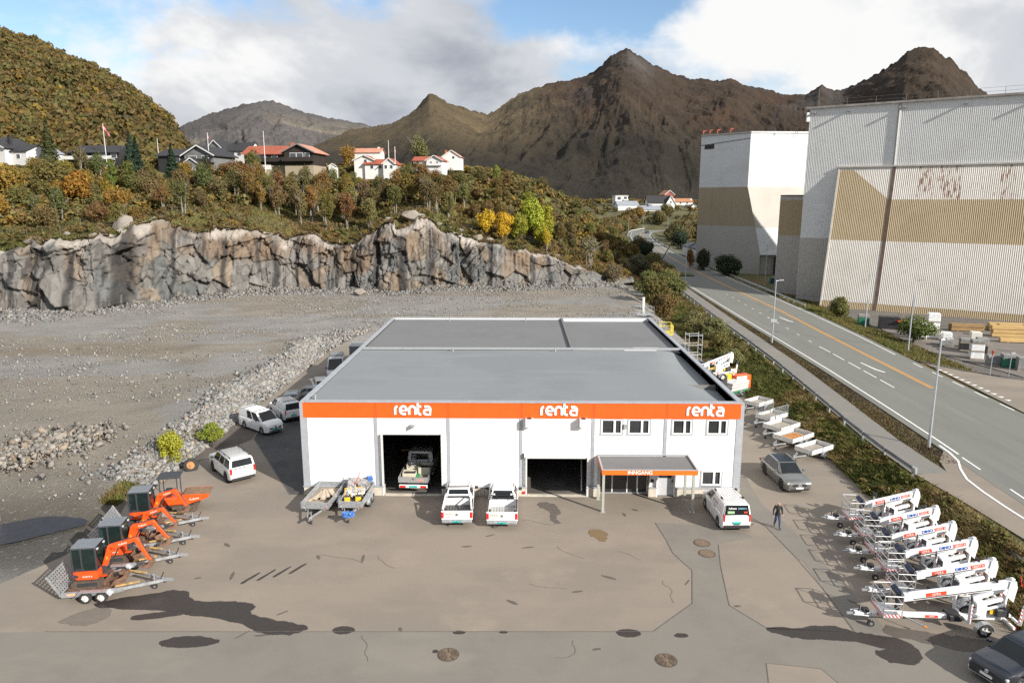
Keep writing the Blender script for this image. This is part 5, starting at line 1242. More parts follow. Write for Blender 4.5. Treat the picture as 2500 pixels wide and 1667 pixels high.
# far village beyond the bend
G_V = 'far houses beyond the bend of the road'
def fh(x, y, z, rz, label): return empty('house', (x, y, z), R(rz), label, 'house', G_V)
h = fh(80.2, 585, 17.7, 10, 'white flat-roofed modern house with big windows far beyond the bend')
h.scale = (0.85, 0.85, 0.85)
MB().box(-7, 5, -5, 5, -4, 7.0).build('wall', HW, h); MB().box(-7.4, 5.4, -5.6, 5.4, 7.0, 7.5).build('roof', HW, h); hwin(h, -3.5, -5, 4.8, 3.4, 2.6); hwin(h, 2.6, -5, 4.8, 3.0, 3.0); hwin(h, 2.8, -5, 1.0, 2.8, 2.0); balcony(h, 0.5, 5.2, -6.4, -5, 3.0, HW)
h = fh(80.6, 552, 13.6, 14, 'long low house with pale grey roof and red gable trim near the bend')
h.scale = (1.02, 1.02, 1.02)
volume(h, -9, 7, -4, 4, 0, 3.2, 2.6, 'x', HW, RGREY, 0.6); MB().box(7.0, 7.2, -4, 4, 1.6, 2.2).build('trim_board', REDP, h)
h = fh(98.2, 546, 10.6, 8, 'low grey-roofed house with snow boards next to the pale grey roof')
h.scale = (1.12, 1.12, 1.12)
volume(h, -9, 8, -5, 5, 0, 2.6, 2.4, 'x', HW, RGREY, 0.6); chimney(h, -3, -1, 4.8, HD)
h = fh(110.4, 572, 14.6, 4, 'white house with steep dark roof and two gables in the far village')
h.scale = (1.10, 1.10, 1.10)
volume(h, -11, 6, -5, 5, 0, 3.6, 4.6, 'x', HW, RD, 0.6); volume(h, 2.0, 7.6, -7, 5, 0, 3.6, 4.4, 'y', HW, RD, 0.5); hwin(h, 4.8, -7, 3.8, 1.2, 1.2)
h = fh(122.2, 612, 21.4, 20, 'small dark red gabled house at the foot of the mountain')
h.scale = (1.08, 1.08, 1.08)
volume(h, -4, 4, -4, 4, 0, 3.4, 3.0, 'y', mat('red_boards', (0.20, 0.045, 0.03), 0.7, var=0.15), RORG, 0.6)
h = fh(133.2, 600, 16.0, 0, 'white house with rusty orange hipped roof in the far village')
h.scale = (0.91, 0.91, 0.91)
volume(h, -9, 8, -5, 5, 0, 3.6, 2.6, 'x', HW, RORG, 0.8, hip=3); hwin(h, -3, -5, 2.2, 1.4, 1.3); hwin(h, 3, -5, 2.2, 1.4, 1.3)
h = fh(137.3, 580, 11.9, 0, 'white house with dark roof half hidden by the storehouse')
h.scale = (0.76, 0.76, 0.76)
volume(h, -8, 8, -5, 5, 0, 3.4, 2.8, 'x', HW, RD, 0.6); volume(h, -4, 2, -7, 4, 0, 4.0, 2.8, 'y', HW, RD, 0.5)

# flagpoles
FLAGR = mat('flag_red', (0.55, 0.03, 0.05), 0.7, var=0.1, scale=3); 
def flagpole(x, y, z, h_, label, flag=None):
    t = empty('flagpole', (x, y, z), 0, label, 'flagpole', 'flagpoles by the houses')
    MB().tube((0, 0, -1), (0, 0, h_), 0.11, 0.06, n=8).build('pole', HW, t)
    MB().tube((0, 0, h_), (0, 0, h_ + 0.16), 0.12, 0.04, n=8).build('finial', HW, t)
    if flag:
        f = empty('flag', (0, 0, 0)); f.parent = t
        dx, dz, ln = flag
        for k, (m_, a, c) in enumerate(((FLAGR, 0.0, 0.36), (PLATE, 0.36, 0.44), (BLUE, 0.44, 0.56), (PLATE, 0.56, 0.64), (FLAGR, 0.64, 1.0))):
            bb = MB(); n = 8; v = []; ff = []
            for i in range(n + 1):
                s = i / n * ln
                for q in (a, c):
                    v.append((0.08 + dx * s, 0.15 * math.sin(s * 2.2), h_ - 0.2 - q * 1.1 * (1 - 0.35 * i / n) + dz * s))
                if i: ff.append((2 * i - 2, 2 * i - 1, 2 * i + 1, 2 * i))
            bb.add(v, ff).build('stripe', m_, f)
flagpole(-105.2, 184, 27.6, 11.2, 'tall white flagpole with a red flag hanging in front of the dark house', (0.55, -0.85, 2.6))
flagpole(-79, 184, 28, 8.6, 'white flagpole with a limp flag beside the black house', (0.12, -0.9, 1.8))
flagpole(-65.2, 185, 28, 9, 'bare white flagpole in front of the red-roofed house')
flagpole(-32.6, 188, 27, 6.4, 'short white flagpole at the gable of the orange-roofed house', (0.1, -0.9, 1.4))
flagpole(-36.4, 200, 29, 6.9, 'bare flagpole behind the orange-roofed house')
flagpole(-97.8, 196, 29, 7.1, 'bare wooden pole between the two dark houses')

# ================================================================== ROADSIDE
STEELP = mat('galvanised_pole', (0.45, 0.48, 0.52), 0.4, 0.5, var=0.08, scale=1)
def lamp(x, y, z, h_, arm, label, lean=(0, 0)):
    t = empty('street_lamp', (x, y, z), 0, label, 'street lamp', 'street lamps along the road')
    MB().tube((0, 0, -0.3), (0, 0, 0.5), 0.13, n=10).build('base', STEELP, t)
    MB().tube((0, 0, 0.5), (lean[0], lean[1], h_), 0.105, 0.055, n=10).build('pole', STEELP, t)
    ax_, ay = arm
    MB().tube((lean[0], lean[1], h_), (lean[0] + ax_ * 0.6, lean[1] + ay * 0.6, h_ + 0.05), 0.04, n=8).build('arm', STEELP, t)
    hd = MB().bar((lean[0] + ax_ * 0.4, lean[1] + ay * 0.4, h_ + 0.08), (lean[0] + ax_, lean[1] + ay, h_ + 0.10), 0.26, 0.10).build('lamp_head', GALV, t)
    return t
lamp(32.16, 53.75, 0.95, 8.6, (0.9, 0.1), 'tall grey street lamp on the grass nearest the yard entrance')
t = lamp(34.21, 95.5, 0.95, 8.5, (1.0, 0.1), 'grey street lamp with a small box on it in the verge halfway along the road')
MB().box(-0.42, 0.42, -0.2, -0.12, 2.9, 3.35).build('sign_back', GALV, t)
lamp(37.6, 163, 0.95, 10.2, (1.1, 0), 'grey street lamp in the shade of the storehouse, left of the road')
lamp(50.84, 92, 0.6, 9.3, (1.0, -0.3), 'street lamp beside the large bush right of the road')
lamp(56.5, 165, 0.3, 9.6, (-0.2, 0), 'thin mast in front of the white storehouse door')
lamp(54.9, 112.4, 0.1, 8.6, (0.8, 0), 'street lamp with stays by the foot of the tan wall')
lamp(45.5, 268, 0.95, 9.8, (1.2, 0), 'dark street lamp at the edge of the far shaded road')
lamp(57.0, 383, 0.9, 10.0, (0.8, 0), 'far street lamp left of the bend'); lamp(72.5, 430, 0.9, 10.5, (0.8, 0), 'far street lamp in the middle of the bend'); lamp(97, 478, 0.9, 9.5, (0.8, 0), 'farthest street lamp behind the bend barrier')
lamp(76.9, 108, 0.0, 9.0, (0.5, 0), 'pale yard lamp mast against the ribbed cream wall')
# pole at the left edge
t = empty('lamp_post', (-33.3, 41.7, 0.0), 0, 'grey lamp post cut off by the left edge beside the puddle', 'lamp post')
MB().tube((0, 0, -0.2), (-0.1, 0, 7.0), 0.10, 0.07, n=10).build('pole', STEELP, t); MB().tube((0, 0, -0.2), (0, 0, 0.45), 0.14, n=10).build('base', STEELP, t)
MB().bar((-0.1, 0, 7.0), (-0.9, 0, 7.1), 0.24, 0.1).build('lamp_head', GALV, t)
# guard rails
def guard(name, pts, label, z=1.0, post=4.0, beam=GALV, style='w'):
    t = empty(name, (pts[0][0], pts[0][1], z), 0, label, 'guard rail')
    o_ = Vector((pts[0][0], pts[0][1], 0))
    P = [Vector((x, y, 0)) - o_ for x, y in pts]
    for a, c in zip(P, P[1:]):
        d_ = (c - a); n_ = Vector((-d_.y, d_.x, 0)).normalized()
        bb = MB()
        prof = ((0.0, 0.42), (0.06, 0.47), (0.0, 0.55), (0.0, 0.60), (0.06, 0.68), (0.0, 0.73))
        bb.add([a + n_ * p + Vector((0, 0, q)) for p, q in prof] + [c + n_ * p + Vector((0, 0, q)) for p, q in prof], [(i, i + 1, i + 7, i + 6) for i in range(5)])
        bb.build('beam', beam, t)
    L = 0; 
    for a, c in zip(P, P[1:]):
        seg = (c - a).length; k = 0
        while L < seg:
            p = a + (c - a) * (L / seg)
            MB().box(p.x - 0.07, p.x + 0.07, p.y - 0.05, p.y + 0.05, -0.5, 0.74).build('post', GALV, t); L += post
        L -= seg
    return t
gp = [(float(ip(y, RAIL)), float(y)) for y in (47.6, 52, 58, 64, 72, 82, 94, 108, 124, 140, 160, 180)]
t = guard('guard_rail', gp, 'long steel guard rail between the path and the weedy slope', 0.95, 3.9, mat('weathered_rail', (0.16, 0.165, 0.18), 0.5, 0.4, var=0.2, scale=1))
MB().tube((-0.02, -0.25, 0.30), (-0.02, -0.25, 0.76), 0.17, n=10).build('end_terminal', GALV, t)
gp = [(float(ip(y, R_EDGE)) + 1.3, float(y)) for y in (128, 150, 172, 200, 230, 262, 300, 340, 375, 410)]
guard('guard_rail', gp, 'steel guard rail on the storehouse side of the road', 0.95, 6, ALU)
gp = [(float(ip(y, L_EDGE)) - 1.6, float(y)) for y in (395, 425, 450, 470, 488, 502)]
guard('guard_rail', gp, 'pale guard rail round the outside of the far bend', 1.0, 6, WHITE)
# signs
t = empty('road_sign', (52.1, 77.4, 0.9), 0, 'give-way sign on a pole seen edge-on at the side road', 'road sign')
MB().tube((0, 0, -0.4), (0.05, 0, 2.9), 0.04, n=8).build('pole', STEELP, t)
MB().add([(-0.12, -0.42, 2.85), (0.12, 0.42, 2.85), (0.0, 0.0, 2.1), (-0.10, -0.42, 2.87), (0.14, 0.42, 2.87), (0.02, 0.02, 2.1)], [(0, 1, 2), (3, 5, 4), (0, 3, 4, 1), (1, 4, 5, 2), (2, 5, 3, 0)]).build('sign_plate', REDS, t)
t = empty('signpost', (56.2, 80.3, 0.1), 0, 'short bare post in front of the grey pallets', 'post')
MB().tube((0, 0, -0.3), (0.05, 0, 2.7), 0.045, n=8).build('pole', STEELP, t); MB().box(-0.1, 0.4, -0.1, 0.1, 2.7, 2.85).build('lamp', GALV, t)

# ---- works yard goods
WRAPM = mat('white_wrapped_stack', (0.72, 0.73, 0.74), 0.4, var=0.12, scale=3, bump=0.3); TIMB = mat('yellow_timber', (0.48, 0.32, 0.13), 0.75, var=0.15, scale=2, stretch=(0.5, 6, 6)); TIMD = mat('brown_timber', (0.27, 0.17, 0.075), 0.75, var=0.2, scale=2, stretch=(0.5, 6, 6)); GRYB = mat('grey_blocks', (0.22, 0.22, 0.215), 0.85, var=0.25, scale=3, bump=0.3); GRNB = mat('green_bin', (0.02, 0.15, 0.09), 0.5, var=0.15)
BLKP = mat('black_wrap', (0.03, 0.03, 0.033), 0.4, var=0.3, scale=3)
def stack(name, x, y, w_, d_, hs, m_, label, rz=-20, cat='pallet stack', group='wrapped pallet stacks in the works yard', pal=True):
    t = empty(name, (x, y, 0.03), R(rz), label, cat, group)
    z = 0.0
    for k, h_ in enumerate(hs):
        if pal:
            MB().box(-w_ / 2, w_ / 2, -d_ / 2, d_ / 2, z, z + 0.12).build('pallet', WOOD, t); z += 0.12
        mm = m_[k % len(m_)] if isinstance(m_, list) else m_
        MB().box(-w_ / 2 + 0.03 * random.random(), w_ / 2 - 0.03 * random.random(), -d_ / 2 + 0.03, d_ / 2 - 0.03, z, z + h_ - 0.03).build('load', mm, t, bevel=0.05); z += h_
    return t
stack('pallet_stack', 58.9, 103.5, 1.3, 1.3, [1.1, 1.1], WRAPM, 'white wrapped pallet stack next to the roadside bush, lower of the pair')
stack('pallet_stack', 60.9, 104.3, 1.6, 1.4, [1.1, 1.1, 1.2], WRAPM, 'tallest white wrapped pallet stack in the works yard')
stack('pallet_stack', 61.9, 102.3, 1.2, 1.2, [1.1], WRAPM, 'single white wrapped pallet in front of the tallest stack')
stack('pallet_stack', 64.2, 107.0, 2.2, 1.0, [0.35], WRAPM, 'low white sheet pack lying behind the white stacks')
stack('pallet_stack', 59.6, 98.3, 1.6, 1.2, [0.8], [GRYB], 'pallet of white and grey blocks below the white stacks')
stack('pallet_stack', 60.5, 95.6, 1.4, 1.2, [0.9, 0.5], [BLKP, GRYB], 'black wrapped pallet between grey block pallets')
stack('pallet_stack', 62.5, 96.8, 1.3, 1.3, [1.0, 1.1], [BLKP, CREAM], 'tall pallet with pale top standing behind the black wrapped ones')
stack('pallet_stack', 61.0, 93.0, 1.3, 1.3, [1.1, 0.9], [BLKP, GRYB], 'tall dark pallet with steel mesh top in the middle of the row')
stack('pallet_stack', 58.5, 90.0, 1.5, 1.3, [0.9, 0.9, 0.4], [WRAPM, WRAPM, GRYB], 'white pallet topped with grey blocks near the give-way sign')
stack('pallet_stack', 58.6, 86.8, 1.4, 1.3, [1.1], [GRYB], 'grey stone pallet just behind the give-way sign')
stack('skip', 59.8, 85.6, 1.8, 1.4, [1.1, 0.5], [GRNB, GRYB], 'green bin filled with grey slabs in the works yard', cat='bin', group='bins in the works yard', pal=False)
stack('pallet_stack', 60.2, 83.9, 1.2, 1.2, [1.5], [GRYB], 'tall grey wrapped pallet to the right of the green bin')
stack('pallet_stack', 61.8, 83.2, 1.2, 1.2, [1.5], [GRYB], 'grey net-wrapped pallet at the right edge of the picture')
stack('skip', 55.9, 115.2, 1.7, 1.4, [1.3, 0.5], [GRNB, GRYB], 'dark green bin with rubble at the foot of the tan wall', cat='bin', group='bins in the works yard', pal=False)
t = stack('skip', 58.6, 112.3, 3.0, 1.8, [2.0], [BLKP], 'black open container with a red lid panel by the tan wall', cat='bin', group='bins in the works yard', pal=False)
MB().box(1.0, 3.0, -1.4, 0.4, 1.35, 1.45).build('red_lid', REDS, t)
def timber(x, y, n, ln, hs, m_, label, rz=-34):
    t = empty('timber_stack', (x, y, 0.03), R(rz), label, 'timber stack', 'timber stacks in the works yard')
    z = 0.1
    for q in (0.2, 0.8): MB().box((q - 0.5) * ln - 0.08, (q - 0.5) * ln + 0.08, -n * 0.55 / 2, n * 0.55 / 2, 0, 0.1).build('bearer', WOOD, t)
    for r_ in range(hs):
        for k in range(n):
            off = random.uniform(-0.15, 0.15)
            MB().box(-ln / 2 + off, ln / 2 + off, -n * 0.55 / 2 + k * 0.55 + 0.02, -n * 0.55 / 2 + (k + 1) * 0.55 - 0.02, z + 0.01, z + 0.5).build('bundle', m_, t)
        z += 0.56
timber(69.5, 110.0, 2, 4.6, 2, TIMD, 'brown timber stack two bundles high with paper labels', -12); timber(73.5, 104.8, 2, 6.4, 3, TIMB, 'yellow timber stack three bundles high at the right edge', -14)
timber(71.2, 101.0, 2, 4.4, 1, TIMB, 'low yellow plank pile on bearers in front of the timber stacks', -12); timber(76.5, 110.5, 3, 6, 2, TIMB, 'long yellow timber stack behind the others near the cream wall', -14)
# blue skip by the loading door, far dark car comes with the vehicles
t = empty('container_skip', (63.5, 176, -0.5), R(-10), 'dark blue open skip with red plate at the storehouse loading door', 'skip')
MB().prism([(-2.0, 0.3), (-1.7, 1.9), (1.9, 1.9), (1.9, 0.3)], 'y', -1.1, 1.1).build('body', mat('petrol_blue', (0.01, 0.075, 0.10), 0.5, var=0.2), t); MB().box(-0.4, 0.6, 1.0, 1.06, 1.9, 2.9).build('plate', REDS, t)
# ================================================================== VEGETATION
LEAF = leafmat('leaves'); LEAFA = leafmat('leaf_mass', 'attr', 0.22, 0.3)
BARK = mat('pale_birch_bark', (0.22, 0.20, 0.175), 0.9, var=0.35, scale=5, stretch=(1, 1, 3)); BARKD = mat('dark_bark', (0.075, 0.06, 0.045), 0.9, var=0.3, scale=5)
def leaf_quads(P, Nn, size, r):
    """quads at P facing Nn"""
    n = len(P)
    a = r.normal(size=(n, 3)); a -= (a * Nn).sum(1, keepdims=True) * Nn; a /= np.linalg.norm(a, axis=1, keepdims=True) + 1e-9
    b_ = np.cross(Nn, a); s = (size * r.uniform(0.6, 1.35, n))[:, None]
    a = a * s; b_ = b_ * s * r.uniform(0.55, 0.95, n)[:, None]
    V = np.stack([P - a - b_ * 0.6, P + a * 0.3 - b_, P + a + b_ * 0.5, P - a * 0.4 + b_], 1).reshape(-1, 3)
    return V, np.arange(4 * n).reshape(n, 4)
def crown_points(r, n, rx, rz_, zc, lumps, lr=(0.24, 0.46)):
    """points in the outer part of a lumpy crown"""
    C_ = []; 
    k = 0
    while len(C_) < lumps:
        d = r.normal(size=3); d /= np.linalg.norm(d); q = r.uniform(0.35, 0.95)
        C_.append((d[0] * rx * q * 0.75, d[1] * rx * q * 0.75, zc + d[2] * rz_ * q * 0.8, r.uniform(*lr)))
    C_.append((0, 0, zc + rz_ * 0.45, 0.5)); C_ = np.array(C_)
    w_ = C_[:, 3] ** 2; idx = r.choice(len(C_), n, p=w_ / w_.sum())
    d = r.normal(size=(n, 3)); d /= np.linalg.norm(d, axis=1, keepdims=True)
    rad = (C_[idx, 3] * rx * r.uniform(0.55, 1.08, n) ** 0.7)[:, None]
    P = C_[idx, :3] + d * rad * np.array([1, 1, min(1.35, rz_ / rx)])
    Nn = d + 0.55 * r.normal(size=(n, 3)) + np.array([0, 0, 0.25]); Nn /= np.linalg.norm(Nn, axis=1, keepdims=True)
    return P, Nn
def deciduous(seed, h_, rx, n, leaf, trunk_frac=0.35, lumps=11, multi=1, bark=BARK):
    """mesh pair (crown, trunk) of unit use"""
    r = np.random.default_rng(seed)
    zc = h_ * (0.5 + trunk_frac * 0.42); rz_ = h_ - zc
    P, Nn = crown_points(r, n, rx, rz_, zc, lumps)
    P[:, 2] = np.maximum(P[:, 2], h_ * trunk_frac * 0.55)
    V, F = leaf_quads(P, Nn, leaf, r)
    cr = np_mesh('crown', V, F, LEAF)
    b = MB(); rr = random.Random(seed)
    for k in range(multi):
        bx, by_ = (rr.uniform(-0.5, 0.5) * (multi > 1), rr.uniform(-0.4, 0.4) * (multi > 1))
        tx, ty = bx * 2.2 + rr.uniform(-0.5, 0.5), by_ * 2 + rr.uniform(-0.5, 0.5)
        p0, p1, p2 = Vector((bx, by_, -0.6)), Vector(((bx + tx) / 2, (by_ + ty) / 2, h_ * 0.45)), Vector((tx, ty, h_ * 0.86))
        r0 = h_ * 0.016 + 0.02
        b.tube(p0, p1, r0, r0 * 0.7, n=6).tube(p1, p2, r0 * 0.7, r0 * 0.25, n=6)
        for q in range(4):
            s0 = p1 + (p2 - p1) * rr.uniform(-0.2, 0.7); a = rr.uniform(0, 6.28)
            b.tube(s0, s0 + Vector((math.cos(a) * rx * 0.7, math.sin(a) * rx * 0.7, h_ * rr.uniform(0.10, 0.26))), r0 * 0.42, r0 * 0.12, n=5)
    return cr, b.mesh('trunk', bark)
def spruce(seed, h_, rx, n, leaf):
    r = np.random.default_rng(seed)
    t = r.uniform(0, 1, n) ** 0.75; z = h_ * (1 - 0.94 * t); a = r.uniform(0, 6.283, n)
    layer = np.abs(((z / h_ * 11) % 1) - 0.3); rad = rx * t * (0.95 - 0.5 * layer) * r.uniform(0.45, 1.05, n)
    P = np.stack([rad * np.cos(a), rad * np.sin(a), z - 0.22 * rad], 1)
    Nn = np.stack([np.cos(a) * 0.6, np.sin(a) * 0.6, np.full(n, 0.9)], 1) + 0.4 * r.normal(size=(n, 3)); Nn /= np.linalg.norm(Nn, axis=1, keepdims=True)
    V, F = leaf_quads(P, Nn, leaf, r)
    return np_mesh('crown', V, F, LEAF), MB().tube((0, 0, -0.6), (0, 0, h_ * 0.95), h_ * 0.018, 0.02, n=6).mesh('trunk', BARKD)
KIND = {}
for i in range(6): KIND['birch%d' % i] = deciduous(300 + i, 7.5, 2.2, 2500, 0.145, 0.24, 20, multi=2 + (i % 3))
for i in range(4): KIND['round%d' % i] = deciduous(320 + i, 5.6, 2.9, 3000, 0.16, 0.04, 22, multi=3, bark=BARKD)
for i in range(3): KIND['slim%d' % i] = deciduous(330 + i, 8.5, 1.75, 2400, 0.145, 0.14, 18)
for i in range(4): KIND['bush%d' % i] = deciduous(340 + i, 3.2, 2.1, 4200, 0.10, 0.02, 20, multi=3, bark=BARKD)
for i in range(3): KIND['spruce%d' % i] = spruce(350 + i, 9.0, 2.3, 3200, 0.17)
for i in range(2): KIND['bare%d' % i] = deciduous(360 + i, 4.5, 2.3, 260, 0.16, 0.15, 10, multi=5, bark=mat('grey_twigs', (0.22, 0.19, 0.165), 0.9, var=0.2))
COLS = dict(rust=(0.118, 0.072, 0.026), gold=(0.180, 0.112, 0.022), olive=(0.086, 0.078, 0.028), green=(0.058, 0.072, 0.025), brown=(0.098, 0.070, 0.036), lime=(0.185, 0.20, 0.026), yellow=(0.36, 0.25, 0.02), dark=(0.020, 0.032, 0.019), pale=(0.118, 0.110, 0.048), grey=(0.10, 0.086, 0.058))
def tree(kind, x, y, z, s, c, label, group=None, name='tree', cat='tree', sz=None):
    t = empty(name, (x, y, z), random.uniform(0, 6.28), label, cat, group)
    t.scale = (s, s, sz or s)
    cr, tr = KIND[kind]
    cc = COLS[c] if isinstance(c, str) else c
    mixc = 0.0 if c in ('yellow', 'lime', 'dark') or not isinstance(c, str) else 0.35
    cc = [(q * (1 - mixc) + w_ * mixc) * 1.6 for q, w_ in zip(cc, (0.102, 0.082, 0.028))]
    j = [random.uniform(0.86, 1.14) for _ in range(3)]
    for nm, me in (('crown', cr), ('trunk', tr)):
        o = bpy.data.objects.new(nm, me); col.objects.link(o); o.parent = t
        o.color = (cc[0] * j[0], cc[1] * j[1], cc[2] * j[2], 1)
    return t
# -- named, recognisable trees
tree('round0', -108.5, 150, hzf(-108.5, 150), 1.55, 'gold', 'broad golden-orange tree left of the pale boulder, above the cliff')
tree('round1', -100.0, 152, hzf(-100, 152), 1.55, 'olive', 'broad olive green-brown tree beside the golden-orange one')
tree('round2', -92.0, 150, hzf(-92, 150), 1.35, (0.19, 0.10, 0.018), 'orange-brown tree between the olive tree and the green conifers')
tree('birch1', -116.0, 146, hzf(-116, 146), 1.2, 'brown', 'thin brown birch with pale stems at the far edge of the cliff')
tree('spruce0', -119.0, 183, hzf(-119, 183), 1.45, (0.05, 0.058, 0.022), 'tall olive conifer standing between the white house and its outbuilding', cat='conifer')
tree('spruce1', -88.0, 166, hzf(-88, 166), 1.35, 'dark', 'dark spruce in front of the house with the white railing', cat='conifer')
tree('spruce2', -92.5, 172, hzf(-92.5, 172), 1.4, (0.03, 0.045, 0.028), 'bluish spruce just right of the tall flagpole', cat='conifer')
tree('spruce1', -79.5, 165, hzf(-79.5, 165), 1.25, 'dark', 'broad dark spruce in front of the grey shed', cat='conifer', sz=1.1)
tree('spruce2', -72.0, 166, hzf(-72, 166), 0.85, (0.04, 0.056, 0.024), 'small green spruce right of the grey shed', cat='conifer')
tree('slim0', -84.5, 156, hzf(-84.5, 156), 1.05, 'green', 'bright green young tree in front of the spruces'); tree('slim1', -89.5, 158, hzf(-89.5, 158), 1.0, (0.075, 0.10, 0.022), 'light green tree among the spruces above the boulder')
tree('round3', -75.5, 150, hzf(-75.5, 150), 0.8, 'gold', 'small orange tree above the middle of the cliff')
tree('round2', 2.2, 162, hzf(2.2, 162), 1.25, 'lime', 'tall broad lime green aspen above the right end of the cliff', 'aspens', sz=1.75); tree('slim0', 6.0, 163, hzf(6, 163), 1.15, 'lime', 'narrow lime green aspen, just right of the tallest one', 'aspens'); tree('round1', -0.6, 159.5, hzf(-0.6, 159.5), 0.85, (0.17, 0.175, 0.024), 'lower lime aspen in front of the tall one', 'aspens', sz=1.1); tree('round3', 4.5, 160.5, hzf(4.5, 160.5), 0.8, (0.19, 0.19, 0.024), 'low lime aspen at the foot of the narrow one', 'aspens', sz=1.0)
tree('round0', -7.6, 158.5, hzf(-7.6, 158.5), 0.85, 'yellow', 'bright yellow birch, leftmost of the yellow ones', 'yellow birches', sz=1.0); tree('round1', -4.0, 157.5, hzf(-4, 157.5), 0.9, 'yellow', 'bright yellow birch in the middle of the yellow ones', 'yellow birches', sz=1.05); tree('birch5', 5.6, 158.5, hzf(5.6, 158.5), 0.62, (0.30, 0.22, 0.02), 'slender yellow birch at the right foot of the lime aspens', 'yellow birches')
tree('birch0', -47.0, 198, hzf(-47, 198), 1.05, 'gold', 'golden tree between the red-roofed and the orange-roofed house'); tree('birch2', -28.5, 205, hzf(-28.5, 205), 1.35, 'pale', 'tall pale green tree behind the orange-roofed house'); tree('round1', -27.5, 190, hzf(-27.5, 190), 0.9, 'brown', 'brown tree between the orange-roofed and the red-roofed white house')
tree('slim2', -6.5, 188, hzf(-6.5, 188) - 0.5, 0.8, (0.115, 0.15, 0.025), 'light green tree right of the small gabled house'); tree('round3', 2.0, 180, hzf(2, 180), 0.85, (0.125, 0.155, 0.025), 'round lime green tree on the right slope')
tree('bare0', 15.5, 163, hzf(15.5, 163), 1.5, 'grey', 'almost leafless grey shrub between the aspens and the dark willows', cat='shrub')
# -- the wood on the slope
r_ = random.Random(12)
AREA = []
ORD = 'first second third fourth fifth sixth seventh eighth ninth tenth eleventh twelfth thirteenth fourteenth fifteenth sixteenth seventeenth eighteenth nineteenth twentieth'.split() + ['%dth' % k for k in range(21, 60)]
def single_out(items, key, how):
    by = {}
    for o in items: by.setdefault(o['label'], []).append(o)
    for lb_, L_ in by.items():
        if len(L_) > 1:
            for k, o in enumerate(sorted(L_, key=key)): o['label'] = lb_ + ', ' + ORD[k] + ' ' + how
def scatter(n, xr, yr, mind, kinds, cols_, smin, smax, label_of, group, tries=6000, keep=None):
    k = 0; made = []
    for _ in range(tries):
        if k >= n: break
        x, y = r_.uniform(*xr), r_.uniform(*yr)
        if y < ip(x, CLIFF_Y) + 8 or (keep and not keep(x, y)): continue
        if any((x - a) ** 2 + (y - c) ** 2 < mind * mind for a, c in AREA): continue
        AREA.append((x, y)); k += 1
        c = r_.choice(cols_); s = r_.uniform(smin, smax)
        made.append(tree(r_.choice(kinds), x, y, hzf(x, y), s, c, label_of(c), group))
    single_out(made, lambda o: o.location.x / o.location.y, 'from the left')
HOUSES = [(-134, 190, 13), (-128, 196, 5), (-110, 190, 10), (-85, 188, 11), (-82, 181, 4), (-82, 207, 9), (-61, 189, 12), (-60, 182, 7), (-48, 186, 3), (-38, 190, 8), (-42, 203, 5), (-23, 190, 6), (-18, 196, 5)]
nohouse = lambda x, y: all((x - a) ** 2 + (y - c) ** 2 > q * q for a, c, q in HOUSES)
NM = dict(rust='rust', gold='golden', olive='olive green', green='green', brown='brown', pale='pale green', grey='grey-brown', dark='dark green')
scatter(46, (-64, -12), (152, 172), 2.4, ['birch0', 'birch1', 'birch2', 'birch3', 'birch4', 'birch5'], ['rust', 'olive', 'olive', 'brown', 'gold', 'pale', 'olive'], 0.75, 1.05, lambda c: NM[c] + ' birch in the row above the cliff', 'birch row above the cliff')
scatter(75, (-135, -60), (128, 178), 2.9, ['round0', 'round1', 'round2', 'round3', 'birch2', 'birch5'], ['rust', 'olive', 'brown', 'gold', 'green', 'olive'], 0.62, 0.98, lambda c: NM[c] + ' tree in the wood below the dark houses', 'wood below the dark houses', keep=nohouse)
scatter(70, (-62, 24), (166, 190), 2.6, ['round0', 'round1', 'round2', 'round3', 'birch0', 'birch4'], ['rust', 'olive', 'brown', 'rust', 'pale', 'green'], 0.42, 0.72, lambda c: NM[c] + ' low tree below the red-roofed houses', 'low trees on the upper slope', keep=nohouse)
scatter(40, (2, 38), (174, 275), 4.0, ['round0', 'round1', 'round2', 'round3'], ['olive', 'rust', 'green', 'pale', 'olive'], 0.5, 0.9, lambda c: NM[c] + ' tree on the right shoulder of the hill', 'trees on the right shoulder', keep=lambda x, y: x < ip(y, L_EDGE) - 5)
scatter(26, (-50, -8), (180, 187), 1.7, ['round0', 'round1', 'round2', 'round3'], ['olive', 'pale', 'green', 'brown', 'gold'], 0.32, 0.5, lambda c: NM[c] + ' garden bush in front of the white houses', 'garden bushes', keep=lambda x, y: all((x - a) ** 2 + (y - c) ** 2 > (q * 0.75) ** 2 for a, c, q in HOUSES))
# -- willows and bushes between quarry and road
W = [(25.5, 132, 1.75, 'green'), (29.0, 141, 1.7, 'green'), (27.0, 149, 1.6, 'olive'), (24.5, 121, 1.25, 'olive'), (31.5, 153, 1.5, 'pale'), (33.0, 168, 1.6, 'olive'), (29.5, 178, 1.9, 'grey'), (36, 192, 1.6, 'pale'), (20.5, 160, 1.3, 'grey'), (26.8, 108, 1.1, 'pale'), (27.6, 99, 1.15, 'pale'), (26.3, 92, 1.0, 'olive'), (28.6, 114, 1.0, 'olive'), (25.6, 84, 0.8, 'pale'), (27.4, 87, 0.7, 'olive'), (25.0, 101, 1.0, 'olive'), (40, 232, 1.8, 'dark'), (42.5, 262, 1.9, 'green')]
made = []
for i, (x, y, s, c) in enumerate(W):
    made.append(tree('bush%d' % (i % 4), x, y, gzf(x, y) - 0.1, s, c, NM[c] + ' willow bush between the gravel lot and the footpath', 'willow bushes along the footpath', 'bush', 'bush', sz=s * (1.15 if y > 118 else 0.95)))
single_out(made, lambda o: o.location.y, 'from the camera')
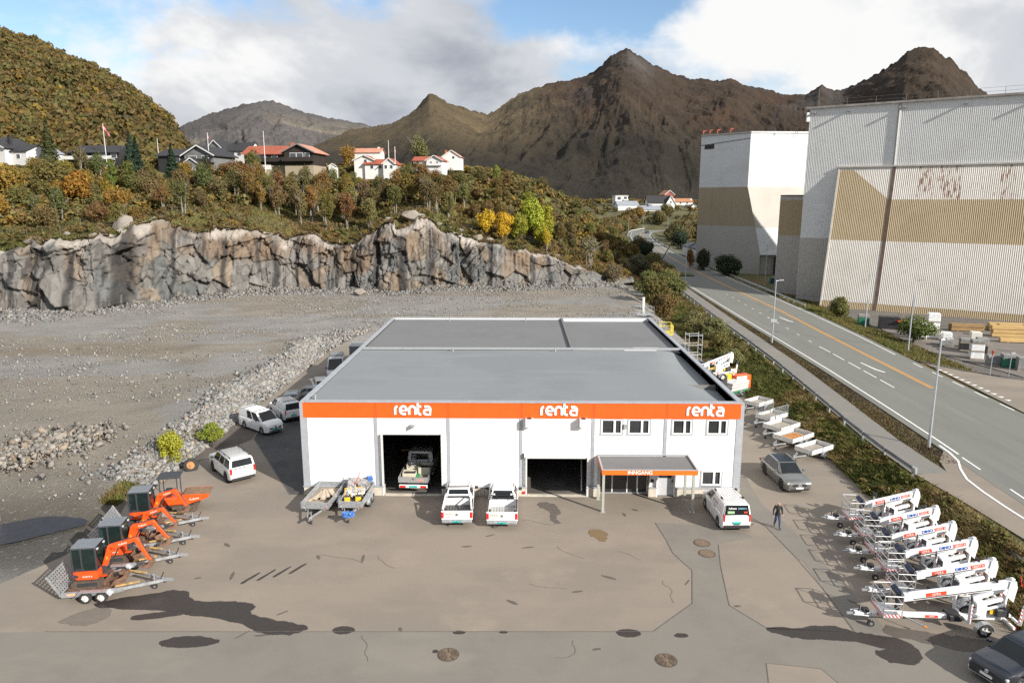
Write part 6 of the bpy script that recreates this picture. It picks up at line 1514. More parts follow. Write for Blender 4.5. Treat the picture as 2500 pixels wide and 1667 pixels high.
tree('bush1', 56.2, 100.5, 0.2, 1.35, (0.072, 0.085, 0.028), 'large leafy bush beside the lamp and the white pallets', None, 'bush', 'bush', sz=1.25)
tree('bush2', 54.5, 121.5, 0.2, 1.0, (0.095, 0.098, 0.03), 'bush at the corner of the sloping cream wall', None, 'bush', 'bush', sz=1.2)
tree('bush0', 54.0, 186, 0.2, 2.1, (0.03, 0.04, 0.018), 'dark bush against the low white workshop', 'dark bushes', 'bush', 'bush', sz=2.0); tree('bush3', 50.6, 199, 0.2, 1.3, (0.032, 0.044, 0.02), 'smaller dark bush left of the one at the workshop wall', 'dark bushes', 'bush', 'bush', sz=2.2)
tree('birch3', 48.5, 206, 0.2, 0.85, 'gold', 'thin yellow-brown birch beside the shaded road lamp')
tree('bush2', -25.6, 55.8, 0.3, 0.55, (0.16, 0.175, 0.025), 'low yellow-green bush behind the white van on the rubble edge', None, 'bush', 'bush'); tree('bush3', -26.9, 51.6, 0.3, 0.62, (0.22, 0.215, 0.025), 'bright yellow-green bush on the rubble behind the white off-roader', None, 'bush', 'bush', sz=0.8)
made2 = []
for i, (x, y, s, c) in enumerate([(72, 330, 3.0, 'green'), (78, 352, 3.6, 'olive'), (85, 372, 3.4, 'pale'), (67, 302, 2.4, 'dark'), (92, 392, 3.6, 'olive'), (98, 405, 4.2, 'pale'), (108, 418, 3.6, 'olive'), (90, 360, 3.4, 'olive'), (100, 380, 4.0, 'pale'), (58, 425, 3.0, 'olive'), (66, 455, 3.2, 'rust'), (74, 485, 3.4, 'olive'), (50, 395, 3.4, 'olive'), (44, 360, 3.2, 'green'), (96, 500, 3.2, 'pale'), (112, 488, 3.2, 'olive'), (126, 470, 3, 'gold'), (40, 330, 3.2, 'rust'), (36, 300, 3.0, 'olive'), (84, 515, 2.8, 'gold'), (105, 520, 3, 'olive'), (76, 510, 3, 'rust')]):
    made2.append(tree('bush%d' % (i % 4), x, y, gzf(x, y) - 0.3, s, c, NM[c] + ' bushy tree near the far bend of the road', 'bushy trees near the far bend', 'tree', 'tree', sz=s * 1.05))
single_out(made2, lambda o: o.location.x / o.location.y, 'from the left')
# -- masses nobody could count
def mass(name, pts, kinds, label, cat, leafs=70, leaf=0.5, bright=1.6):
    """pts: (x, y, z, height, radius, colour) ; joined leaf clumps"""
    r = np.random.default_rng(5); VV = []; FF = []; CC = []; n0 = 0
    T_ = []
    for k in range(8):
        P, Nn = crown_points(np.random.default_rng(700 + k), leafs, 1.0, 0.75, 0.8, 7)
        T_.append(leaf_quads(P, Nn, leaf, np.random.default_rng(800 + k)))
    for i, (x, y, z, h_, rad, c) in enumerate(pts):
        V, F = T_[i % 8]; a = r.uniform(0, 6.28); ca, sa = math.cos(a), math.sin(a)
        Q = np.stack([(V[:, 0] * ca - V[:, 1] * sa) * rad + x, (V[:, 0] * sa + V[:, 1] * ca) * rad + y, V[:, 2] * h_ * 0.62 + z], 1)
        VV.append(Q); FF.append(F + n0); n0 += len(V); CC.append(np.tile((np.array(c) * 0.55 + np.array((0.102, 0.082, 0.028)) * 0.45) * bright * r.uniform(0.85, 1.15), (len(V), 1)))
    me = np_mesh(name, np.concatenate(VV), np.concatenate(FF), LEAFA, False, np.concatenate(CC))
    return link(me, name, label=label, cat=cat, kind='stuff')
pal = [COLS[k] for k in ('rust', 'rust', 'olive', 'olive', 'brown', 'green', 'gold', 'pale')]
r5 = np.random.default_rng(5); n = 24000
x = r5.uniform(-140, 34, n); y = r5.uniform(112, 230, n); yf = ip(x, CLIFF_Y) + 4
k = (y > yf) & (x < ip(y, L_EDGE) - 6)
for a_, c_, q_ in HOUSES: k &= (x - a_) ** 2 + (y - c_) ** 2 > q_ * q_
edge = (y < yf + 16); k &= ~(edge & (fbm(x * 0.08, y * 0.08, seed=55, octs=3) < 0.40))
x, y, yf, edge = x[k][:6500], y[k][:6500], yf[k][:6500], edge[k][:6500]
sz_ = r5.uniform(0.7, 1.5, len(x)) * np.where(edge, 0.6, 1.25); z = hz(x, y) - 0.15
pts = [(x[i], y[i], z[i], sz_[i] * 1.5, sz_[i], pal[r5.integers(0, 8)]) for i in range(len(x))]
mass('shrubbery', pts, None, 'low autumn scrub covering the slope between cliff and houses', 'scrub', 60, 0.20)
# the wooded hill
HA = np.array(HRIDGE)
pts = []
dg = None
hill_o = bpy.data.objects['hill']; hv = np.empty(len(hill_o.data.vertices) * 3, dtype=np.float32); hill_o.data.vertices.foreach_get('co', hv); hv = hv.reshape(-1, 3)
ncol = len(np.arange(HRIDGE[0][0], HRIDGE[-1][0], 3)); hv = hv.reshape(-1, ncol, 3)
r2 = np.random.default_rng(9)
n = 12500; fi = r2.uniform(0, 69, n); fj = r2.uniform(60, ncol - 2, n); i0 = fi.astype(int); j0 = fj.astype(int)
pp = hv[i0, j0] + (hv[i0 + 1, j0] - hv[i0, j0]) * (fi - i0)[:, None] + (hv[i0, j0 + 1] - hv[i0, j0]) * (fj - j0)[:, None]
rk = fbm(pp[:, 0] / 9, pp[:, 2] / 16 + pp[:, 0] / 30, seed=222, octs=4); tone = 0.35 + 1.25 * fbm(pp[:, 0] / 28, pp[:, 2] / 18, seed=9, octs=4)
keep = ~((rk > 0.66) & (pp[:, 2] > 34) & (pp[:, 2] < 72)); pp, tone = pp[keep], tone[keep]
hc = [COLS[q] for q in ('rust', 'rust', 'olive', 'brown', 'olive', 'gold', 'green', 'brown')]
pts = [(p[0], p[1], p[2] - 0.8, s_ * 1.9, s_, tuple(np.array(hc[q]) * t_)) for p, t_, s_, q in zip(pp, tone, 0.8 + 2.4 * r2.uniform(0, 1, len(pp)) ** 2, r2.integers(0, 8, len(pp)))]
mass('forest', pts, None, 'dense autumn wood covering the steep hill behind the houses', 'forest', 30, 0.30, 1.25)
# woods on the plain between the bend and the mountain
pts = []
for _ in range(3000):
    y = r2.uniform(290, 680); x = r2.uniform(-60, 330)
    xl, xr_ = float(ip(y, L_EDGE)), float(ip(y, R_EDGE))
    if y < 505 and xl - 9 < x < xr_ + 9: continue
    if x > xr_ + 9 and y < 320: continue
    if x < 34 and y < 300: continue
    if any((x - a) ** 2 + (y - c + 6) ** 2 < 196 for a, c in ((80, 585), (81, 552), (98, 546), (110, 572), (122, 612), (133, 600), (137, 580))): continue
    if 40 < x < 190 and 500 < y < 600 and r2.uniform() < 0.55: continue
    s = r2.uniform(1.8, 3.4); c = pal[r2.integers(0, 8)]
    pts.append((x, y, gzf(x, y) - 0.4, s * 1.4, s, tuple(np.array(c) * 0.9)))
mass('woods', pts, None, 'mixed autumn woodland on the plain below the mountain', 'woods', 60, 0.26)
# -- grass and weeds on the right-hand slope and the verges
def blades(name, N_, sampler, label, hmin, hmax, wd, cols_, lean=0.5):
    r = np.random.default_rng(33)
    P = sampler(r, N_); n = len(P)
    a = r.uniform(0, 6.283, n); h_ = r.uniform(hmin, hmax, n) * (0.5 + fbm(P[:, 0] * 0.7, P[:, 1] * 0.7, seed=44, octs=3)); 
    d = np.stack([np.cos(a), np.sin(a), np.zeros(n)], 1) * (wd * r.uniform(0.6, 1.4, n))[:, None]
    tip = P + np.stack([r.normal(0, lean, n) * h_, r.normal(0, lean, n) * h_, h_], 1)
    V = np.stack([P - d, P + d, tip + d * 0.25], 1).reshape(-1, 3); F = np.arange(3 * n).reshape(n, 3)
    f1 = fbm(P[:, 0] * 0.28, P[:, 1] * 0.28, seed=66, octs=3); k = np.clip(((f1 - 0.30) / 0.40 * len(cols_) + r.normal(0, 0.7, n)).astype(int), 0, len(cols_) - 1)
    Cc = np.repeat(np.array(cols_)[k] * r.uniform(0.65, 1.35, n)[:, None], 3, 0)
    return link(np_mesh(name, V, F, LEAFA, False, Cc), name, label=label, cat='grass', kind='stuff')
def s_right(r, n):
    y = r.uniform(25, 150, n * 2); y = np.where(r.uniform(size=n * 2) < 0.45, r.uniform(25, 75, n * 2), y)
    xe_ = ip(y, FOOT); xr_ = ip(y, RAIL); x = xe_ + (xr_ - 0.3 - xe_) * r.uniform(0, 1, n * 2)
    k = x > xe_ + 0.1
    x, y = x[k][:n], y[k][:n]
    return np.stack([x, y, gz(x, y) - 0.06], 1)
GC = [(0.085, 0.100, 0.026), (0.135, 0.125, 0.036), (0.115, 0.140, 0.030), (0.215, 0.165, 0.066), (0.165, 0.105, 0.040), (0.25, 0.20, 0.09)]
blades('grass', 95000, s_right, 'rough weeds and grass on the slope below the guard rail', 0.14, 0.48, 0.05, GC, 0.8)
pw = s_right(np.random.default_rng(3), 420)
mass('weeds', [(x, y, z, 0.5 * q, 0.42 * q, c) for (x, y, z), q, c in zip(pw, np.random.default_rng(4).uniform(0.5, 1.4, len(pw)), [GC[k] for k in np.random.default_rng(5).integers(0, 5, len(pw))])], None, 'leafy green and russet weeds among the grass on the right slope', 'weeds', 60, 0.2, 1.0)
def s_verge(r, n):
    y = r.uniform(50, 170, n); xl = ip(y, L_EDGE); xg = ip(y, RAIL) + 3.05
    x = xg + (xl - 0.9 - xg) * r.uniform(0, 1, n) ** 1.3
    return np.stack([x, y, gz(x, y) - 0.03], 1)
blades('grass', 26000, s_verge, 'short dry grass strip between the footpath and the road', 0.05, 0.20, 0.05, [(0.13, 0.095, 0.045), (0.10, 0.085, 0.03), (0.15, 0.115, 0.06), (0.08, 0.06, 0.035)])
def s_far(r, n):
    y = r.uniform(60, 150, n); x0 = ip(y, R_EDGE) + 0.9; x = x0 + r.uniform(0, 6.5, n)
    k = ~((y < 84) & (x < 52 + (84 - y) * 0.9)); x, y = x[k], y[k]
    return np.stack([x, y, gz(x, y) - 0.05], 1)
blades('grass', 30000, s_far, 'weedy grass bank between the road and the works yard', 0.12, 0.5, 0.06, [(0.17, 0.14, 0.05), (0.13, 0.14, 0.035), (0.20, 0.15, 0.07), (0.11, 0.13, 0.03)])
def s_edge(r, n):
    y = r.uniform(44, 58, n); x = -26.9 - 1.2 * r.uniform(0, 1, n) + (y > 50) * 0.6 * r.uniform(0, 1, n)
    return np.stack([x, y, gz(x, y) - 0.05], 1)
blades('grass', 5000, s_edge, 'weeds along the foot of the rubble bank', 0.15, 0.5, 0.04, GC[2:])
def s_heath(r, n):
    x = r.uniform(-125, 24, n * 2); t = r.uniform(0, 1, n * 2) ** 1.4; y = ip(x, CLIFF_Y) + 3.0 + 26 * t
    k = (x < ip(y, L_EDGE) - 4); x, y = x[k][:n], y[k][:n]
    fy0 = np.interp(x, CXS, CTY) - 0.8; fz0 = np.interp(x, CXS, CTZ); bl_ = np.clip((y - fy0) / 7.0, 0, 1); bl_ = bl_ * bl_ * (3 - 2 * bl_)
    return np.stack([x, y, (fz0 - 0.25) * (1 - bl_) + hz(x, y) * bl_ - 0.08], 1)
blades('grass', 60000, s_heath, 'rusty heather and grass on the rim above the cliff', 0.2, 0.75, 0.13, [(0.10, 0.105, 0.030), (0.145, 0.122, 0.042), (0.165, 0.115, 0.05), (0.125, 0.080, 0.034), (0.20, 0.155, 0.07)], 0.9)
# -- stones
STONE = layered('broken_stone', None, [((0.12, 0.115, 0.11), 1.5, 0.52, 0.7, 0.6), ((0.24, 0.235, 0.225), 4, 0.60, 0.74, 0.4)], bump=0.4, bscale=6, attr='col')
CUBE = np.array([(-1, -1, -1), (1, -1, -1), (1, 1, -1), (-1, 1, -1), (-1, -1, 1), (1, -1, 1), (1, 1, 1), (-1, 1, 1)], float)
CUBF = np.array([(0, 3, 2, 1), (4, 5, 6, 7), (0, 1, 5, 4), (1, 2, 6, 5), (2, 3, 7, 6), (3, 0, 4, 7)])
def stones(name, P, size, label, base=(0.23, 0.228, 0.22)):
    r = np.random.default_rng(77); n = len(P)
    V = CUBE[None] * 0.5 + r.uniform(-0.24, 0.24, (n, 8, 3))
    s = size * r.uniform(0.55, 1.0, (n, 1, 3)) if np.isscalar(size) else size[:, None, None] * r.uniform(0.6, 1.0, (n, 1, 3))
    V = V * s
    q = r.normal(size=(n, 4)); q /= np.linalg.norm(q, axis=1, keepdims=True); w_, x, y, z = q.T
    Rm = np.stack([1 - 2 * (y * y + z * z), 2 * (x * y - w_ * z), 2 * (x * z + w_ * y), 2 * (x * y + w_ * z), 1 - 2 * (x * x + z * z), 2 * (y * z - w_ * x), 2 * (x * z - w_ * y), 2 * (y * z + w_ * x), 1 - 2 * (x * x + y * y)], 1).reshape(n, 3, 3)
    V = np.einsum('nij,nkj->nki', Rm, V) + P[:, None, :]
    F = (CUBF[None] + (np.arange(n) * 8)[:, None, None]).reshape(-1, 4)
    c = np.array(base)[None] * r.uniform(0.6, 1.45, (n, 1)) * (1 + r.normal(0, 0.015, (n, 3)))
    c = np.where(r.uniform(size=(n, 1)) < 0.15, c * np.array([1.12, 0.96, 0.82]), c)
    return link(np_mesh(name, V.reshape(-1, 3), F, STONE, False, np.repeat(c, 8, 0)), name, label=label, cat='rubble', kind='stuff')
r3 = np.random.default_rng(21)
n = 20000; y = r3.uniform(47, 101, n); x = -27.3 + r3.normal(0, 1.0, n) + 0.8 * np.sin(y * 0.25)
x = np.where(y > 92, x + (y - 92) * 0.45, x)
k = (x < -26.0 + np.maximum(0, (y - 92) * 0.5)); x, y = x[k], y[k]
stones('rubble', np.stack([x, y, gz(x, y) + r3.uniform(-0.05, 0.25, len(x))], 1), 0.08 + 0.34 * r3.uniform(0, 1, len(x)) ** 2.8, 'bank of broken grey stones between the gravel lot and the yard', (0.205, 0.203, 0.195))
n = 14000; x = r3.uniform(-130, 24, n); y = ip(x, CLIFF_Y) - np.abs(r3.normal(0, 2.2, n)) + 0.6
y = np.where((x < -62) & (r3.uniform(size=n) < 0.5), y - r3.uniform(0, 9, n), y)
d = ip(x, CLIFF_Y) - y
stones('rubble', np.stack([x, y, gz(x, y) + np.clip(1.0 - d * 0.45, -0.03, 1.1) * r3.uniform(0.2, 1, n) * (fbm(x * 0.1, x * 0, seed=3) + 0.2)], 1), 0.08 + 0.5 * r3.uniform(0, 1, n) ** 2.6, 'fallen grey stones along the foot of the quarry face', (0.165, 0.163, 0.157))
n = 42000; x = r3.uniform(-110, 22, n); y = r3.uniform(44, 150, n); k = (y < ip(x, CLIFF_Y) - 2) & ((x < -28.5) | (y > 101))
k &= (fbm(x * 0.06, y * 0.12, seed=8, octs=3) > 0.47); x, y = x[k], y[k]
stones('gravel', np.stack([x, y, gz(x, y) + 0.02 + (fbm(x * 0.35, y * 0.35, seed=11, octs=4) - 0.5) * 0.55], 1), 0.05 + 0.22 * r3.uniform(0, 1, len(x)) ** 3.5, 'scattered loose stones on the quarry floor', (0.20, 0.197, 0.19))
n = 1500; x = -36.5 + r3.normal(0, 2.3, n) ; y = 52.0 + r3.normal(0, 1.6, n) + (x + 36.5) * 0.4; k = x < -32.5; x, y = x[k], y[k]
stones('rubble', np.stack([x, y, gz(x, y) + r3.uniform(0, 0.5, len(x))], 1), 0.08 + 0.45 * r3.uniform(0, 1, len(x)) ** 3, 'heap of pale stones left of the gravel ramp', (0.20, 0.185, 0.165))
# single boulders
BOULD = layered('pale_boulder', (0.26, 0.232, 0.20), [((0.18, 0.165, 0.145), 0.9, 0.5, 0.68, 0.7), ((0.10, 0.085, 0.06), 1.6, 0.58, 0.72, 0.6), ((0.40, 0.37, 0.33), 3, 0.6, 0.75, 0.4)], bump=0.6, bscale=3, bdist=0.15)
def boulder(x, y, z, sx, sy, sz, seed, label, name='boulder'):
    bm = bmesh.new(); bmesh.ops.create_icosphere(bm, subdivisions=3, radius=1)
    rr_ = random.Random(seed); pl = []
    for _ in range(15):
        d = Vector((rr_.gauss(0, 1), rr_.gauss(0, 1), rr_.gauss(0, 1))).normalized(); pl.append((d, rr_.uniform(0.45, 0.82)))
    for v in bm.verts:
        for d, q in pl:
            e = v.co.dot(d)
            if e > q: v.co -= d * (e - q)
        v.co = Vector((v.co.x * sx, v.co.y * sy, v.co.z * sz))
    me = bpy.data.meshes.new('boulder'); bm.to_mesh(me); bm.free(); me.materials.append(BOULD)
    me.polygons.foreach_set('use_smooth', [True] * len(me.polygons)); me.set_sharp_from_angle(angle=R(25))
    return link(me, 'boulder', None, (x, y, z), label=label, cat='boulder', group='boulders in and above the quarry')
boulder(-71.8, 129.0, 15.0, 3.4, 2.6, 3.2, 11, 'huge pale rounded rock with cracks on top of the cliff')
boulder(-31.8, 139.0, 2.0, 1.7, 1.2, 1.0, 2, 'single grey boulder lying alone on the quarry floor by the cliff')
boulder(-23.0, 150.5, 17.0, 2.6, 2.2, 1.2, 3, 'flat pale boulder on the highest step right of the middle')
boulder(-36.6, 52.8, 1.5, 1.15, 0.9, 0.75, 4, 'large tan boulder in the stone heap left of the ramp'); boulder(-38.2, 51.3, 1.2, 0.9, 0.8, 0.6, 5, 'whitish boulder beside the tan one in the stone heap'); boulder(-36.0, 51.0, 1.0, 0.8, 0.7, 0.45, 6, 'low flat stone in front of the stone heap')
made3 = []
for i in range(26):
    x = r_.uniform(-88, 12); y = float(np.interp(x, CXS, CTY)) + r_.uniform(-0.5, 3.5); z = float(np.interp(x, CXS, CTZ))
    s = r_.uniform(0.5, 1.4); made3.append(boulder(x, y, z + 0.1, s * 1.3, s, s * 0.7, 20 + i, 'pale loose rock on the upper edge of the cliff'))
single_out(made3, lambda o: o.location.x / o.location.y, 'from the left')
# wire fence along the cliff edge
FENCEM = mat('old_fence_steel', (0.13, 0.13, 0.125), 0.6, 0.3, var=0.2)
ft = empty('wire_fence', (-88, 124, 14), 0, 'thin grey wire fence running along the top of the cliff', 'fence')
px = None
for x in np.arange(-112, 14, 3.2):
    y = float(np.interp(x, CXS, CTY, left=112)) + 3.0; z = hzf(x, y)
    p = Vector((x + 88, y - 124, z - 14))
    MB().tube(p - Vector((0, 0, 0.5)), p + Vector((0, 0, 1.5)), 0.035, n=5).build('post', FENCEM, ft)
    if px is not None:
        for h_ in (0.5, 1.0, 1.45): MB().tube(px + Vector((0, 0, h_)), p + Vector((0, 0, h_)), 0.012, n=3, caps=False).build('wire', FENCEM, ft)
    px = p
# ================================================================== VEHICLES
def paint(name, c, metal=0.0, rough=0.28): return mat('paint_' + name, c, rough, metal, var=0.04, scale=1.2, coat=0.6)
PW = paint('white', (0.78, 0.78, 0.775)); PG = paint('silver_grey', (0.20, 0.205, 0.20), 0.6, 0.3); PK = paint('blue_black', (0.010, 0.014, 0.022)); PS = paint('silver', (0.42, 0.44, 0.47), 0.5, 0.3); PN = paint('navy', (0.012, 0.02, 0.045), 0.2); PLG = paint('light_grey', (0.33, 0.35, 0.37), 0.4, 0.3)
def wheel(root, x, y, r_, wd=0.20, rim=RIM, spokes=5, side=1):
    wl = empty('wheel', (x, y, r_)); wl.parent = root
    n = 20; rings = []
    for yy, rr in ((-wd / 2, r_ * 0.66), (-wd / 2, r_ * 0.90), (-wd * 0.36, r_), (wd * 0.36, r_), (wd / 2, r_ * 0.90), (wd / 2, r_ * 0.66)):
        rings.append([(rr * math.cos(2 * math.pi * i / n), yy, rr * math.sin(2 * math.pi * i / n)) for i in range(n)])
    MB().loft(rings, caps=False).build('tyre', RUBBER, wl, smooth=50)
    b = MB()
    yo = side * wd * 0.34
    b.tube((0, yo - side * 0.06, 0), (0, yo - side * 0.02, 0), r_ * 0.64, n=16)
    for k in range(spokes):
        a = 2 * math.pi * k / spokes
        b.bar((0, yo, 0), (r_ * 0.62 * math.cos(a), yo - side * 0.005, r_ * 0.62 * math.sin(a)), r_ * 0.26, 0.05)
    b.tube((0, yo, 0), (0, yo + side * 0.03, 0), r_ * 0.16, n=10)
    MB_ = b.build('rim', rim, wl, smooth=40)
    return wl
def pane(b, A, B, C_, D, u0, u1, v0, v1, off=0.012):
    """solid pane on the quad A(bottom start) B(bottom end) C(top end) D(top start)"""
    A, B, C_, D = (Vector(p) for p in (A, B, C_, D))
    def S(u, v): return (A * (1 - u) + B * u) * (1 - v) + (D * (1 - u) + C_ * u) * v
    n_ = (B - A).cross(D - A).normalized()
    q = [S(u0, v0), S(u1, v0), S(u1, v1), S(u0, v1)]
    b.add([p - n_ * 0.04 for p in q] + [p + n_ * off for p in q], [(3, 2, 1, 0), (4, 5, 6, 7), (0, 1, 5, 4), (1, 2, 6, 5), (2, 3, 7, 6), (3, 0, 4, 7)])
    return b
def shell(root, L, W_, nose, hoodz, belt, tail, wr, wf_x, wr_x, pm, sill=0.22, x_back=None, cowl=None, boot=None, name='body'):
    """lower body lofted along its length with open wheel arches"""
    hw = W_ / 2
    x0 = -L / 2 if x_back is None else x_back
    arch = wr + 0.06
    xs = {x0, x0 + 0.10, x0 + 0.30, L / 2, L / 2 - 0.08, L / 2 - 0.22, L / 2 - 0.5}
    xs |= {cowl, cowl - 0.3, 0.0}
    for wx in (wf_x, wr_x):
        if wx > x0 + arch * 0.5:
            for q in (-1.02, -1.0, -0.85, -0.6, -0.3, 0, 0.3, 0.6, 0.85, 1.0, 1.02): xs.add(wx + q * arch)
    xs = sorted(x for x in xs if x0 <= x <= L / 2)
    rings = []
    for x in xs:
        f = (L / 2 - x); bk = (x - (-L / 2))
        w_ = hw * (1 - 0.17 * max(0, 1 - f / 0.55) ** 2 - (0.09 * max(0, 1 - bk / 0.35) ** 2 if x_back is None else 0))
        if x > cowl: zt = hoodz + (belt - hoodz) * ((L / 2 - x) / (L / 2 - cowl)) ** 0.62
        else: zt = belt
        if x > L / 2 - 0.22: zt -= (nose) * (1 - f / 0.22) ** 1.5
        if boot is not None and x < boot: zt = belt + (tail - belt) * ((boot - x) / (boot + L / 2)) ** 1.5
        if x_back is None and x < x0 + 0.10: zt -= 0.05
        zl = sill + (0.06 * max(0, 1 - f / 0.3)) + (0.08 * max(0, 1 - bk / 0.3) if x_back is None else 0)
        for wx in (wf_x, wr_x):
            d = abs(x - wx)
            if d < arch: zl = max(zl, wr + math.sqrt(max(0, arch * arch - d * d)))
        zl = min(zl, zt - 0.16)
        zm = zl + (zt - zl) * 0.55
        half = [(0.0, zl), (0.84 * w_, zl), (0.965 * w_, zl + 0.03), (w_, zm), (0.985 * w_, zt - 0.10), (0.93 * w_, zt - 0.015), (0.80 * w_, zt + 0.005), (0.45 * w_, zt + 0.03), (0.0, zt + 0.035)]
        ring = [(x, -y, z) for y, z in half] + [(x, y, z) for y, z in half[-2:0:-1]]
        rings.append(ring)
    o = MB().loft(rings).build(name, pm, root, smooth=38)
    MB().box(x0 + 0.25, L / 2 - 0.25, -hw * 0.70, hw * 0.70, 0.20, min(0.72, belt - 0.25)).build('underbody', BLACKP, root)
    return o
def greenhouse(root, W_, belt, H_, rearb, roofr, rooff, cowl, pm, wb=0.90, wt=0.76, sides=((0.03, 0.36), (0.40, 0.70), (0.73, 0.96)), front=True, rear=(0.08, 0.92, 0.14, 0.90), roof_m=None, name='cabin', bev=0.07, vlo=0.06, vhi=0.90):
    hb, ht_ = W_ / 2 * wb, W_ / 2 * wt
    zb, zt = belt - 0.03, H_ - 0.03
    bq = {(-1, 0): (rearb, -hb, zb), (1, 0): (cowl, -hb, zb), (-1, 1): (roofr, -ht_, zt), (1, 1): (rooff, -ht_, zt)}
    R0, F0_, RT, FT = (Vector(bq[k]) for k in ((-1, 0), (1, 0), (-1, 1), (1, 1)))
    m_ = lambda p: Vector((p.x, -p.y, p.z))
    mid = [Vector(((RT.x + 0.0), -ht_ * 0.0, H_ + 0.012)), ]
    b = MB()
    b.add([R0, F0_, m_(F0_), m_(R0), RT, FT, m_(FT), m_(RT)], [(0, 3, 2, 1), (4, 5, 6, 7), (0, 1, 5, 4), (1, 2, 6, 5), (2, 3, 7, 6), (3, 0, 4, 7)])
    b.build(name, pm, root, smooth=50, bevel=bev, seg=3)
    if roof_m:
        MB().box(roofr + 0.10, rooff - 0.06, -ht_ * 0.86, ht_ * 0.86, zt - 0.02, zt + 0.014).build('roof_panel', roof_m, root, bevel=0.012)
    if front: pane(MB(), F0_, m_(F0_), m_(FT), FT, 0.07, 0.93, 0.07, 0.93).build('windscreen', GLASS, root)
    if rear: pane(MB(), m_(R0), R0, RT, m_(RT), rear[0], rear[1], rear[2], rear[3]).build('rear_window', GLASS, root)
    for s in (-1, 1):
        for u0, u1 in sides:
            if s < 0: pane(MB(), R0, F0_, FT, RT, u0, u1, vlo, vhi).build('side_window', GLASS, root)
            else: pane(MB(), m_(F0_), m_(R0), m_(RT), m_(FT), 1 - u1, 1 - u0, vlo, vhi).build('side_window', GLASS, root)
def bits(root, L, W_, belt, cowl, lightz=0.68, tailz=0.85, plate=TEAL, tail=(0.14, 0.42), mirrors=True, pm=PW, bumper=BLACKP, front_plate=True, mz=None, bumpr=True, nose=0.0):
    hw = W_ / 2
    for s in (-1, 1):
        MB().box(L / 2 - 0.30, L / 2 - 0.045, s * hw * 0.72 - 0.17, s * hw * 0.72 + 0.17, lightz - 0.07, lightz + 0.07).build('headlight', CLEAR, root, bevel=0.03)
        if tail: MB().box(-L / 2 - 0.012, -L / 2 + 0.10, s * hw * 0.84 - tail[0] / 2, s * hw * 0.84 + tail[0] / 2, tailz - tail[1] / 2, tailz + tail[1] / 2).build('tail_light', REDL, root, bevel=0.02)
        if mirrors:
            mz_ = mz or belt + 0.10
            MB().box(cowl - 0.42, cowl - 0.28, s * (hw + 0.10) - 0.10, s * (hw + 0.10) + 0.10, mz_ - 0.07, mz_ + 0.07).build('mirror', pm, root, bevel=0.03)
        for dx in (0.0, -1.0): MB().box(cowl - 1.15 + dx, cowl - 0.98 + dx, s * hw * 0.985 - 0.012, s * hw * 0.985 + 0.012, belt - 0.22, belt - 0.19).build('door_handle', bumper, root)
    if bumpr:
        MB().box(-L / 2 - 0.04, -L / 2 + 0.16, -hw * 0.88, hw * 0.88, 0.30, 0.52).build('rear_bumper', bumper, root, bevel=0.04)
    MB().box(L / 2 - 0.14, L / 2 + 0.012, -hw * 0.74, hw * 0.74, 0.27, 0.46).build('front_bumper', bumper, root, bevel=0.04)
    MB().box(-L / 2 - 0.055, -L / 2 - 0.02, -0.26, 0.26, 0.62, 0.74).build('number_plate', plate, root)
    if front_plate: MB().box(L / 2 + 0.0, L / 2 + 0.03, -0.26, 0.26, 0.42, 0.53).build('number_plate', plate, root)
def wheels4(root, wf, wr_, hw, r_, rim=RIM, spokes=5):
    for x in (wf, wr_):
        for s in (-1, 1): wheel(root, x, s * (hw - 0.115), r_, 0.21, rim, spokes, s)
def vehicle(name, loc, head, label, cat, group=None): return empty(name, loc, R(head), label, cat, group)
def ring_badge(root, x, y, z, r_, spokes, m_=CLEAR, ax='x'):
    b = MB(); n = 14
    P = [(x, y + r_ * math.cos(2 * math.pi * i / n), z + r_ * math.sin(2 * math.pi * i / n)) for i in range(n + 1)]
    b.path(P, r_ * 0.13, 5)
    for a in spokes: b.tube((x, y, z), (x, y + r_ * math.cos(R(a)), z + r_ * math.sin(R(a))), r_ * 0.12, n=5)
    b.build('badge', m_, root)
VWS = (60, 120, 235, 305, 270)
# --- silver-grey electric crossover facing the camera
v = vehicle('car', (19.15, 48.9, 0), -86, 'silver-grey crossover with dark panoramic roof parked by the boom lifts', 'car')
shell(v, 4.76, 1.88, 0.16, 0.90, 1.02, 0.95, 0.36, 1.42, -1.44, PG, cowl=1.02)
greenhouse(v, 1.88, 1.02, 1.62, -2.12, -1.55, 0.22, 1.12, PG, wt=0.70, roof_m=GLASS, sides=((0.06, 0.30), (0.33, 0.60), (0.63, 0.90)))
bits(v, 4.76, 1.88, 1.02, 1.02, 0.76, 0.9, PLATE, (0.35, 0.12), pm=PG, bumper=BLACKP)
MB().box(2.30, 2.395, -0.52, 0.52, 0.55, 0.76).build('grille', BLACKP, v, bevel=0.03); ring_badge(v, 2.41, 0, 0.66, 0.11, (90, 210, 330)); wheels4(v, 1.42, -1.44, 0.94, 0.36, mat('dark_rim', (0.10, 0.10, 0.105), 0.35, 0.7), 6)
for s in (-1, 1): MB().tube((-1.4, s * 0.62, 1.655), (0.1, s * 0.64, 1.655), 0.018, n=6).build('roof_rail', ALU, v)
MB().box(0.55, 0.75, -0.22, 0.12, 1.02, 1.04).build('dash_card', mat('yellow_card', (0.6, 0.6, 0.2), 0.6), v)
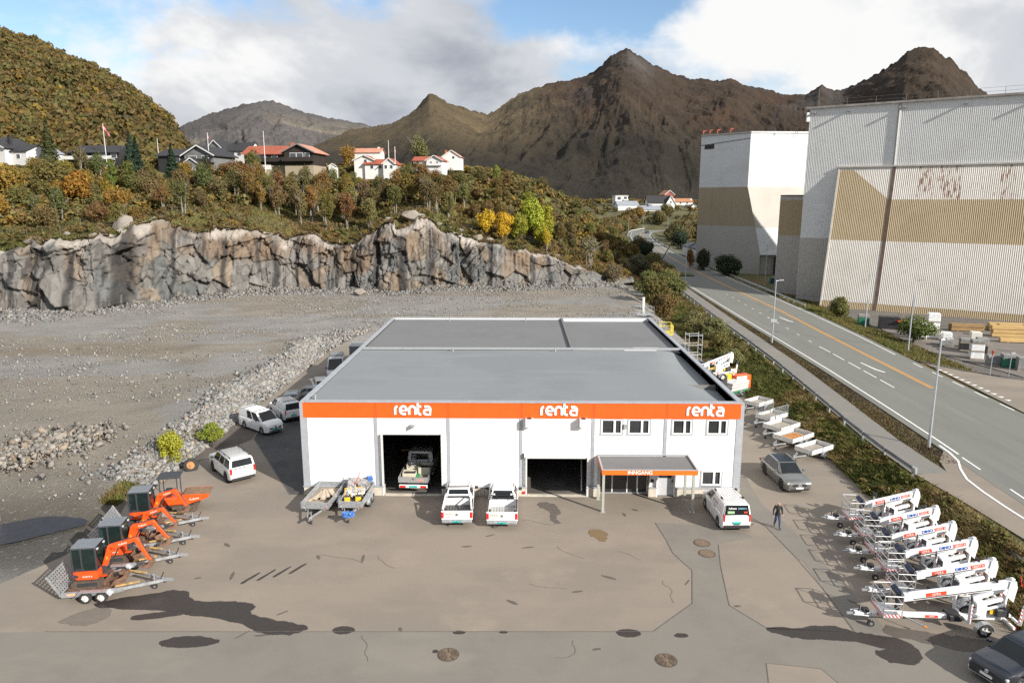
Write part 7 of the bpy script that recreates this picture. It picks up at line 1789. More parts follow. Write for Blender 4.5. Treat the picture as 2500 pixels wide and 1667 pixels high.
# --- white electrician's van, seen from behind
v = vehicle('van', (13.15, 42.9, 0), 92, 'white panel van with lettered dark rear window parked at the lower wall', 'van')
shell(v, 4.5, 1.86, 0.18, 0.92, 1.12, 1.12, 0.32, 1.40, -1.30, PW, cowl=1.28)
greenhouse(v, 1.84, 1.12, 1.84, -2.20, -2.12, 0.55, 1.48, PW, wb=0.96, wt=0.82, sides=((0.70, 0.93),), rear=(0.06, 0.94, 0.10, 0.92), bev=0.08)
bits(v, 4.5, 1.86, 1.12, 1.30, 0.78, 0.95, TEAL, (0.13, 0.45), pm=PW)
for y in np.linspace(-0.55, 0.55, 7): MB().box(-1.95, 0.35, y - 0.025, y + 0.025, 1.815, 1.835).build('roof_rib', PW, v)
for x in (-1.2, 0.1):
    for s in (-1, 1): MB().box(x - 0.12, x + 0.12, s * 0.66 - 0.05, s * 0.66 + 0.05, 1.82, 1.90).build('roof_rack_foot', BLACKP, v)
MB().box(-2.29, -2.27, -0.18, 0.18, 0.56, 0.59).build('boot_handle', BLACKP, v)
text('lettering', 'lofoten', 0.17, PLATE, v, (-2.235, 0.30, 1.60), (R(90), 0, R(-90)), 0.004, bold=0.004); text('lettering', '|elektro', 0.17, mat('pale_blue_letters', (0.35, 0.62, 0.78), 0.5), v, (-2.235, -0.30, 1.60), (R(90), 0, R(-90)), 0.004)
MB().box(-2.243, -2.238, 0.18, 0.60, 1.27, 1.43).build('sticker', mat('green_sticker', (0.32, 0.50, 0.28), 0.6, var=0.5, scale=12), v); MB().box(-2.243, -2.238, -0.62, -0.40, 1.30, 1.40).build('sticker', REDS, v)
for k, (t_, zz_) in enumerate((('lofoten elektro', 1.42), ('Svolvær', 1.12))): text('lettering', t_, 0.15, HG, v, (-0.6, 0.925 - 0.05 * (k == 0), zz_), (R(90), 0, R(180)), 0.004)
wheels4(v, 1.40, -1.30, 0.93, 0.32)
# --- two white pickups nose to the wall
def pickup(x, y, head, label, hard):
    v = vehicle('pickup_truck', (x, y, 0), head, label, 'pickup truck', 'white pickups in front of the hall')
    L, W_ = 5.25, 1.95
    shell(v, L, W_, 0.16, 0.98, 1.12, 1.12, 0.39, 1.62, -1.50, PW, sill=0.32, x_back=-0.72, cowl=1.12)
    greenhouse(v, W_, 1.12, 1.80, -0.70, -0.52, 0.45, 1.25, PW, wb=0.92, wt=0.74, sides=((0.05, 0.42), (0.46, 0.92)), rear=(0.10, 0.90, 0.12, 0.86), bev=0.07)
    arch = 0.46
    P = [(-L / 2 + 0.05, 0.50), (-1.50 - arch, 0.50)] + [(-1.50 - arch * math.cos(a), 0.40 + arch * math.sin(a)) for a in [math.pi * k / 8 for k in range(1, 8)]] + [(-1.50 + arch, 0.50), (-0.73, 0.40), (-0.73, 1.13), (-L / 2 + 0.05, 1.13)]
    bed = empty('load_bed', (0, 0, 0)); bed.parent = v
    for s in (-1, 1):
        y0, y1 = (W_ / 2 - 0.13, W_ / 2) if s > 0 else (-W_ / 2, -W_ / 2 + 0.13)
        MB().prism(P, 'y', y0, y1).build('side_wall', PW, bed, bevel=0.025)
        MB().box(-L / 2 + 0.06, -0.74, min(y0, y1) + (0.01), max(y0, y1) - 0.01, 1.13, 1.165).build('bed_rail', BLACKP, bed)
    MB().box(-L / 2 + 0.10, -0.74, -W_ / 2 + 0.13, W_ / 2 - 0.13, 0.58, 0.68).build('bed_floor', mat('bed_liner', (0.09, 0.09, 0.09), 0.7, var=0.2) if hard else mat('grey_bed_plate', (0.42, 0.42, 0.40), 0.6, var=0.15), bed)
    for k in range(9): MB().box(-L / 2 + 0.15, -0.8, -0.72 + k * 0.18 - 0.02, -0.72 + k * 0.18 + 0.02, 0.68, 0.695).build('bed_rib', BLACKP if hard else GALV, bed)
    MB().box(-L / 2, -L / 2 + 0.075, -W_ / 2 + 0.02, W_ / 2 - 0.02, 0.55, 1.12).build('tailgate', PW, v, bevel=0.02)
    MB().box(-L / 2 - 0.10, -L / 2 + 0.10, -W_ / 2 + 0.03, W_ / 2 - 0.03, 0.36, 0.54).build('rear_bumper', GALV, v, bevel=0.03)
    MB().box(-L / 2 - 0.125, -L / 2 - 0.10, -0.25, 0.25, 0.40, 0.51).build('number_plate', TEAL, v)
    MB().tube((-L / 2 - 0.25, 0.0, 0.40), (-L / 2, 0, 0.40), 0.04, n=8).tube((-L / 2 - 0.25, 0, 0.38), (-L / 2 - 0.25, 0, 0.50), 0.035, n=8).build('tow_ball', BLACKP, v)
    for s in (-1, 1):
        MB().box(-L / 2 - 0.015, -L / 2 + 0.12, s * (W_ / 2 - 0.09) - 0.085, s * (W_ / 2 - 0.09) + 0.085, 0.64, 1.05).build('tail_light', REDL, v, bevel=0.02)
        MB().box(0.72, 0.86, s * (W_ / 2 + 0.12) - 0.12, s * (W_ / 2 + 0.12) + 0.12, 1.16, 1.34).build('mirror', BLACKP, v, bevel=0.03)
        MB().tube((-0.45, s * 0.66, 1.84), (0.40, s * 0.68, 1.84), 0.02, n=6).build('roof_rail', BLACKP, v)
    MB().box(-0.50, -0.38, -0.70, 0.70, 1.80, 1.845).build('roof_spoiler', BLACKP if hard else CLEAR, v, bevel=0.015)
    if hard:
        b = MB()
        for s in (-1, 1): b.bar((-0.80, s * 0.88, 1.16), (-1.05, s * 0.80, 1.50), 0.10, 0.14); b.bar((-1.0, s * 0.80, 1.50), (-2.45, s * 0.90, 1.17), 0.09, 0.10)
        b.bar((-1.05, -0.80, 1.50), (-1.05, 0.80, 1.50), 0.12, 0.10); b.build('sports_bar', PW, v, bevel=0.02)
    else:
        b = MB()
        for z in (1.22, 1.34, 1.46): b.tube((-0.80, -0.85, z), (-0.80, 0.85, z), 0.022, n=6)
        for yy in (-0.85, -0.4, 0.4, 0.85): b.tube((-0.80, yy, 1.12), (-0.80, yy, 1.46), 0.02, n=6)
        b.build('headboard', BLACKP, v)
        for s in (-1, 1): MB().box(-0.86, -0.80, s * 0.55 - 0.06, s * 0.55 + 0.06, 1.48, 1.58).build('work_lamp', CLEAR, v)
    MB().tube((-2.3, 0.55, 0.72), (-1.9, 0.35, 0.74), 0.05, n=6).tube((-1.9, 0.35, 0.74), (-2.1, 0.1, 0.74), 0.05, n=6).build('load_strap', ORANGE, v)
    renta(v, (-L / 2 - 0.012, 0.50, 0.92), (R(90), 0, R(-90)), 0.11, ORTXT); ring_badge(v, -L / 2 - 0.02, 0, 0.88, 0.075, VWS, DARKMET)
    text('lettering', 'AMAROK', 0.07, DARKMET, v, (-L / 2 - 0.01, 0.52, 0.70), (R(90), 0, R(-90)), 0.003)
    wheels4(v, 1.62, -1.50, W_ / 2, 0.39)
    MB().box(L / 2 - 0.25, L / 2 + 0.02, -0.8, 0.8, 0.36, 0.6).build('front_bumper', PW, v, bevel=0.04)
    return v
pickup(-4.05, 43.75, 91.5, 'white pickup with white sports bar over a dark bed, nearer the open door', True)
pickup(-1.15, 43.60, 89.5, 'white pickup with headboard grille and pale open bed, further from the open door', False)
# --- dropside truck inside the hall door
v = vehicle('flatbed_truck', (-7.35, 49.15, 0.02), 88, 'white crew-cab dropside truck backed half out of the dark workshop door', 'truck')
shell(v, 5.9, 1.94, 0.18, 1.05, 1.28, 1.28, 0.36, 2.0, -1.55, PW, sill=0.34, x_back=-0.1, cowl=1.75)
greenhouse(v, 1.94, 1.28, 2.12, -0.10, -0.02, 1.15, 2.0, PW, wb=0.97, wt=0.86, sides=((0.08, 0.44), (0.50, 0.92)), rear=(0.14, 0.86, 0.26, 0.80), bev=0.09)
MB().box(-2.95, -0.2, -1.0, 1.0, 0.86, 0.94).build('bed_floor', WOOD, v); MB().box(-2.85, -0.3, -0.4, 0.4, 0.5, 0.86).build('chassis', BLACKP, v)
for s in (-1, 1): MB().box(-2.95, -0.2, s * 1.01 - 0.02, s * 1.01 + 0.02, 0.86, 1.26).build('drop_side', ALU, v)
MB().box(-2.99, -2.95, -1.03, 1.03, 0.86, 1.26).build('tail_board', ALU, v); MB().box(-3.0, -2.9, -0.98, 0.98, 0.48, 0.70).build('light_bar', WHITE, v, bevel=0.015)
for s in (-1, 1): MB().box(-3.03, -2.99, s * 0.72 - 0.20, s * 0.72 + 0.20, 0.51, 0.66).build('tail_light', REDL, v)
MB().box(-3.03, -3.0, -0.28, 0.28, 0.53, 0.65).build('number_plate', TEAL, v); renta(v, (-2.995, -0.5, 1.06), (R(90), 0, R(-90)), 0.10, ORTXT); ring_badge(v, -3.0, 0, 1.14, 0.06, VWS, DARKMET)
for s in (-1, 1): MB().tube((-0.25, s * 0.62, 0.9), (-0.25, s * 0.62, 2.05), 0.03, n=6).build('headboard_post', GALV, v); MB().tube((-0.2, s * 0.8, 2.18), (1.2, s * 0.8, 2.18), 0.02, n=6).build('roof_rail', BLACKP, v)
MB().box(-0.2, -0.1, -0.85, 0.85, 2.16, 2.24).build('roof_beam', BLACKP, v)
for (wx, ss) in ((2.0, 1), (-1.55, 1)):
    for s in (-1, 1): wheel(v, wx, s * 0.84, 0.36, 0.22, GALV, 6, s)
def crate(x, y, z, sx, sy, sz, m_, label, name='crate', rz=0, cat='crate', group='load on the dropside truck'):
    t = empty(name, (x, y, z), R(rz), label, cat, group)
    MB().box(-sx / 2, sx / 2, -sy / 2, sy / 2, 0, 0.04).build('bottom', m_, t)
    for a in (-1, 1):
        MB().box(-sx / 2, sx / 2, a * sy / 2 - 0.02, a * sy / 2 + 0.02, 0, sz).build('side', m_, t); MB().box(a * sx / 2 - 0.02, a * sx / 2 + 0.02, -sy / 2 + 0.02, sy / 2 - 0.02, 0, sz).build('side', m_, t)
    MB().box(-sx / 2 + 0.06, sx / 2 - 0.06, -sy / 2 + 0.06, sy / 2 - 0.06, 0.05, sz * 0.7).build('contents', BLACKP, t)
CRT = mat('cream_crate', (0.50, 0.47, 0.37), 0.7, var=0.12)
crate(-7.85, 47.25, 0.97, 0.9, 0.7, 0.30, CRT, 'cream crate at the back corner of the truck bed'); crate(-7.75, 48.15, 0.97, 0.8, 0.6, 0.50, CRT, 'cream crate behind the ladders on the truck bed'); crate(-6.85, 47.85, 0.97, 0.8, 0.9, 0.55, CRT, 'tall cream crate on the right of the truck bed')
tag(MB().box(-0.2, 0.2, -0.35, 0.35, 0, 0.10).build('tarpaulin', mat('bright_green', (0.02, 0.22, 0.09), 0.6, var=0.15), None, loc=(-7.32, 47.25, 0.97), bevel=0.03), 'bright green folded sheet on the truck bed', 'sheet')
t = empty('ladder', (-7.75, 48.55, 1.5), R(8), 'aluminium ladder leaning over the load on the truck', 'ladder')
for s in (-1, 1): MB().bar((s * 0.17, -0.9, 0), (s * 0.17, 0.9, 0.55), 0.03, 0.07).build('stile', ALU, t)
for k in range(7): q = -0.8 + k * 0.27; MB().tube((-0.17, q, 0.28 + q * 0.305), (0.17, q, 0.28 + q * 0.305), 0.02, n=6).build('rung', ALU, t)
# --- white off-roader, three-quarter rear
v = vehicle('off_roader', (-21.6, 49.9, 0), 131, 'boxy white off-roader with roof rails parked by the rubble bank', 'car')
shell(v, 4.83, 1.95, 0.14, 1.10, 1.20, 1.2, 0.39, 1.45, -1.42, PW, sill=0.32, cowl=1.22)
greenhouse(v, 1.95, 1.20, 1.88, -2.36, -2.22, 0.55, 1.30, PW, wb=0.94, wt=0.80, sides=((0.04, 0.32), (0.37, 0.62), (0.66, 0.92)), rear=(0.08, 0.92, 0.16, 0.88), bev=0.06)
bits(v, 4.83, 1.95, 1.20, 1.25, 0.9, 1.0, PLATE, (0.16, 0.42), pm=BLACKP); wheels4(v, 1.45, -1.42, 0.975, 0.39, mat('dark_rim'), 6)
for s in (-1, 1): MB().tube((-2.0, s * 0.70, 1.95), (0.4, s * 0.72, 1.95), 0.025, n=6).build('roof_rail', BLACKP, v)
for s in (-1, 1):
    for x in (-1.9, -0.8, 0.3): MB().box(x - 0.06, x + 0.06, s * 0.70 - 0.03, s * 0.70 + 0.03, 1.86, 1.95).build('rail_foot', BLACKP, v)
MB().box(-2.42, -2.36, -0.4, 0.4, 1.76, 1.80).build('brake_lamp', BLACKP, v); MB().box(-2.45, -2.38, -0.35, 0.7, 1.17, 1.20).build('window_trim', BLACKP, v)
# --- two white small vans in the shade
def svan(x, y, head, label, crew, plate):
    v = vehicle('van', (x, y, 0), head, label, 'van', 'white vans in the shade of the hall')
    shell(v, 4.55, 1.80, 0.16, 0.94, 1.14, 1.14, 0.32, 1.42, -1.32, PW, cowl=1.30)
    greenhouse(v, 1.78, 1.14, 1.84, -2.22, -2.10, 0.62, 1.50, PW, wb=0.96, wt=0.82, sides=((0.42, 0.62), (0.68, 0.93)) if crew else ((0.68, 0.93),), rear=(0.07, 0.93, 0.12, 0.92), bev=0.08)
    bits(v, 4.55, 1.80, 1.14, 1.30, 0.78, 0.95, plate, (0.12, 0.40), pm=BLACKP if crew else PW); wheels4(v, 1.42, -1.32, 0.90, 0.32)
    MB().box(2.16, 2.30, -0.55, 0.55, 0.54, 0.66).build('grille', BLACKP, v); ring_badge(v, -2.29 if not crew else 2.30, 0, 0.86 if not crew else 0.76, 0.07, VWS, DARKMET)
    for x in (-1.5, 0.3): MB().bar((x, -0.72, 1.87), (x, 0.72, 1.87), 0.05, 0.04).build('roof_bar', BLACKP, v)
    if crew:
        for s in (-1, 1): MB().tube((2.24, s * 0.16, 0.62), (2.34, s * 0.16, 0.62), 0.09, n=12).build('spot_lamp', CLEAR, v)
    return v
svan(-23.2, 60.4, -38, 'white crew van with roof bars and spot lamps facing the building corner', True, TEAL)
svan(-22.3, 64.3, 128, 'white panel van with green rear plate parked behind the crew van', False, TEAL)
# --- dark and silver saloons, partly behind the roof edge
v = vehicle('car', (-21.2, 67.3, 0), 195, 'dark blue saloon half hidden by the roof corner', 'car', 'cars behind the hall corner')
shell(v, 4.7, 1.82, 0.16, 0.85, 0.98, 0.98, 0.32, 1.42, -1.38, PN, cowl=0.95, boot=-1.5); greenhouse(v, 1.82, 0.98, 1.45, -1.85, -1.0, 0.25, 1.05, PN, wt=0.70); bits(v, 4.7, 1.82, 0.98, 1.0, 0.7, 0.8, PLATE, (0.3, 0.14), pm=PN); wheels4(v, 1.42, -1.38, 0.91, 0.32)
v = vehicle('car', (-21.8, 69.9, 0), 192, 'light grey saloon behind the dark blue one', 'car', 'cars behind the hall corner')
shell(v, 4.7, 1.82, 0.16, 0.85, 0.98, 0.98, 0.32, 1.42, -1.38, PLG, cowl=0.95, boot=-1.5); greenhouse(v, 1.82, 0.98, 1.45, -1.9, -1.0, 0.25, 1.05, PLG, wt=0.70); bits(v, 4.7, 1.82, 0.98, 1.0, 0.7, 0.8, PLATE, (0.3, 0.14), pm=PLG); wheels4(v, 1.42, -1.38, 0.91, 0.32)
v = vehicle('car', (-21.6, 73.8, 0), 112, 'small white hatchback between the saloons and the tall van', 'car', 'cars behind the hall corner')
shell(v, 4.0, 1.72, 0.16, 0.88, 0.98, 0.98, 0.30, 1.25, -1.2, PW, cowl=0.95); greenhouse(v, 1.72, 0.98, 1.48, -1.95, -1.6, 0.25, 1.05, PW, wt=0.74); bits(v, 4.0, 1.72, 0.98, 1.0, 0.7, 0.8, PLATE, (0.2, 0.3), pm=PW); wheels4(v, 1.25, -1.2, 0.86, 0.30)
v = vehicle('van', (-21.4, 79.8, 0), -78, 'tall silver-grey cargo van at the back of the hall side', 'van')
shell(v, 5.6, 1.98, 0.18, 1.05, 1.30, 1.3, 0.35, 1.75, -1.65, PS, cowl=1.75); greenhouse(v, 1.97, 1.30, 2.45, -2.75, -2.66, 1.05, 2.0, PS, wb=0.97, wt=0.84, sides=((0.74, 0.94),), vhi=0.62, bev=0.12); bits(v, 5.6, 1.98, 1.30, 1.8, 0.9, 1.2, PLATE, (0.14, 0.5), pm=BLACKP); wheels4(v, 1.75, -1.65, 0.99, 0.35); MB().bar((-0.2, -0.8, 2.47), (-0.2, 0.8, 2.47), 0.06, 0.05).build('roof_bar', BLACKP, v)
t = empty('storage_container', (-19.6, 86.4, 0), R(2), 'pale steel container end beside the rear of the hall', 'container')
MB().box(-1.6, 3, -1.2, 1.2, 0.1, 2.4).build('box', HG, t, bevel=0.03); MB().box(-1.65, 3.05, -1.25, 1.25, 2.4, 2.5).build('roof', mat('pale_cap'), t)
# --- dark hatchback at the lower right corner
v = vehicle('car', (21.55, 27.65, 0), 203, 'dark blue-black hatchback cut off at the lower right corner', 'car')
shell(v, 4.28, 1.82, 0.15, 0.83, 0.97, 0.97, 0.33, 1.32, -1.30, PK, cowl=0.92)
greenhouse(v, 1.82, 0.97, 1.46, -2.02, -1.5, 0.18, 1.02, PK, wt=0.72, sides=((0.06, 0.28), (0.31, 0.60), (0.63, 0.92))); bits(v, 4.28, 1.82, 0.97, 0.95, 0.68, 0.85, PLATE, (0.3, 0.16), pm=PK); wheels4(v, 1.32, -1.30, 0.91, 0.33, RIM, 5)
MB().box(2.05, 2.15, -0.62, 0.62, 0.62, 0.70).build('grille', BLACKP, v); ring_badge(v, 2.17, 0, 0.66, 0.075, VWS); MB().bar((2.10, -0.6, 0.60), (2.10, 0.6, 0.60), 0.05, 0.015).build('chrome_strip', CLEAR, v); MB().bar((2.14, -0.75, 0.30), (2.14, 0.75, 0.30), 0.02, 0.02).build('chrome_strip', CLEAR, v)
for s in (-1, 1): MB().box(1.98, 2.13, s * 0.62 - 0.18, s * 0.62 + 0.18, 0.34, 0.46).build('fog_lamp', CLEAR, v, bevel=0.02)
# --- car on the far bend
v = vehicle('car', (74.5, 428, 1.0), -118, 'dark blue car coming round the far bend of the road', 'car')
shell(v, 4.4, 1.8, 0.15, 0.85, 0.98, 0.98, 0.33, 1.35, -1.32, PN, cowl=0.95); greenhouse(v, 1.8, 0.98, 1.5, -2.05, -1.6, 0.2, 1.05, PN, wt=0.72); bits(v, 4.4, 1.8, 0.98, 0.98, 0.7, 0.85, PLATE, pm=PN); wheels4(v, 1.35, -1.32, 0.9, 0.33)

# ================================================================== TRAILERS
def jockey(root, x, z=0.45, r_=0.12):
    j = empty('jockey_wheel', (x, 0.0, 0)); j.parent = root
    MB().tube((0, 0.12, r_), (0, 0.12, z + 0.35), 0.03, n=8).build('stem', GALV, j); MB().tube((0, 0.07, r_), (0, 0.17, r_), r_, n=12).build('tyre', RUBBER, j); MB().tube((0, 0.06, r_), (0, 0.18, r_), r_ * 0.5, n=8).build('hub', RIM, j)
def box_trailer(x, y, head, L, W_, label, floor_m=WOOD, side_h=0.36, floor_z=0.58, axles=1, cage=False, side_m=ALU, boards=8, z=0.0):
    """x, y = middle of the front board; drawbar points along +x (heading)"""
    t = empty('trailer', (x, y, z), R(head), label, 'trailer', 'open box trailers')
    hw = W_ / 2
    for k in range(boards):
        y0 = -hw + 0.04 + (W_ - 0.08) * k / boards; MB().box(-L, 0, y0 + 0.004, y0 + (W_ - 0.08) / boards - 0.004, floor_z, floor_z + 0.03).build('floor_board', floor_m, t)
    for s in (-1, 1): MB().box(-L, 0, s * hw - 0.02, s * hw + 0.02, floor_z - 0.02, floor_z + side_h).build('side_board', side_m, t, bevel=0.006)
    MB().box(-0.02, 0.02, -hw, hw, floor_z - 0.02, floor_z + side_h).build('front_board', side_m, t, bevel=0.006); MB().box(-L - 0.02, -L + 0.02, -hw, hw, floor_z - 0.02, floor_z + side_h).build('tail_board', side_m, t, bevel=0.006)
    for s in (-1, 1): MB().bar((-L, s * hw * 0.7, floor_z - 0.07), (0.05, s * hw * 0.7, floor_z - 0.07), 0.06, 0.10).build('chassis_rail', GALV, t); MB().bar((-0.2, s * hw * 0.6, floor_z - 0.10), (1.25, 0.03 * s, floor_z - 0.14), 0.06, 0.10).build('drawbar', GALV, t)
    MB().bar((1.15, 0, floor_z - 0.12), (1.55, 0, floor_z - 0.10), 0.10, 0.10).build('coupling', DARKMET, t); jockey(t, 1.0, floor_z - 0.1)
    for s in (-1, 1):
        for k in range(axles):
            wx = -L * 0.56 + (k - (axles - 1) / 2) * 0.72; wheel(t, wx, s * (hw + 0.11), 0.29, 0.17, RIM, 4, s)
            n = 8; v_ = []
            MB().prism([(wx + 0.36 * math.cos(math.pi * q / n), 0.30 + 0.36 * math.sin(math.pi * q / n)) for q in range(n + 1)] + [(wx + 0.33 * math.cos(math.pi * q / n), 0.30 + 0.33 * math.sin(math.pi * q / n)) for q in range(n, -1, -1)], 'y', s * (hw + 0.11) - 0.11, s * (hw + 0.11) + 0.11).build('mudguard', GALV, t)
        for xx in (-L, -L / 2, 0): MB().box(xx - 0.03, xx + 0.03, s * (hw + 0.03) - 0.012, s * (hw + 0.03) + 0.012, floor_z - 0.04, floor_z + side_h + 0.01).build('corner_post', GALV, t)
        MB().box(0.02, 0.04, s * hw * 0.8 - 0.05, s * hw * 0.8 + 0.05, floor_z + 0.05, floor_z + 0.10).build('reflector', REDL if s > 0 else CLEAR, t)
    if cage:
        z0, z1 = floor_z + side_h, floor_z + side_h + 0.75
        for s in (-1, 1):
            b = MB()
            for k in range(14): b.tube((-L * k / 13, s * hw, z0), (-L * k / 13, s * hw, z1), 0.010, n=4)
            for k in range(6): zz_ = z0 + (z1 - z0) * k / 5; b.tube((-L, s * hw, zz_), (0, s * hw, zz_), 0.010, n=4)
            o = b.build('mesh_side', GALV, t); o['kind'] = 'stuff'
            MB().tube((-L, s * hw, z1), (0, s * hw, z1), 0.025, n=6).build('top_rail', GALV, t)
            for xx in (-L, -L / 2, 0): MB().tube((xx, s * hw, z0), (xx, s * hw, z1), 0.025, n=6).build('cage_post', GALV, t)
    return t
DIRT = mat('orange_earth', (0.40, 0.17, 0.045), 0.95, var=0.35, scale=4, bump=0.6)
PALEW = mat('pale_worn_boards', (0.30, 0.27, 0.235), 0.85, var=0.25, scale=3, stretch=(0.5, 5, 1)); PALES = mat('pale_aluminium_board', (0.62, 0.62, 0.60), 0.45, 0.2, var=0.10, scale=3)
box_trailer(22.2, 53.4, 213, 2.75, 1.5, 'single-axle open trailer with bare plank floor, nearest of the trailers by the weeds', PALEW, side_m=PALES)
t = box_trailer(21.6, 56.25, 215.5, 3.0, 1.8, 'twin-axle open trailer with orange earth on its floor', PALEW, axles=2, side_m=PALES)
MB().prism([(-2.5, -0.55), (-0.5, -0.7), (-0.45, 0.3), (-1.2, 0.6), (-2.6, 0.62)], 'z', 0.61, 0.635).build('earth_residue', DIRT, t)
box_trailer(21.7, 59.1, 216, 2.8, 1.75, 'open trailer with grey plank floor behind the one with orange earth', PALEW, axles=2, side_m=PALES)
box_trailer(21.9, 62.1, 215, 2.6, 1.55, 'trailer with high wire mesh sides', PALEW, cage=True, side_m=PALES)
box_trailer(22.3, 66.6, 218, 2.4, 1.6, 'open trailer farthest along the row, just clear of the roof corner', PALEW, side_m=PALES)
t = box_trailer(-13.25, 42.55, 266, 3.5, 1.75, 'weathered open trailer with loose boards against the low concrete wall', WOOD, side_h=0.42, floor_z=0.58, side_m=GALV)
t2 = box_trailer(-11.0, 42.75, 268, 3.3, 1.5, 'trailer piled with tools and wrapped bundles beside the workshop door', BLACKP, side_h=0.42, floor_z=0.58, axles=2, side_m=GALV)
LOADB = mat('pale_loose_board', (0.50, 0.42, 0.32), 0.8, var=0.2, scale=3)
for k in range(7):
    o = MB().obox((0, 0, 0), (0.22 + 0.1 * (k % 2), 1.5 - 0.1 * k, 0.03)).build('board', LOADB, None, loc=(-13.7 + 0.20 * k, 44.2 + 0.22 * (k % 3), 0.66 + 0.035 * k), rz=R(-20 + 9 * k))
    tag(o, 'pale loose board in the weathered trailer, %s from its %s side' % (('first', 'second', 'third', 'fourth', 'fifth', 'sixth', 'seventh')[k], 'left'), 'board', 'boards in the weathered trailer')
# tools and bundles on the second trailer
WRG = mat('grey_plastic_wrap', (0.30, 0.29, 0.29), 0.35, var=0.5, scale=5, bump=0.8); WRB = mat('blue_sheet', (0.05, 0.16, 0.45), 0.4, var=0.3, scale=4, bump=0.5); YTOOL = mat('yellow_plastic', (0.75, 0.48, 0.03), 0.5, var=0.15)
def bundle(x, y, z, sx, sy, sz, m_, label, rz=0, seed=1, cat='bundle', name='wrapped_bundle'):
    bm = bmesh.new(); bmesh.ops.create_cube(bm, size=1); bmesh.ops.subdivide_edges(bm, edges=bm.edges, cuts=4, use_grid_fill=True)
    rr_ = random.Random(seed)
    for v in bm.verts: v.co = Vector((v.co.x * sx, v.co.y * sy, (v.co.z + 0.5) * sz)) + Vector((rr_.uniform(-1, 1) * 0.05, rr_.uniform(-1, 1) * 0.05, rr_.uniform(-1, 1) * 0.04))
    me = bpy.data.meshes.new(name); bm.to_mesh(me); bm.free(); me.materials.append(m_)
    o = link(me, name, None, (x, y, z), label=label, cat=cat, group='load on the crowded trailer'); o.rotation_euler = (0, 0, R(rz)); return o
bundle(-11.35, 45.4, 0.62, 0.8, 0.9, 0.75, WRG, 'grey plastic-wrapped bundle at the wall end of the crowded trailer', 10, 1); bundle(-10.6, 45.3, 0.62, 0.6, 1.0, 0.72, WRG, 'second wrapped bundle beside the blue sheet', -6, 2); bundle(-10.35, 45.75, 1.2, 0.35, 0.5, 0.25, WRB, 'crumpled blue sheet on top of the load', 20, 3); bundle(-11.1, 44.6, 0.62, 1.2, 0.6, 0.45, mat('pale_foil', (0.55, 0.57, 0.6), 0.25, 0.4, var=0.3, scale=6, bump=0.7), 'shiny foil wrapped roll across the trailer', 4, 4)
bundle(-10.85, 41.55, 0.55, 0.7, 0.35, 0.25, WRB, 'blue and white bag tied on the drawbar of the crowded trailer', 0, 6)
def breaker(x, y, label):
    t = empty('plate_compactor', (x, y, 0.62), R(8), label, 'machine', 'machines on the crowded trailer')
    MB().box(-0.25, 0.25, -0.3, 0.3, 0, 0.14).build('base_plate', DARKMET, t, bevel=0.03); MB().box(-0.2, 0.2, -0.2, 0.22, 0.16, 0.42).build('engine', BLACKP, t, bevel=0.04); MB().box(-0.18, 0.18, -0.26, -0.2, 0.12, 0.42).build('guard', YTOOL, t); MB().path([(-0.2, 0.2, 0.3), (-0.2, 0.55, 0.75), (0.2, 0.55, 0.75), (0.2, 0.2, 0.3)], 0.022).build('handle', YTOOL, t)
breaker(-11.35, 43.5, 'yellow and black compactor on the crowded trailer, nearer the weathered trailer'); breaker(-10.65, 43.6, 'yellow and black compactor on the crowded trailer, nearer the workshop door')
tag(MB().tube((0, 0, 0), (0.35, 0, 0.9), 0.025, n=6).build('strap_tube', ORANGE, None, loc=(-11.15, 44.9, 1.25)), 'orange strap over the wrapped bundles', 'strap')
# sacks/pallet trailer and machines by the right wall, partly hidden by the roof
t = box_trailer(21.1, 71.3, 217, 3.0, 1.5, 'trailer stacked with long pale panels on a green frame', BLACKP, side_h=0.12, floor_z=0.55, side_m=mat('green_frame', (0.02, 0.20, 0.08), 0.5))
for k in range(6):
    o = MB().box(-1.4, 1.4, -0.7, 0.7, 0, 0.13).build('panel_bundle', PALES if k % 2 else mat('worn_panel', (0.40, 0.38, 0.36), 0.7, var=0.2), None, loc=(22.3 + 0.02 * k, 72.2, 0.70 + 0.15 * k), rz=R(37 + (k % 3) - 1), bevel=0.01); tag(o, 'long pale panel, %s from the bottom of the stack on the green-framed trailer' % ('first', 'second', 'third', 'fourth', 'fifth', 'sixth')[k], 'panel', 'panels on the green-framed trailer')
t = empty('compressor', (22.1, 76.4, 0), R(30), 'yellow towed compressor with black louvred front', 'compressor')
MB().prism([(-1.3, 0.6), (1.3, 0.6), (1.3, 1.75), (0.4, 2.05), (-1.3, 1.85)], 'y', -0.8, 0.8).build('housing', YTOOL, t, bevel=0.06)
for k in range(6): MB().box(-1.34, -1.28, -0.7, 0.7, 0.7 + k * 0.18, 0.80 + k * 0.18).build('louvre', BLACKP, t)
for s in (-1, 1): wheel(t, 0.1, s * 0.85, 0.32, 0.18, RIM, 4, s)
MB().bar((1.2, 0, 0.5), (2.4, 0, 0.45), 0.1, 0.1).build('drawbar', DARKMET, t); MB().box(0.2, 1.2, -0.84, -0.80, 1.55, 1.9).build('panel', WHITE, t)
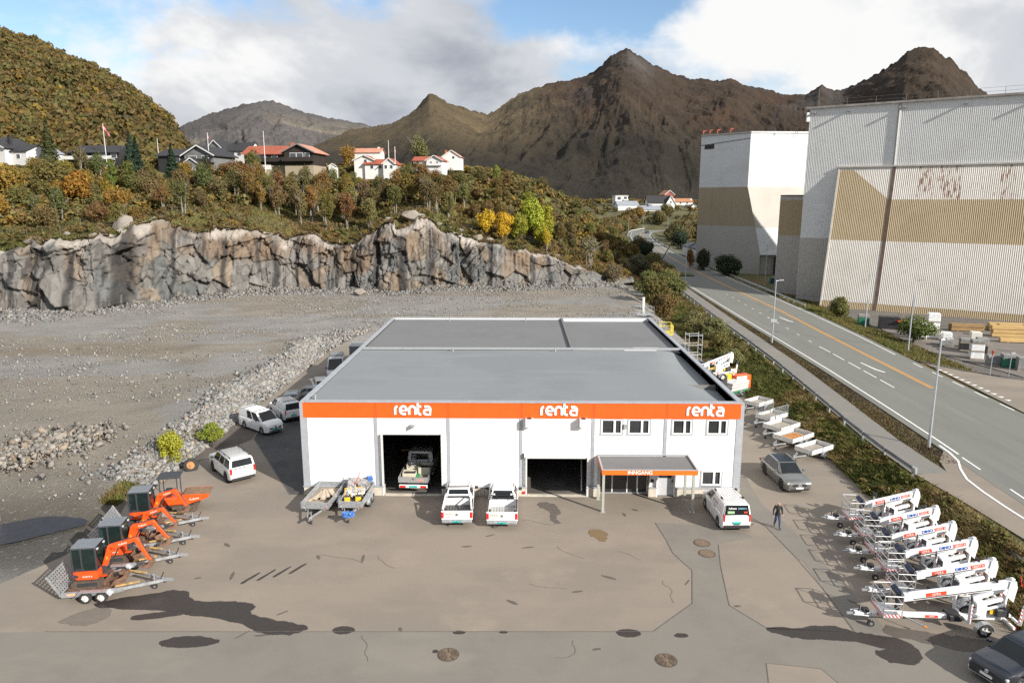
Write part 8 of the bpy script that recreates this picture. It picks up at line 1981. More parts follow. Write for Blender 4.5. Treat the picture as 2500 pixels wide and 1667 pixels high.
def scissor(x, y, head, m_, top, label, L=2.4, W_=1.1, rails=GALV):
    t = empty('scissor_lift', (x, y, 0), R(head), label, 'lift', 'lifts beside the hall')
    MB().box(-L / 2, L / 2, -W_ / 2, W_ / 2, 0.18, 0.6).build('chassis', m_, t, bevel=0.04)
    for sx in (-1, 1):
        for sy in (-1, 1): wheel(t, sx * L * 0.36, sy * W_ / 2, 0.2, 0.12, GALV, 4, sy)
    n = max(1, round((top - 0.7) / 0.9)); st_ = (top - 0.7) / n
    for k in range(n):
        for s in (-1, 1):
            MB().bar((-L * 0.38, s * 0.3, 0.65 + k * st_), (L * 0.38, s * 0.3, 0.65 + (k + 1) * st_), 0.06, 0.12).build('scissor_arm', m_, t); MB().bar((L * 0.38, s * 0.36, 0.65 + k * st_), (-L * 0.38, s * 0.36, 0.65 + (k + 1) * st_), 0.06, 0.12).build('scissor_arm', m_, t)
    MB().box(-L / 2, L / 2, -W_ / 2, W_ / 2, top, top + 0.08).build('platform', rails, t)
    for zz_ in (0.15, 0.55, 1.1): MB().path([(-L / 2, -W_ / 2, top + zz_), (L / 2, -W_ / 2, top + zz_), (L / 2, W_ / 2, top + zz_), (-L / 2, W_ / 2, top + zz_), (-L / 2, -W_ / 2, top + zz_)], 0.024).build('rail', rails, t)
    for k in range(4):
        for s in (-1, 1): MB().tube((-L / 2 + L * k / 3, s * W_ / 2, top), (-L / 2 + L * k / 3, s * W_ / 2, top + 1.1), 0.024, n=6).build('rail_post', rails, t)
    return t
YRAIL = mat('yellow_rail', (0.72, 0.60, 0.10), 0.5, var=0.08)
t = scissor(16.7, 80.8, 84, YRAIL, 5.0, 'yellow scissor lift platform rising behind the rear corner of the hall', 2.6, 1.3, YRAIL); MB().box(-1.25, -0.6, -0.7, -0.66, 5.15, 6.0).build('kick_panel', YRAIL, t); MB().box(0.5, 1.2, -0.7, -0.66, 5.15, 6.0).build('kick_panel', YRAIL, t)
t = scissor(16.6, 95.0, 4, DARKMET, 4.9, 'grey railed platform of a mast lift behind the hall', 2.3, 1.3); MB().box(-0.15, 0.15, 0.5, 0.8, 5.0, 7.2).build('mast', PALES, t)
t = scissor(19.4, 75.4, 30, ORANGE, 1.0, 'small orange scissor lift beside the yellow compressor', 2.0, 1.0); MB().box(-0.6, 0.9, -0.56, -0.52, 1.5, 1.85).build('sign_panel', WHITE, t)
t = empty('lift_cabinet', (23.4, 73.6, 0), R(20), 'orange machine box behind the stacked panels', 'machine'); MB().box(-0.9, 0.9, -0.5, 0.5, 0.5, 1.9).build('housing', ORANGE, t, bevel=0.05); MB().box(-0.95, 0.3, -0.56, -0.50, 1.5, 1.85).build('sign_panel', PLATE, t); MB().box(-0.9, 0.9, -0.5, 0.5, 0.1, 0.5).build('chassis', DARKMET, t)
t = empty('scaffold_frame', (17.9, 72.5, 0), R(6), 'tall aluminium scaffold tower beside the hall roof edge', 'scaffold')
for sx in (-1, 1):
    for sy in (-1, 1): MB().tube((sx * 0.7, sy * 0.6, 0), (sx * 0.7, sy * 0.6, 6.6), 0.03, n=6).build('upright', ALU, t)
for k in range(13):
    zz_ = 0.4 + k * 0.5
    for sx in (-1, 1): MB().tube((sx * 0.7, -0.6, zz_), (sx * 0.7, 0.6, zz_), 0.022, n=6).build('rung', ALU, t)
    if k % 2 == 0:
        for sy in (-1, 1): MB().tube((-0.7, sy * 0.6, zz_), (0.7, sy * 0.6, zz_), 0.022, n=6).build('ledger', ALU, t)
# ================================================================== MINI EXCAVATORS ON TRAILERS
KOR = mat('digger_orange', (0.80, 0.085, 0.012), 0.38, var=0.10, scale=3, coat=0.3); KGREY = mat('digger_dark_grey', (0.035, 0.038, 0.044), 0.5, var=0.15); KROOF = mat('cab_roof_grey', (0.16, 0.175, 0.20), 0.45, var=0.1); TRK = mat('muddy_track', (0.085, 0.062, 0.047), 0.9, var=0.35, scale=8, bump=0.4); RUSTB = mat('rusty_bucket', (0.15, 0.085, 0.055), 0.85, var=0.4, scale=5, bump=0.3); CABG = mat('green_tint_glass', (0.010, 0.019, 0.018), 0.07, var=0.2, spec=0.4)
def machine_trailer(x, y, head, label, L=2.35, W_=1.7):
    """x, y = middle of the rear axle pair; drawbar along +x"""
    t = empty('machine_trailer', (x, y, 0), R(head), label, 'trailer', 'machine trailers')
    hw = W_ / 2; dz = 0.42
    MB().box(-1.5, L - 1.5, -hw, hw, dz, dz + 0.05).build('deck', RUSTB, t)
    for s in (-1, 1):
        MB().prism([(-1.6, dz - 0.12), (L - 1.6, dz - 0.06), (L - 0.9, dz + 0.10), (L - 0.9, dz + 0.30), (L - 1.9, dz + 0.22), (-1.6, dz + 0.14)], 'y', s * hw - 0.04, s * hw + 0.04).build('side_rail', GALV, t)
        MB().bar((L - 1.0, s * hw, dz + 0.2), (L + 0.7, s * 0.06, dz + 0.12), 0.08, 0.14).build('drawbar', GALV, t)
        for k in (-0.38, 0.38):
            wheel(t, k, s * (hw + 0.13), 0.29, 0.2, PALES, 4, s)
        MB().prism([(-0.85, 0.40), (-0.65, 0.66), (0.65, 0.66), (0.85, 0.40), (0.80, 0.40), (0.62, 0.62), (-0.62, 0.62), (-0.80, 0.40)], 'y', s * (hw + 0.13) - 0.13, s * (hw + 0.13) + 0.13).build('mudguard', GALV, t)
        MB().box(-1.3, -0.9, s * (hw + 0.045) - 0.01, s * (hw + 0.045) + 0.01, dz + 0.0, dz + 0.10).build('sticker', ORTXT, t)
        MB().bar((L - 1.35, s * hw * 0.95, dz + 0.33), (L - 0.3, s * 0.42, dz + 0.34), 0.12, 0.05).build('bucket_rest', mat('worn_yellow_steel', (0.42, 0.27, 0.10), 0.7, var=0.4, scale=5), t)
    MB().bar((L + 0.5, 0, dz + 0.12), (L + 1.2, 0, dz + 0.12), 0.12, 0.12).build('coupling', GALV, t); MB().tube((L + 0.55, 0.0, dz + 0.1), (L + 0.75, 0, dz + 0.55), 0.03, n=6).build('brake_lever', DARKMET, t); jockey(t, L + 0.2, dz + 0.1, 0.13)
    rp = empty('ramp', (-1.62, 0, dz - 0.05)); rp.parent = t; rp.rotation_euler = (0, R(-28), 0)
    for s in (-1, 1): MB().box(-0.04, 0.04, s * hw - 0.03, s * hw + 0.03, 0, 1.25).build('ramp_side', GALV, rp)
    for k in range(8): MB().box(-0.03, 0.03, -hw + 0.03, hw - 0.03, 0.05 + k * 0.155, 0.12 + k * 0.155).build('ramp_bar', GALV, rp)
    b = MB()
    for k in range(9): b.box(-0.02, 0.02, -hw + 0.1 + k * (W_ - 0.2) / 8 - 0.02, -hw + 0.1 + k * (W_ - 0.2) / 8 + 0.02, 0.04, 1.22)
    o = b.build('ramp_mesh', GALV, rp); o['kind'] = 'stuff'
    return t
def excavator(x, y, head, z, label, cab=True, pose=0, scale=0.97, text_='KX019-4'):
    e = empty('mini_excavator', (x, y, z), R(head), label, 'excavator', 'orange mini excavators'); e.scale = (scale,) * 3
    for s in (-1, 1):
        tr = empty('track', (0, s * 0.52, 0)); tr.parent = e
        n = 10; L2, r_ = 0.62, 0.20
        prof = [(L2 + r_ * math.sin(a), r_ + -r_ * math.cos(a)) for a in [math.pi * k / n for k in range(n + 1)]] + [(-L2 - r_ * math.sin(a), r_ + r_ * math.cos(a)) for a in [math.pi * k / n for k in range(n + 1)]]
        MB().prism(prof, 'y', -0.12, 0.12).build('belt', TRK, tr)
        for k in range(14):
            xx = -0.75 + k * 0.115
            MB().box(xx - 0.025, xx + 0.025, -0.125, 0.125, 0.395, 0.425).build('grouser', TRK, tr)
        MB().box(-0.5, 0.5, 0.118 if s > 0 else -0.13, 0.13 if s > 0 else -0.118, 0.10, 0.30).build('track_frame', KGREY, tr)
    MB().box(0.80, 0.88, -0.62, 0.62, 0.05, 0.35).build('dozer_blade', RUSTB, e, bevel=0.02)
    MB().bar((0.3, -0.25, 0.22), (0.85, -0.25, 0.2), 0.08, 0.08).build('blade_arm', KOR, e); MB().bar((0.3, 0.25, 0.22), (0.85, 0.25, 0.2), 0.08, 0.08).build('blade_arm', KOR, e)
    MB().tube((0, 0, 0.36), (0, 0, 0.48), 0.36, n=20).build('slew_ring', KGREY, e)
    # house: rounded tail, orange skirt with dark engine cover
    def plan(hw, x0, x1, rnd=0.42):
        P = [(x1, -hw), (x1, hw)]
        for k in range(9):
            a = R(90 + 180 * k / 8); P.append((x0 + rnd + rnd * math.cos(a), (hw - 0.0) * math.sin(a)))
        return P
    MB().prism(plan(0.62, -0.85, 0.55), 'z', 0.46, 0.93).build('house', KOR, e, bevel=0.05, seg=2, smooth=40)
    MB().prism(plan(0.58, -0.80, 0.0), 'z', 0.93, 1.14).build('engine_cover', KGREY, e, bevel=0.06, seg=2, smooth=40)
    for s in (-1, 1): MB().box(-0.62, -0.40, s * 0.60 - 0.03, s * 0.60 + 0.03, 0.60, 0.76).build('vent', KGREY, e)
    if text_: text('lettering', text_, 0.13, PLATE, e, (0.05, -0.632, 0.66), (R(90), 0, 0), 0.003)
    # cab
    if cab:
        cb = empty('cab', (0, 0, 0)); cb.parent = e
        x0, x1, hw, z0, z1 = -0.66, 0.52, 0.53, 0.98, 2.18
        MB().box(x0 - 0.06, x1 + 0.08, -hw - 0.04, hw + 0.04, z1, z1 + 0.10).build('cab_roof', KROOF, cb, bevel=0.06, seg=2, smooth=40)
        for px, py in ((x0, -hw), (x0, hw), (x1, -hw), (x1, hw), ((x0 + x1) / 2 - 0.12, -hw), ((x0 + x1) / 2 - 0.12, hw)): MB().box(px - 0.045, px + 0.045, py - 0.04, py + 0.04, z0, z1).build('pillar', KGREY, cb, bevel=0.01)
        for s in (-1, 1):
            MB().box(x0 + 0.05, (x0 + x1) / 2 - 0.17, s * hw - 0.012, s * hw + 0.012, z0 + 0.15, z1).build('pane', CABG, cb); MB().box((x0 + x1) / 2 - 0.07, x1 - 0.05, s * hw - 0.012, s * hw + 0.012, z0, z1).build('pane', CABG, cb)
        MB().box(x1 - 0.012, x1 + 0.012, -hw + 0.05, hw - 0.05, z0, z1).build('pane', CABG, cb); MB().box(x0 - 0.012, x0 + 0.012, -hw + 0.05, hw - 0.05, z0 + 0.2, z1).build('pane', CABG, cb)
        MB().box(x0, x1, -hw, hw, z0 - 0.06, z0 + 0.02).build('cab_floor', KGREY, cb); MB().box(-0.45, -0.05, -0.25, 0.25, 0.92, 1.2).box(-0.5, -0.35, -0.25, 0.25, 1.2, 1.7).build('driver_seat', BLACKP, cb, bevel=0.04)
        for s in (-1, 1): MB().box(x1 + 0.05, x1 + 0.12, s * 0.4 - 0.06, s * 0.4 + 0.06, z1 - 0.10, z1 - 0.02).build('work_lamp', CLEAR, cb)
    # boom: foot bracket, boom, dipper, bucket, rams; several folded poses
    poses = [((0.62, 0.78), (1.05, 1.90), (2.35, 2.30), (2.95, 1.05)), ((0.62, 0.78), (0.95, 1.75), (2.0, 2.05), (2.75, 1.0)), ((0.62, 0.78), (1.0, 1.65), (1.9, 1.95), (2.5, 0.85))]
    A, B, C_, D = [Vector((p[0], 0.12, p[1])) for p in poses[pose]]
    MB().box(0.5, 0.78, -0.04, 0.28, 0.56, 0.92).build('swing_bracket', KGREY, e, bevel=0.03)
    bm_ = empty('boom', (0, 0, 0)); bm_.parent = e
    def taper(p, q, w0, w1, wd, name, parent, m_=KOR):
        d = (q - p).normalized(); n_ = Vector((-d.z, 0, d.x))
        pts = [p - n_ * w0 / 2 - d * 0.06, q - n_ * w1 / 2 + d * 0.06, q + n_ * w1 / 2 + d * 0.06, p + n_ * w0 / 2 - d * 0.06]
        y0 = p.y
        return MB().add([(v.x, y0 - wd / 2, v.z) for v in pts] + [(v.x, y0 + wd / 2, v.z) for v in pts], [(0, 1, 2, 3), (7, 6, 5, 4), (0, 4, 5, 1), (1, 5, 6, 2), (2, 6, 7, 3), (3, 7, 4, 0)]).build(name, m_, parent, bevel=0.02)
    taper(A, B, 0.24, 0.33, 0.19, 'boom_lower', bm_); taper(B, C_, 0.33, 0.20, 0.19, 'boom_upper', bm_)
    MB().tube(A + Vector((0.22, 0, -0.05)), B + (C_ - B) * 0.35 + Vector((0, 0, -0.10)), 0.04, n=8).build('boom_ram', KGREY, bm_)
    ar = taper(C_, D, 0.25, 0.15, 0.16, 'dipper_arm', e); MB().tube(B + (C_ - B) * 0.45 + Vector((0, 0, 0.17)), C_ + Vector((0.10, 0, 0.14)), 0.03, n=8).build('arm_ram', KGREY, e); MB().tube(C_ + (D - C_) * 0.15 + Vector((0.15, 0, 0.05)), D + (C_ - D) * 0.1 + Vector((0.12, 0, 0)), 0.03, n=8).build('bucket_ram', KGREY, e)
    text('lettering', 'Kubota', 0.15, PLATE, e, tuple(B + (C_ - B) * 0.5 + Vector((0, -0.1, 0))), (R(90), -math.atan2(C_.z - B.z, C_.x - B.x), 0), 0.003)
    MB().box(*(lambda p: (p.x - 0.05, p.x + 0.05, p.y - 0.102, p.y - 0.096, p.z - 0.09, p.z + 0.09))(A + (B - A) * 0.5)).build('reflector', AMBER, e)
    bk = [(D.x + q[0], D.z + q[1]) for q in ((0.02, 0.05), (0.16, -0.02), (0.20, -0.25), (0.02, -0.42), (-0.26, -0.40), (-0.34, -0.30), (-0.10, -0.22), (-0.02, -0.08))]
    MB().prism(bk, 'y', D.y - 0.24, D.y + 0.24).build('bucket', RUSTB, e, bevel=0.015)
    for k in range(4): MB().box(D.x - 0.42, D.x - 0.30, D.y - 0.21 + k * 0.14 - 0.02, D.y - 0.21 + k * 0.14 + 0.02, D.z - 0.36, D.z - 0.31).build('tooth', RUSTB, e)
    return e
machine_trailer(-21.75, 33.45, 7, 'galvanised machine trailer with raised ramp under the nearest excavator')
excavator(-22.35, 33.65, 9, 0.47, 'orange mini excavator nearest the camera on its trailer', True, 0)
machine_trailer(-22.2, 36.0, 9, 'galvanised machine trailer under the second excavator from the camera'); excavator(-22.45, 36.2, 10, 0.47, 'orange mini excavator second from the camera, boom folded over its drawbar', True, 1)
machine_trailer(-22.5, 38.2, 9, 'galvanised machine trailer loaded with buckets between the second and the farthest cab'); excavator(-22.8, 38.4, 12, 0.47, 'low orange mini excavator mostly hidden between two cabs', False, 1, 0.85, None)
machine_trailer(-23.0, 40.5, 12, 'galvanised machine trailer farthest from the camera'); excavator(-23.3, 40.7, 12, 0.47, 'orange mini excavator farthest from the camera, in front of the tracked dumper', True, 2)
# loose digging buckets on the decks
for i, (x, y, rz, lb) in enumerate(((-20.95, 33.7, 12, 'rusty digging bucket on the nearest machine trailer'), (-21.3, 36.3, 0, 'rusty digging bucket on the second machine trailer'), (-21.5, 38.5, 30, 'rusty digging bucket on the third machine trailer'))):
    t = empty('digging_bucket', (x, y, 0.47), R(rz), lb, 'bucket', 'loose digging buckets')
    MB().prism([(-0.35, 0.0), (0.2, 0.0), (0.42, 0.22), (0.34, 0.5), (0.28, 0.5), (0.32, 0.24), (0.15, 0.06), (-0.35, 0.06)], 'y', -0.45, 0.45).build('shell', RUSTB, t, bevel=0.01)
    for s in (-1, 1): MB().prism([(-0.35, 0.0), (0.2, 0.0), (0.42, 0.22), (0.34, 0.5), (-0.1, 0.35)], 'y', s * 0.45 - 0.02, s * 0.45 + 0.02).build('cheek', RUSTB, t)
    MB().box(0.05, 0.30, -0.12, 0.12, 0.46, 0.62).build('ear', RUSTB, t)
tag(MB().box(-0.16, 0.16, -0.12, 0.12, 0, 0.85).build('fuel_tank', WHITE, None, loc=(-24.0, 38.6, 0.5), bevel=0.05), 'white plastic tank standing behind the hidden excavator', 'tank')
# tracked dumper with canopy
t = empty('tracked_dumper', (-22.4, 43.7, 0), R(14), 'orange tracked dumper with rusty skip and black canopy behind the excavators', 'dumper')
for s in (-1, 1): MB().prism([(-1.0, 0.12), (-0.85, 0.0), (0.85, 0.0), (1.0, 0.12), (1.0, 0.34), (0.85, 0.46), (-0.85, 0.46), (-1.0, 0.34)], 'y', s * 0.55 - 0.14, s * 0.55 + 0.14).build('track', TRK, t)
MB().box(-1.2, 0.3, -0.55, 0.55, 0.5, 1.0).build('engine_housing', KOR, t, bevel=0.06); MB().box(-0.95, -0.55, -0.3, 0.3, 1.0, 1.45).build('seat', BLACKP, t, bevel=0.05)
for px in (-1.15, -0.1):
    for s in (-1, 1): MB().tube((px, s * 0.5, 0.9), (px, s * 0.5, 2.35), 0.035, n=8).build('canopy_post', KGREY, t)
MB().box(-1.3, 0.1, -0.62, 0.62, 2.35, 2.43).build('canopy', KGREY, t, bevel=0.03)
sk = empty('skip', (0, 0, 0)); sk.parent = t
MB().prism([(0.25, 0.62), (0.55, 0.58), (1.75, 0.9), (1.75, 0.96), (0.55, 0.66), (0.3, 0.70), (0.22, 1.20), (0.16, 1.20)], 'y', -0.62, 0.62).build('skip_floor', RUSTB, sk)
for s in (-1, 1): MB().prism([(0.25, 0.62), (0.55, 0.58), (1.75, 0.9), (1.85, 1.15), (0.2, 1.22)], 'y', s * 0.64 - 0.03, s * 0.64 + 0.03).build('skip_side', KOR, sk)
MB().obox((1.05, 0, 1.16), (1.6, 1.2, 0.08), Matrix.Rotation(R(3), 3, 'Y')).build('load', mat('brown_soil', (0.19, 0.12, 0.07), 0.95, var=0.25, scale=3, bump=0.5), sk)
text('lettering', 'Kubota', 0.2, PLATE, t, (0.9, -0.675, 0.90), (R(90), R(-8), 0), 0.004)
# loose wheel on the verge
t = empty('loose_wheel', (-25.0, 50.6, 0.35), R(30), 'big loose wheel with rusty rim lying in the weeds beside the off-roader', 'wheel'); t.rotation_euler = (R(62), 0, R(30))
MB().loft([[(r_ * math.cos(2 * math.pi * i / 20), r_ * math.sin(2 * math.pi * i / 20), z_) for i in range(20)] for r_, z_ in ((0.3, -0.15), (0.48, -0.15), (0.55, -0.08), (0.55, 0.08), (0.48, 0.15), (0.3, 0.15))], caps=False).build('tyre', RUBBER, t, smooth=50); MB().tube((0, 0, -0.05), (0, 0, 0.03), 0.31, n=16).tube((0, 0, 0.03), (0, 0, 0.08), 0.10, n=10).build('rim', mat('rusty_rim', (0.34, 0.16, 0.06), 0.8, var=0.3, scale=8), t)

# ================================================================== TRAILER-MOUNTED BOOM LIFTS
LW_ = mat('lift_white', (0.77, 0.775, 0.78), 0.38, var=0.05, scale=2, coat=0.2); STRIPE = None
def stripes(name='red_white_stripes', c=(0.55, 0.03, 0.03)):
    if name in MATS: return MATS[name]
    m = bpy.data.materials.new(name); m.use_nodes = True; tt = m.node_tree; b = tt.nodes['Principled BSDF']; b.inputs['Roughness'].default_value = 0.5
    k = tt.nodes.new('ShaderNodeTexCoord'); mp = tt.nodes.new('ShaderNodeMapping'); mp.inputs['Rotation'].default_value = (0, R(40), R(40)); tt.links.new(k.outputs['Object'], mp.inputs[0])
    wv = tt.nodes.new('ShaderNodeTexWave'); wv.inputs['Scale'].default_value = 3.2; wv.wave_profile = 'SIN'; tt.links.new(mp.outputs[0], wv.inputs[0])
    r = tt.nodes.new('ShaderNodeValToRGB'); r.color_ramp.interpolation = 'CONSTANT'; r.color_ramp.elements[0].color = (*c, 1); r.color_ramp.elements[1].position = 0.5; r.color_ramp.elements[1].color = (0.75, 0.75, 0.74, 1)
    tt.links.new(wv.outputs[0], r.inputs[0]); tt.links.new(r.outputs[0], b.inputs['Base Color']); MATS[name] = m; return m
STR = stripes()
def boom_lift(x, y, head, label, L=6.3, model='135XT II', big=False):
    """x, y = coupling on the ground plan; the lift runs along +x from the coupling to the tail"""
    t = empty('boom_lift', (x, y, 0), R(head), label, 'boom lift', 'white trailer-mounted boom lifts')
    wx = L - 1.75
    # chassis and drawbar
    MB().bar((0.35, 0, 0.52), (L - 0.55, 0, 0.56), 0.22, 0.20).build('chassis_beam', LW_, t, bevel=0.015)
    MB().bar((0.0, 0, 0.50), (0.4, 0, 0.52), 0.09, 0.09).build('coupling', GALV, t); MB().path([(0.25, -0.2, 0.55), (0.7, -0.3, 0.58), (0.9, -0.3, 0.56)], 0.025).path([(0.25, 0.2, 0.55), (0.7, 0.3, 0.58), (0.9, 0.3, 0.56)], 0.025).build('front_guard', LW_, t)
    MB().tube((0.55, 0, 0.55), (0.58, 0, 0.95), 0.025, n=6).build('brake_lever', BLACKP, t); MB().box(0.7, 1.0, -0.14, 0.14, 0.62, 0.80).build('cable_box', BLACKP, t, bevel=0.02)
    jk = empty('jockey_wheel', (1.05, -0.26, 0)); jk.parent = t
    MB().tube((0, 0, 0.16), (0, 0, 0.75), 0.03, n=8).build('stem', GALV, jk); MB().tube((0, -0.06, 0.16), (0, 0.06, 0.16), 0.16, n=14).build('tyre', RUBBER, jk); MB().tube((0, -0.07, 0.16), (0, 0.07, 0.16), 0.07, n=10).build('hub', RIM, jk)
    MB().box(1.35, 1.95, -0.125, -0.113, 0.50, 0.63).build('warning_stripes', STR, t)
    # basket on the drawbar
    bk = empty('basket', (1.85, 0.05, 0.66)); bk.parent = t
    bw, bl = 0.66, 0.42
    MB().box(-bl, bl, -bw, bw, 0, 0.05).build('floor', ALU, bk)
    for sx in (-1, 1):
        for sy in (-1, 1): MB().tube((sx * bl, sy * bw, 0.0), (sx * bl, sy * bw, 1.12), 0.026, n=6).build('post', ALU, bk)
    for zz_ in (0.40, 0.76, 1.12):
        for sy in (-1, 1): MB().tube((-bl, sy * bw, zz_), (bl, sy * bw, zz_), 0.023, n=6).build('rail', ALU, bk)
        for sx in (-1, 1): MB().tube((sx * bl, -bw, zz_), (sx * bl, bw, zz_), 0.023, n=6).build('rail', ALU, bk)
    for sy in (-1, 1): MB().tube((-bl, sy * bw, 0.1), (bl, sy * bw, 0.76), 0.016, n=5).build('brace', ALU, bk)
    MB().box(-bl - 0.01, -bl + 0.01, -bw, bw, 0.05, 0.20).build('toe_board', STR, bk); MB().box(-bl, bl, -bw - 0.01, -bw + 0.01, 0.05, 0.18).build('toe_board', STR, bk)
    cbx = MB().obox((0.42, -0.02, 1.06), (0.26, 0.78, 0.34), Matrix.Rotation(R(-35), 3, 'Y')).build('control_box', mat('navy_black_panel', (0.012, 0.016, 0.030), 0.35, var=0.2), bk, bevel=0.05)
    for q in (-0.22, 0.18): MB().obox((0.30, q, 1.17), (0.02, 0.16, 0.12), Matrix.Rotation(R(-35), 3, 'Y')).build('panel_label', BLUE, bk)
    MB().box(0.42, 0.56, -0.14, 0.14, 0.05, 1.0).build('mount', DARKMET, bk, bevel=0.02)
    # booms, stacked and hinged at the tail
    xh = L - 0.28
    bx0, bz0, bz1 = 2.50, 1.42, 2.32
    def boom(nm, p, q, wd, ht_, parent=t):
        o = MB().bar(p, q, wd, ht_).build(nm, LW_, parent, bevel=0.03, seg=2, smooth=40); return o
    mb_ = empty('main_boom', (0, 0, 0)); mb_.parent = t
    boom('outer_tube', (bx0, 0, bz0), (xh, 0, bz1), 0.27, 0.36, mb_)
    ang = math.atan2(bz1 - bz0, xh - bx0); nrm = Vector((-math.sin(ang), 0, math.cos(ang))); dd = Vector((math.cos(ang), 0, math.sin(ang))); org = Vector((bx0, 0, bz0))
    for s in (-1, 1): MB().bar(org + dd * 0.45 + Vector((0, s * 0.138, 0)) - nrm * 0.10, org + dd * (xh - bx0 - 0.9) + Vector((0, s * 0.138, 0)) - nrm * 0.10, 0.012, 0.045).build('slot', BLACKP, mb_)
    MB().bar(org - dd * 0.14, org + dd * 0.02, 0.22, 0.30).build('boom_nose', DARKMET, mb_, bevel=0.03); MB().bar(org + dd * 0.3 + nrm * 0.2, org + dd * (xh - bx0 - 0.3) + nrm * 0.2, 0.05, 0.03).build('cable_tray', LW_, mb_)
    boom('second_boom', (wx - 0.2, 0.30, 1.25), (xh - 0.05, 0.22, 1.98), 0.20, 0.22); boom('third_boom', (wx - 0.3, 0.0, 1.02), (xh - 0.35, 0.0, 1.55), 0.20, 0.20); boom('lower_link', (wx + 0.2, -0.16, 1.0), (xh - 0.25, -0.16, 1.30), 0.10, 0.14)
    MB().tube((wx + 0.1, 0.12, 0.92), (xh - 0.5, 0.1, 1.18), 0.05, n=8).build('lift_ram', DARKMET, t); MB().tube((wx + 0.9, 0.12, 1.05), (xh - 0.4, 0.1, 1.36), 0.03, n=8).build('ram_rod', CLEAR, t)
    for s in (-1, 1): MB().prism([(xh - 0.28, 1.75), (xh + 0.06, 1.45), (xh + 0.16, 2.2), (xh + 0.08, 2.52), (xh - 0.18, 2.50)], 'y', s * 0.17 - 0.02, s * 0.17 + 0.02).build('hinge_plate', LW_, t)
    MB().box(xh - 0.10, xh + 0.08, -0.10, 0.10, 2.48, 2.60).build('hinge_cover', LW_, t, bevel=0.03); MB().box(xh - 0.8, xh - 0.72, -0.16, 0.16, 2.40, 2.52).build('cable_roller', BLACKP, t)
    # turret, battery boxes, hoses
    MB().tube((wx + 0.1, 0, 0.66), (wx + 0.1, 0, 0.80), 0.34, n=18).build('turntable', LW_, t); MB().box(wx - 0.15, wx + 0.38, -0.24, 0.24, 0.80, 1.35).build('turret', LW_, t, bevel=0.05)
    MB().box(xh - 0.75, xh - 0.15, -0.38, 0.38, 0.75, 1.15).build('counterweight', DARKMET, t, bevel=0.05); MB().box(wx - 1.35, wx - 0.75, -0.34, 0.34, 0.42, 0.72).build('battery_box', BLACKP, t, bevel=0.04)
    b = MB(); rr_ = random.Random(int(x * 100 + y))
    for k in range(4): b.path([(wx - 0.6, -0.1 + 0.07 * k, 0.75), (wx - 0.2, -0.2 + 0.12 * k, 1.15 + 0.05 * k), (wx + 0.3, -0.15 + 0.1 * k, 1.28), (wx + 0.9, -0.1 + 0.06 * k, 1.1)], 0.02, 5)
    o = b.build('hoses', BLACKP, t); o['kind'] = 'stuff'
    # axle
    for s in (-1, 1):
        wheel(t, wx, s * 0.80, 0.33, 0.2, PALES, 5, s)
        MB().prism([(wx + 0.42 * math.cos(R(a)), 0.34 + 0.40 * math.sin(R(a))) for a in range(-5, 186, 19)] + [(wx + 0.38 * math.cos(R(a)), 0.34 + 0.36 * math.sin(R(a))) for a in range(185, -6, -19)], 'y', s * 0.80 - 0.13, s * 0.80 + 0.13).build('mudguard', GALV, t)
        # outriggers folded upright: arm, foot plate
        for (ox, lean, h_, nm) in ((wx - 0.62, -0.05, 1.72, 'front'), (L - 0.10, 0.10, 1.55, 'rear')):
            og = empty('outrigger', (ox, s * 0.62, 0)); og.parent = t
            MB().bar((0, 0, 0.55), (lean, s * 0.06, h_), 0.12, 0.15).build('leg', LW_, og, bevel=0.01)
            MB().box(-0.06, 0.06, s * 0.075 - 0.006, s * 0.075 + 0.006, 0.75, h_ - 0.12).build('hazard_strip', STR, og)
            MB().obox((lean, s * 0.08, h_ + 0.10), (0.06, 0.36, 0.36), Matrix.Rotation(R(20 * s), 3, 'Z')).build('foot_pad', mat('grey_black_pad', (0.075, 0.077, 0.08), 0.6, var=0.2), og, bevel=0.03)
            MB().bar((0, 0, 0.58), (0, -s * 0.55, 0.58), 0.10, 0.12).build('bracket', LW_, og)
    MB().bar((L - 0.45, -0.85, 0.50), (L - 0.45, 0.85, 0.50), 0.10, 0.12).build('rear_bar', LW_, t); 
    for s in (-1, 1): MB().box(L - 0.40, L - 0.37, s * 0.72 - 0.14, s * 0.72 + 0.14, 0.46, 0.56).build('tail_light', REDL, t)
    MB().box(wx + 0.5, wx + 0.7, -0.26, -0.24, 0.85, 1.05).build('warning_label', YTOOL, t)
    # lettering on both cheeks of the boom (seen from the -y side)
    yb = -0.142
    def at(s_): p = org + dd * s_ + nrm * 0.035; return (p.x, yb, p.z)
    LB = xh - bx0
    rs = MB().bar(Vector(at(LB * 0.21)) , Vector(at(LB * 0.40)), 0.006, 0.19).build('name_board', REDS, mb_)
    p = at(LB * 0.305); renta(mb_, (p[0], yb - 0.006, p[2]), (R(90), -ang, 0), 0.085, PLATE)
    if not big:
        p = at(LB * 0.60); text('lettering', 'DINO', 0.21, BLUE, mb_, (p[0], yb - 0.002, p[2]), (R(90), -ang, 0), 0.003, bold=0.008, sx=1.1)
        MB().bar(Vector(at(LB * 0.72)), Vector(at(LB * 0.90)), 0.006, 0.18).build('name_board', REDS, mb_); p = at(LB * 0.81); text('lettering', model, 0.15, PLATE, mb_, (p[0], yb - 0.007, p[2]), (R(90), -ang, 0), 0.003, bold=0.003)
    MB().box(3.6, 4.2, -0.117, -0.112, 0.47, 0.60).build('name_board', REDS, t); renta(t, (3.9, -0.122, 0.54), (R(90), 0, 0), 0.055, PLATE)
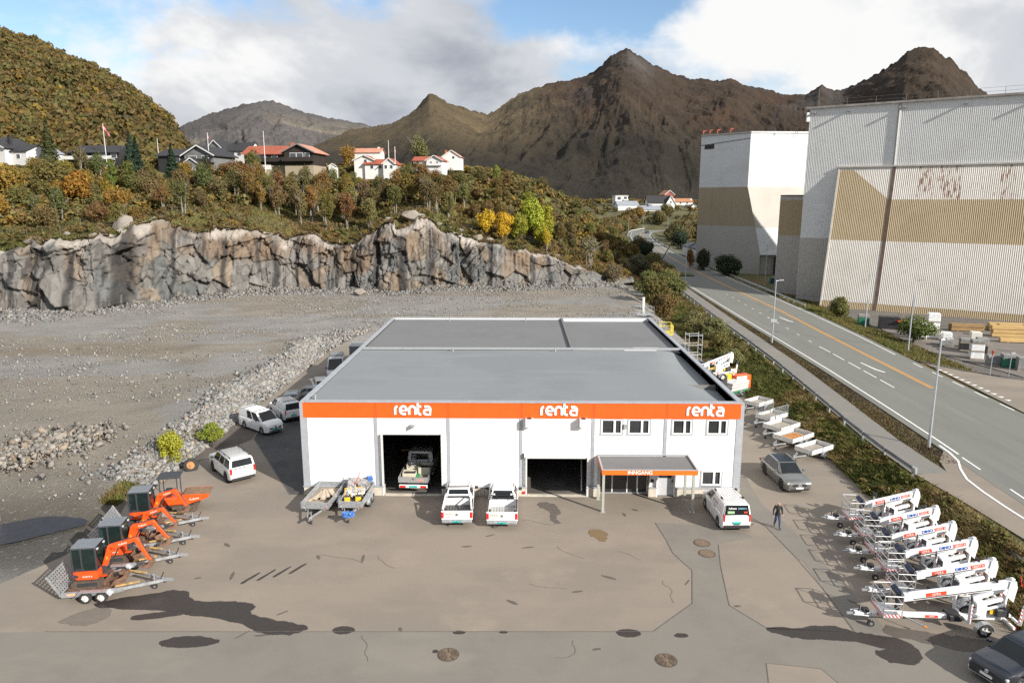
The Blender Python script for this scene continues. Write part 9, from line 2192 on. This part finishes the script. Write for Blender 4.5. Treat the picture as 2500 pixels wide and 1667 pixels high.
    if big:
        MB().bar((2.6, -0.10, 0.50), (3.3, -0.75, 0.38), 0.04, 0.04).build('marker_arm', ALU, t); MB().tube((3.28, -0.74, 0.38), (3.36, -0.80, 0.37), 0.06, n=8).build('marker_lamp', AMBER, t)
    return t
boom_lift(15.75, 31.3, -3, 'longest white boom lift nearest the camera, no blue lettering on its boom', 7.7, '160XT II', True)
boom_lift(17.45, 33.4, -5, 'white boom lift marked 160XT, second from the camera', 6.4, '160XT II')
boom_lift(18.05, 35.6, -5, 'white boom lift marked 160XT, third from the camera', 6.2, '160XT II'); boom_lift(18.3, 37.5, -5, 'white boom lift marked 135XT, fourth from the camera', 6.0, '135XT II'); boom_lift(18.65, 39.55, -5, 'white boom lift marked 135XT, fifth from the camera', 5.9, '135XT II'); boom_lift(18.9, 41.85, -4, 'white boom lift farthest from the camera, nearest the grey crossover', 5.8, '135XT II')
t = boom_lift(15.6, 67.6, 20, 'white boom lift mostly hidden behind the hall roof edge', 6.0, '180XT'); t.location.z = 2.6
tag(t, 'white boom lift raised beside the hall, mostly hidden by the roof edge')
MB().box(2.5, 5.0, -0.6, 0.6, -2.6, 0.4).build('carrier', DARKMET, t)
# small things in the weeds
tag(MB().tube((0, 0, 0), (0, 0, 0.2), 0.33, n=16).build('discarded_tyre', RUBBER, None, loc=(25.7, 42.9, 0.5), bevel=0.05), 'black tyre lying in the grass below the guard rail end', 'tyre')
t = empty('bicycle', (25.7, 33.6, 0.15), R(70), 'red bicycle leaning in the grass at the right edge', 'bicycle')
for xx in (-0.5, 0.5):
    b = MB(); b.path([(xx + 0.33 * math.cos(2 * math.pi * i / 16), 0, 0.34 + 0.33 * math.sin(2 * math.pi * i / 16)) for i in range(17)], 0.025, 6); b.build('wheel', RUBBER, t)
b = MB(); b.path([(-0.5, 0, 0.34), (-0.15, 0, 0.36), (0.32, 0, 0.78), (-0.22, 0, 0.80), (-0.15, 0, 0.36)], 0.022).path([(0.5, 0, 0.34), (0.32, 0, 0.78), (0.28, 0, 0.95)], 0.022).path([(-0.5, 0, 0.34), (-0.22, 0, 0.80)], 0.018); b.build('frame', REDS, t)
MB().tube((0.28, -0.25, 0.97), (0.28, 0.25, 0.97), 0.018, n=6).build('handlebar', BLACKP, t); MB().box(-0.36, -0.10, -0.07, 0.07, 0.88, 0.94).build('saddle', BLACKP, t, bevel=0.02)
tag(MB().box(-0.2, 0.2, -2.2, 2.2, -0.2, 1.05).build('retaining_wall', mat('dark_stone_wall', (0.12, 0.115, 0.105), 0.9, var=0.25, scale=2, bump=0.4), None, loc=(27.0, 34.6, 0), rz=R(-8)), 'dark retaining wall at the right edge above the bicycle', 'wall')

# ================================================================== THE MAN
def person(x, y, head, label):
    t = empty('person', (x, y, 0), R(head), label, 'person')
    # joints (x forward, y left, z up): walking, left leg forward
    J = {'pelvis': ((0, 0, 0.96), 0.15), 'waist': ((0.01, 0, 1.10), 0.15), 'chest': ((0.02, 0, 1.30), 0.175), 'collar': ((0.02, 0, 1.46), 0.12), 'neck': ((0.03, 0, 1.53), 0.06), 'skull': ((0.055, 0, 1.63), 0.088), 'crown': ((0.05, 0, 1.71), 0.078)}
    E = [('pelvis', 'waist'), ('waist', 'chest'), ('chest', 'collar'), ('collar', 'neck'), ('neck', 'skull'), ('skull', 'crown')]
    for s, n, fw in ((1, 'l', 1), (-1, 'r', -1)):
        J.update({'sh' + n: ((0.0, 0.19 * s, 1.43), 0.075), 'el' + n: ((-0.05 - 0.05 * fw, 0.275 * s, 1.15), 0.055), 'wr' + n: ((0.06 - 0.10 * fw, 0.29 * s, 0.92), 0.040), 'ha' + n: ((0.09 - 0.10 * fw, 0.285 * s, 0.85), 0.040),
                  'hi' + n: ((0, 0.095 * s, 0.90), 0.105), 'kn' + n: ((0.16 * fw * (1 if fw > 0 else 0.3), 0.10 * s, 0.50), 0.072), 'an' + n: ((0.20 if fw > 0 else -0.26, 0.10 * s, 0.11 if fw > 0 else 0.14), 0.048), 'to' + n: ((0.38 if fw > 0 else -0.10, 0.12 * s, 0.07 if fw > 0 else 0.05), 0.042)})
        E += [('collar', 'sh' + n), ('sh' + n, 'el' + n), ('el' + n, 'wr' + n), ('wr' + n, 'ha' + n), ('pelvis', 'hi' + n), ('hi' + n, 'kn' + n), ('kn' + n, 'an' + n), ('an' + n, 'to' + n)]
        for k, (dy, ln, dx) in enumerate(((0.022, 0.075, 0.02), (0.008, 0.085, 0.01), (-0.008, 0.08, 0.0), (-0.022, 0.065, -0.01), (0.03, 0.05, 0.05))):
            hx_, hy_, hz_ = J['ha' + n][0]
            J['f%s%d' % (n, k)] = ((hx_ + dx + 0.005, hy_ + dy * 0.3, hz_ - ln * 0.6), 0.010); J['g%s%d' % (n, k)] = ((hx_ + dx + 0.022, hy_ + dy * 0.3, hz_ - ln), 0.009); E += [('ha' + n, 'f%s%d' % (n, k)), ('f%s%d' % (n, k), 'g%s%d' % (n, k))]
    keys = list(J); me = bpy.data.meshes.new('body'); me.from_pydata([J[k][0] for k in keys], [(keys.index(a), keys.index(c)) for a, c in E], [])
    o = bpy.data.objects.new('body', me); col.objects.link(o)
    sm = o.modifiers.new('skin', 'SKIN'); sk_ = me.skin_vertices[0].data
    for i, k in enumerate(keys):
        r_ = J[k][1]; sk_[i].radius = (r_ * (0.72 if k in ('pelvis', 'waist', 'chest', 'collar') else 1), r_); sk_[i].use_root = (k == 'pelvis')
    sb = o.modifiers.new('sub', 'SUBSURF'); sb.levels = 2; sb.render_levels = 2
    dg_ = bpy.context.evaluated_depsgraph_get(); me2 = bpy.data.meshes.new_from_object(o.evaluated_get(dg_)); bpy.data.objects.remove(o)
    SKIN = mat('skin', (0.48, 0.27, 0.19), 0.6, var=0.08); JACK = mat('black_jacket', (0.014, 0.015, 0.017), 0.85, var=0.3, scale=6, bump=0.2); JEAN = mat('blue_jeans', (0.030, 0.060, 0.125), 0.85, var=0.25, scale=8); SHOE = mat('dark_shoes', (0.02, 0.02, 0.024), 0.7)
    for m_ in (JACK, JEAN, SKIN, SHOE): me2.materials.append(m_)
    for p in me2.polygons:
        c = p.center; p.use_smooth = True
        arm = abs(c.y) > 0.20 and c.z < 1.3
        p.material_index = 2 if c.z > 1.515 or (arm and c.z < 0.93) else 0 if c.z > 0.94 or arm else 3 if c.z < 0.13 else 1
    b = bpy.data.objects.new('body', me2); col.objects.link(b); b.parent = t
    MB().tube((0.02, 0, 0.955), (0.02, 0, 1.0), 0.165, 0.165, n=18).build('jacket_hem', JACK, t); MB().tube((0.03, 0, 1.49), (0.03, 0, 1.54), 0.085, 0.075, n=14).build('collar', JACK, t)
    MB().tube((0.13, 0, 1.625), (0.158, 0, 1.605), 0.018, 0.012, n=6).build('nose', SKIN, t)
    for s in (-1, 1): MB().box(0.118, 0.135, s * 0.034 - 0.014, s * 0.034 + 0.014, 1.642, 1.658).build('eye', BLACKP, t); MB().box(0.03, 0.07, s * 0.088 - 0.012, s * 0.088 + 0.012, 1.60, 1.66).build('ear', SKIN, t, bevel=0.01)
    MB().box(0.115, 0.13, -0.03, 0.03, 1.572, 1.582).build('mouth', REDL, t); MB().box(0.10, 0.125, -0.028, 0.028, 1.545, 1.57).build('beard', mat('grey_beard', (0.25, 0.23, 0.21), 0.9), t, bevel=0.01)
    return t
person(15.95, 41.35, -95, 'bald man in black jacket and blue jeans walking toward the camera')

# ================================================================== lettering becomes plain mesh
bpy.context.view_layer.update()
_dg = bpy.context.evaluated_depsgraph_get()
for o in [q for q in bpy.data.objects if q.type in ('FONT', 'CURVE')]:
    me = bpy.data.meshes.new_from_object(o.evaluated_get(_dg))
    n = bpy.data.objects.new('lettering_tmp', me); col.objects.link(n)
    n.parent = o.parent; n.location = o.location; n.rotation_euler = o.rotation_euler; n.scale = o.scale
    nm = o.name; bpy.data.objects.remove(o); n.name = nm
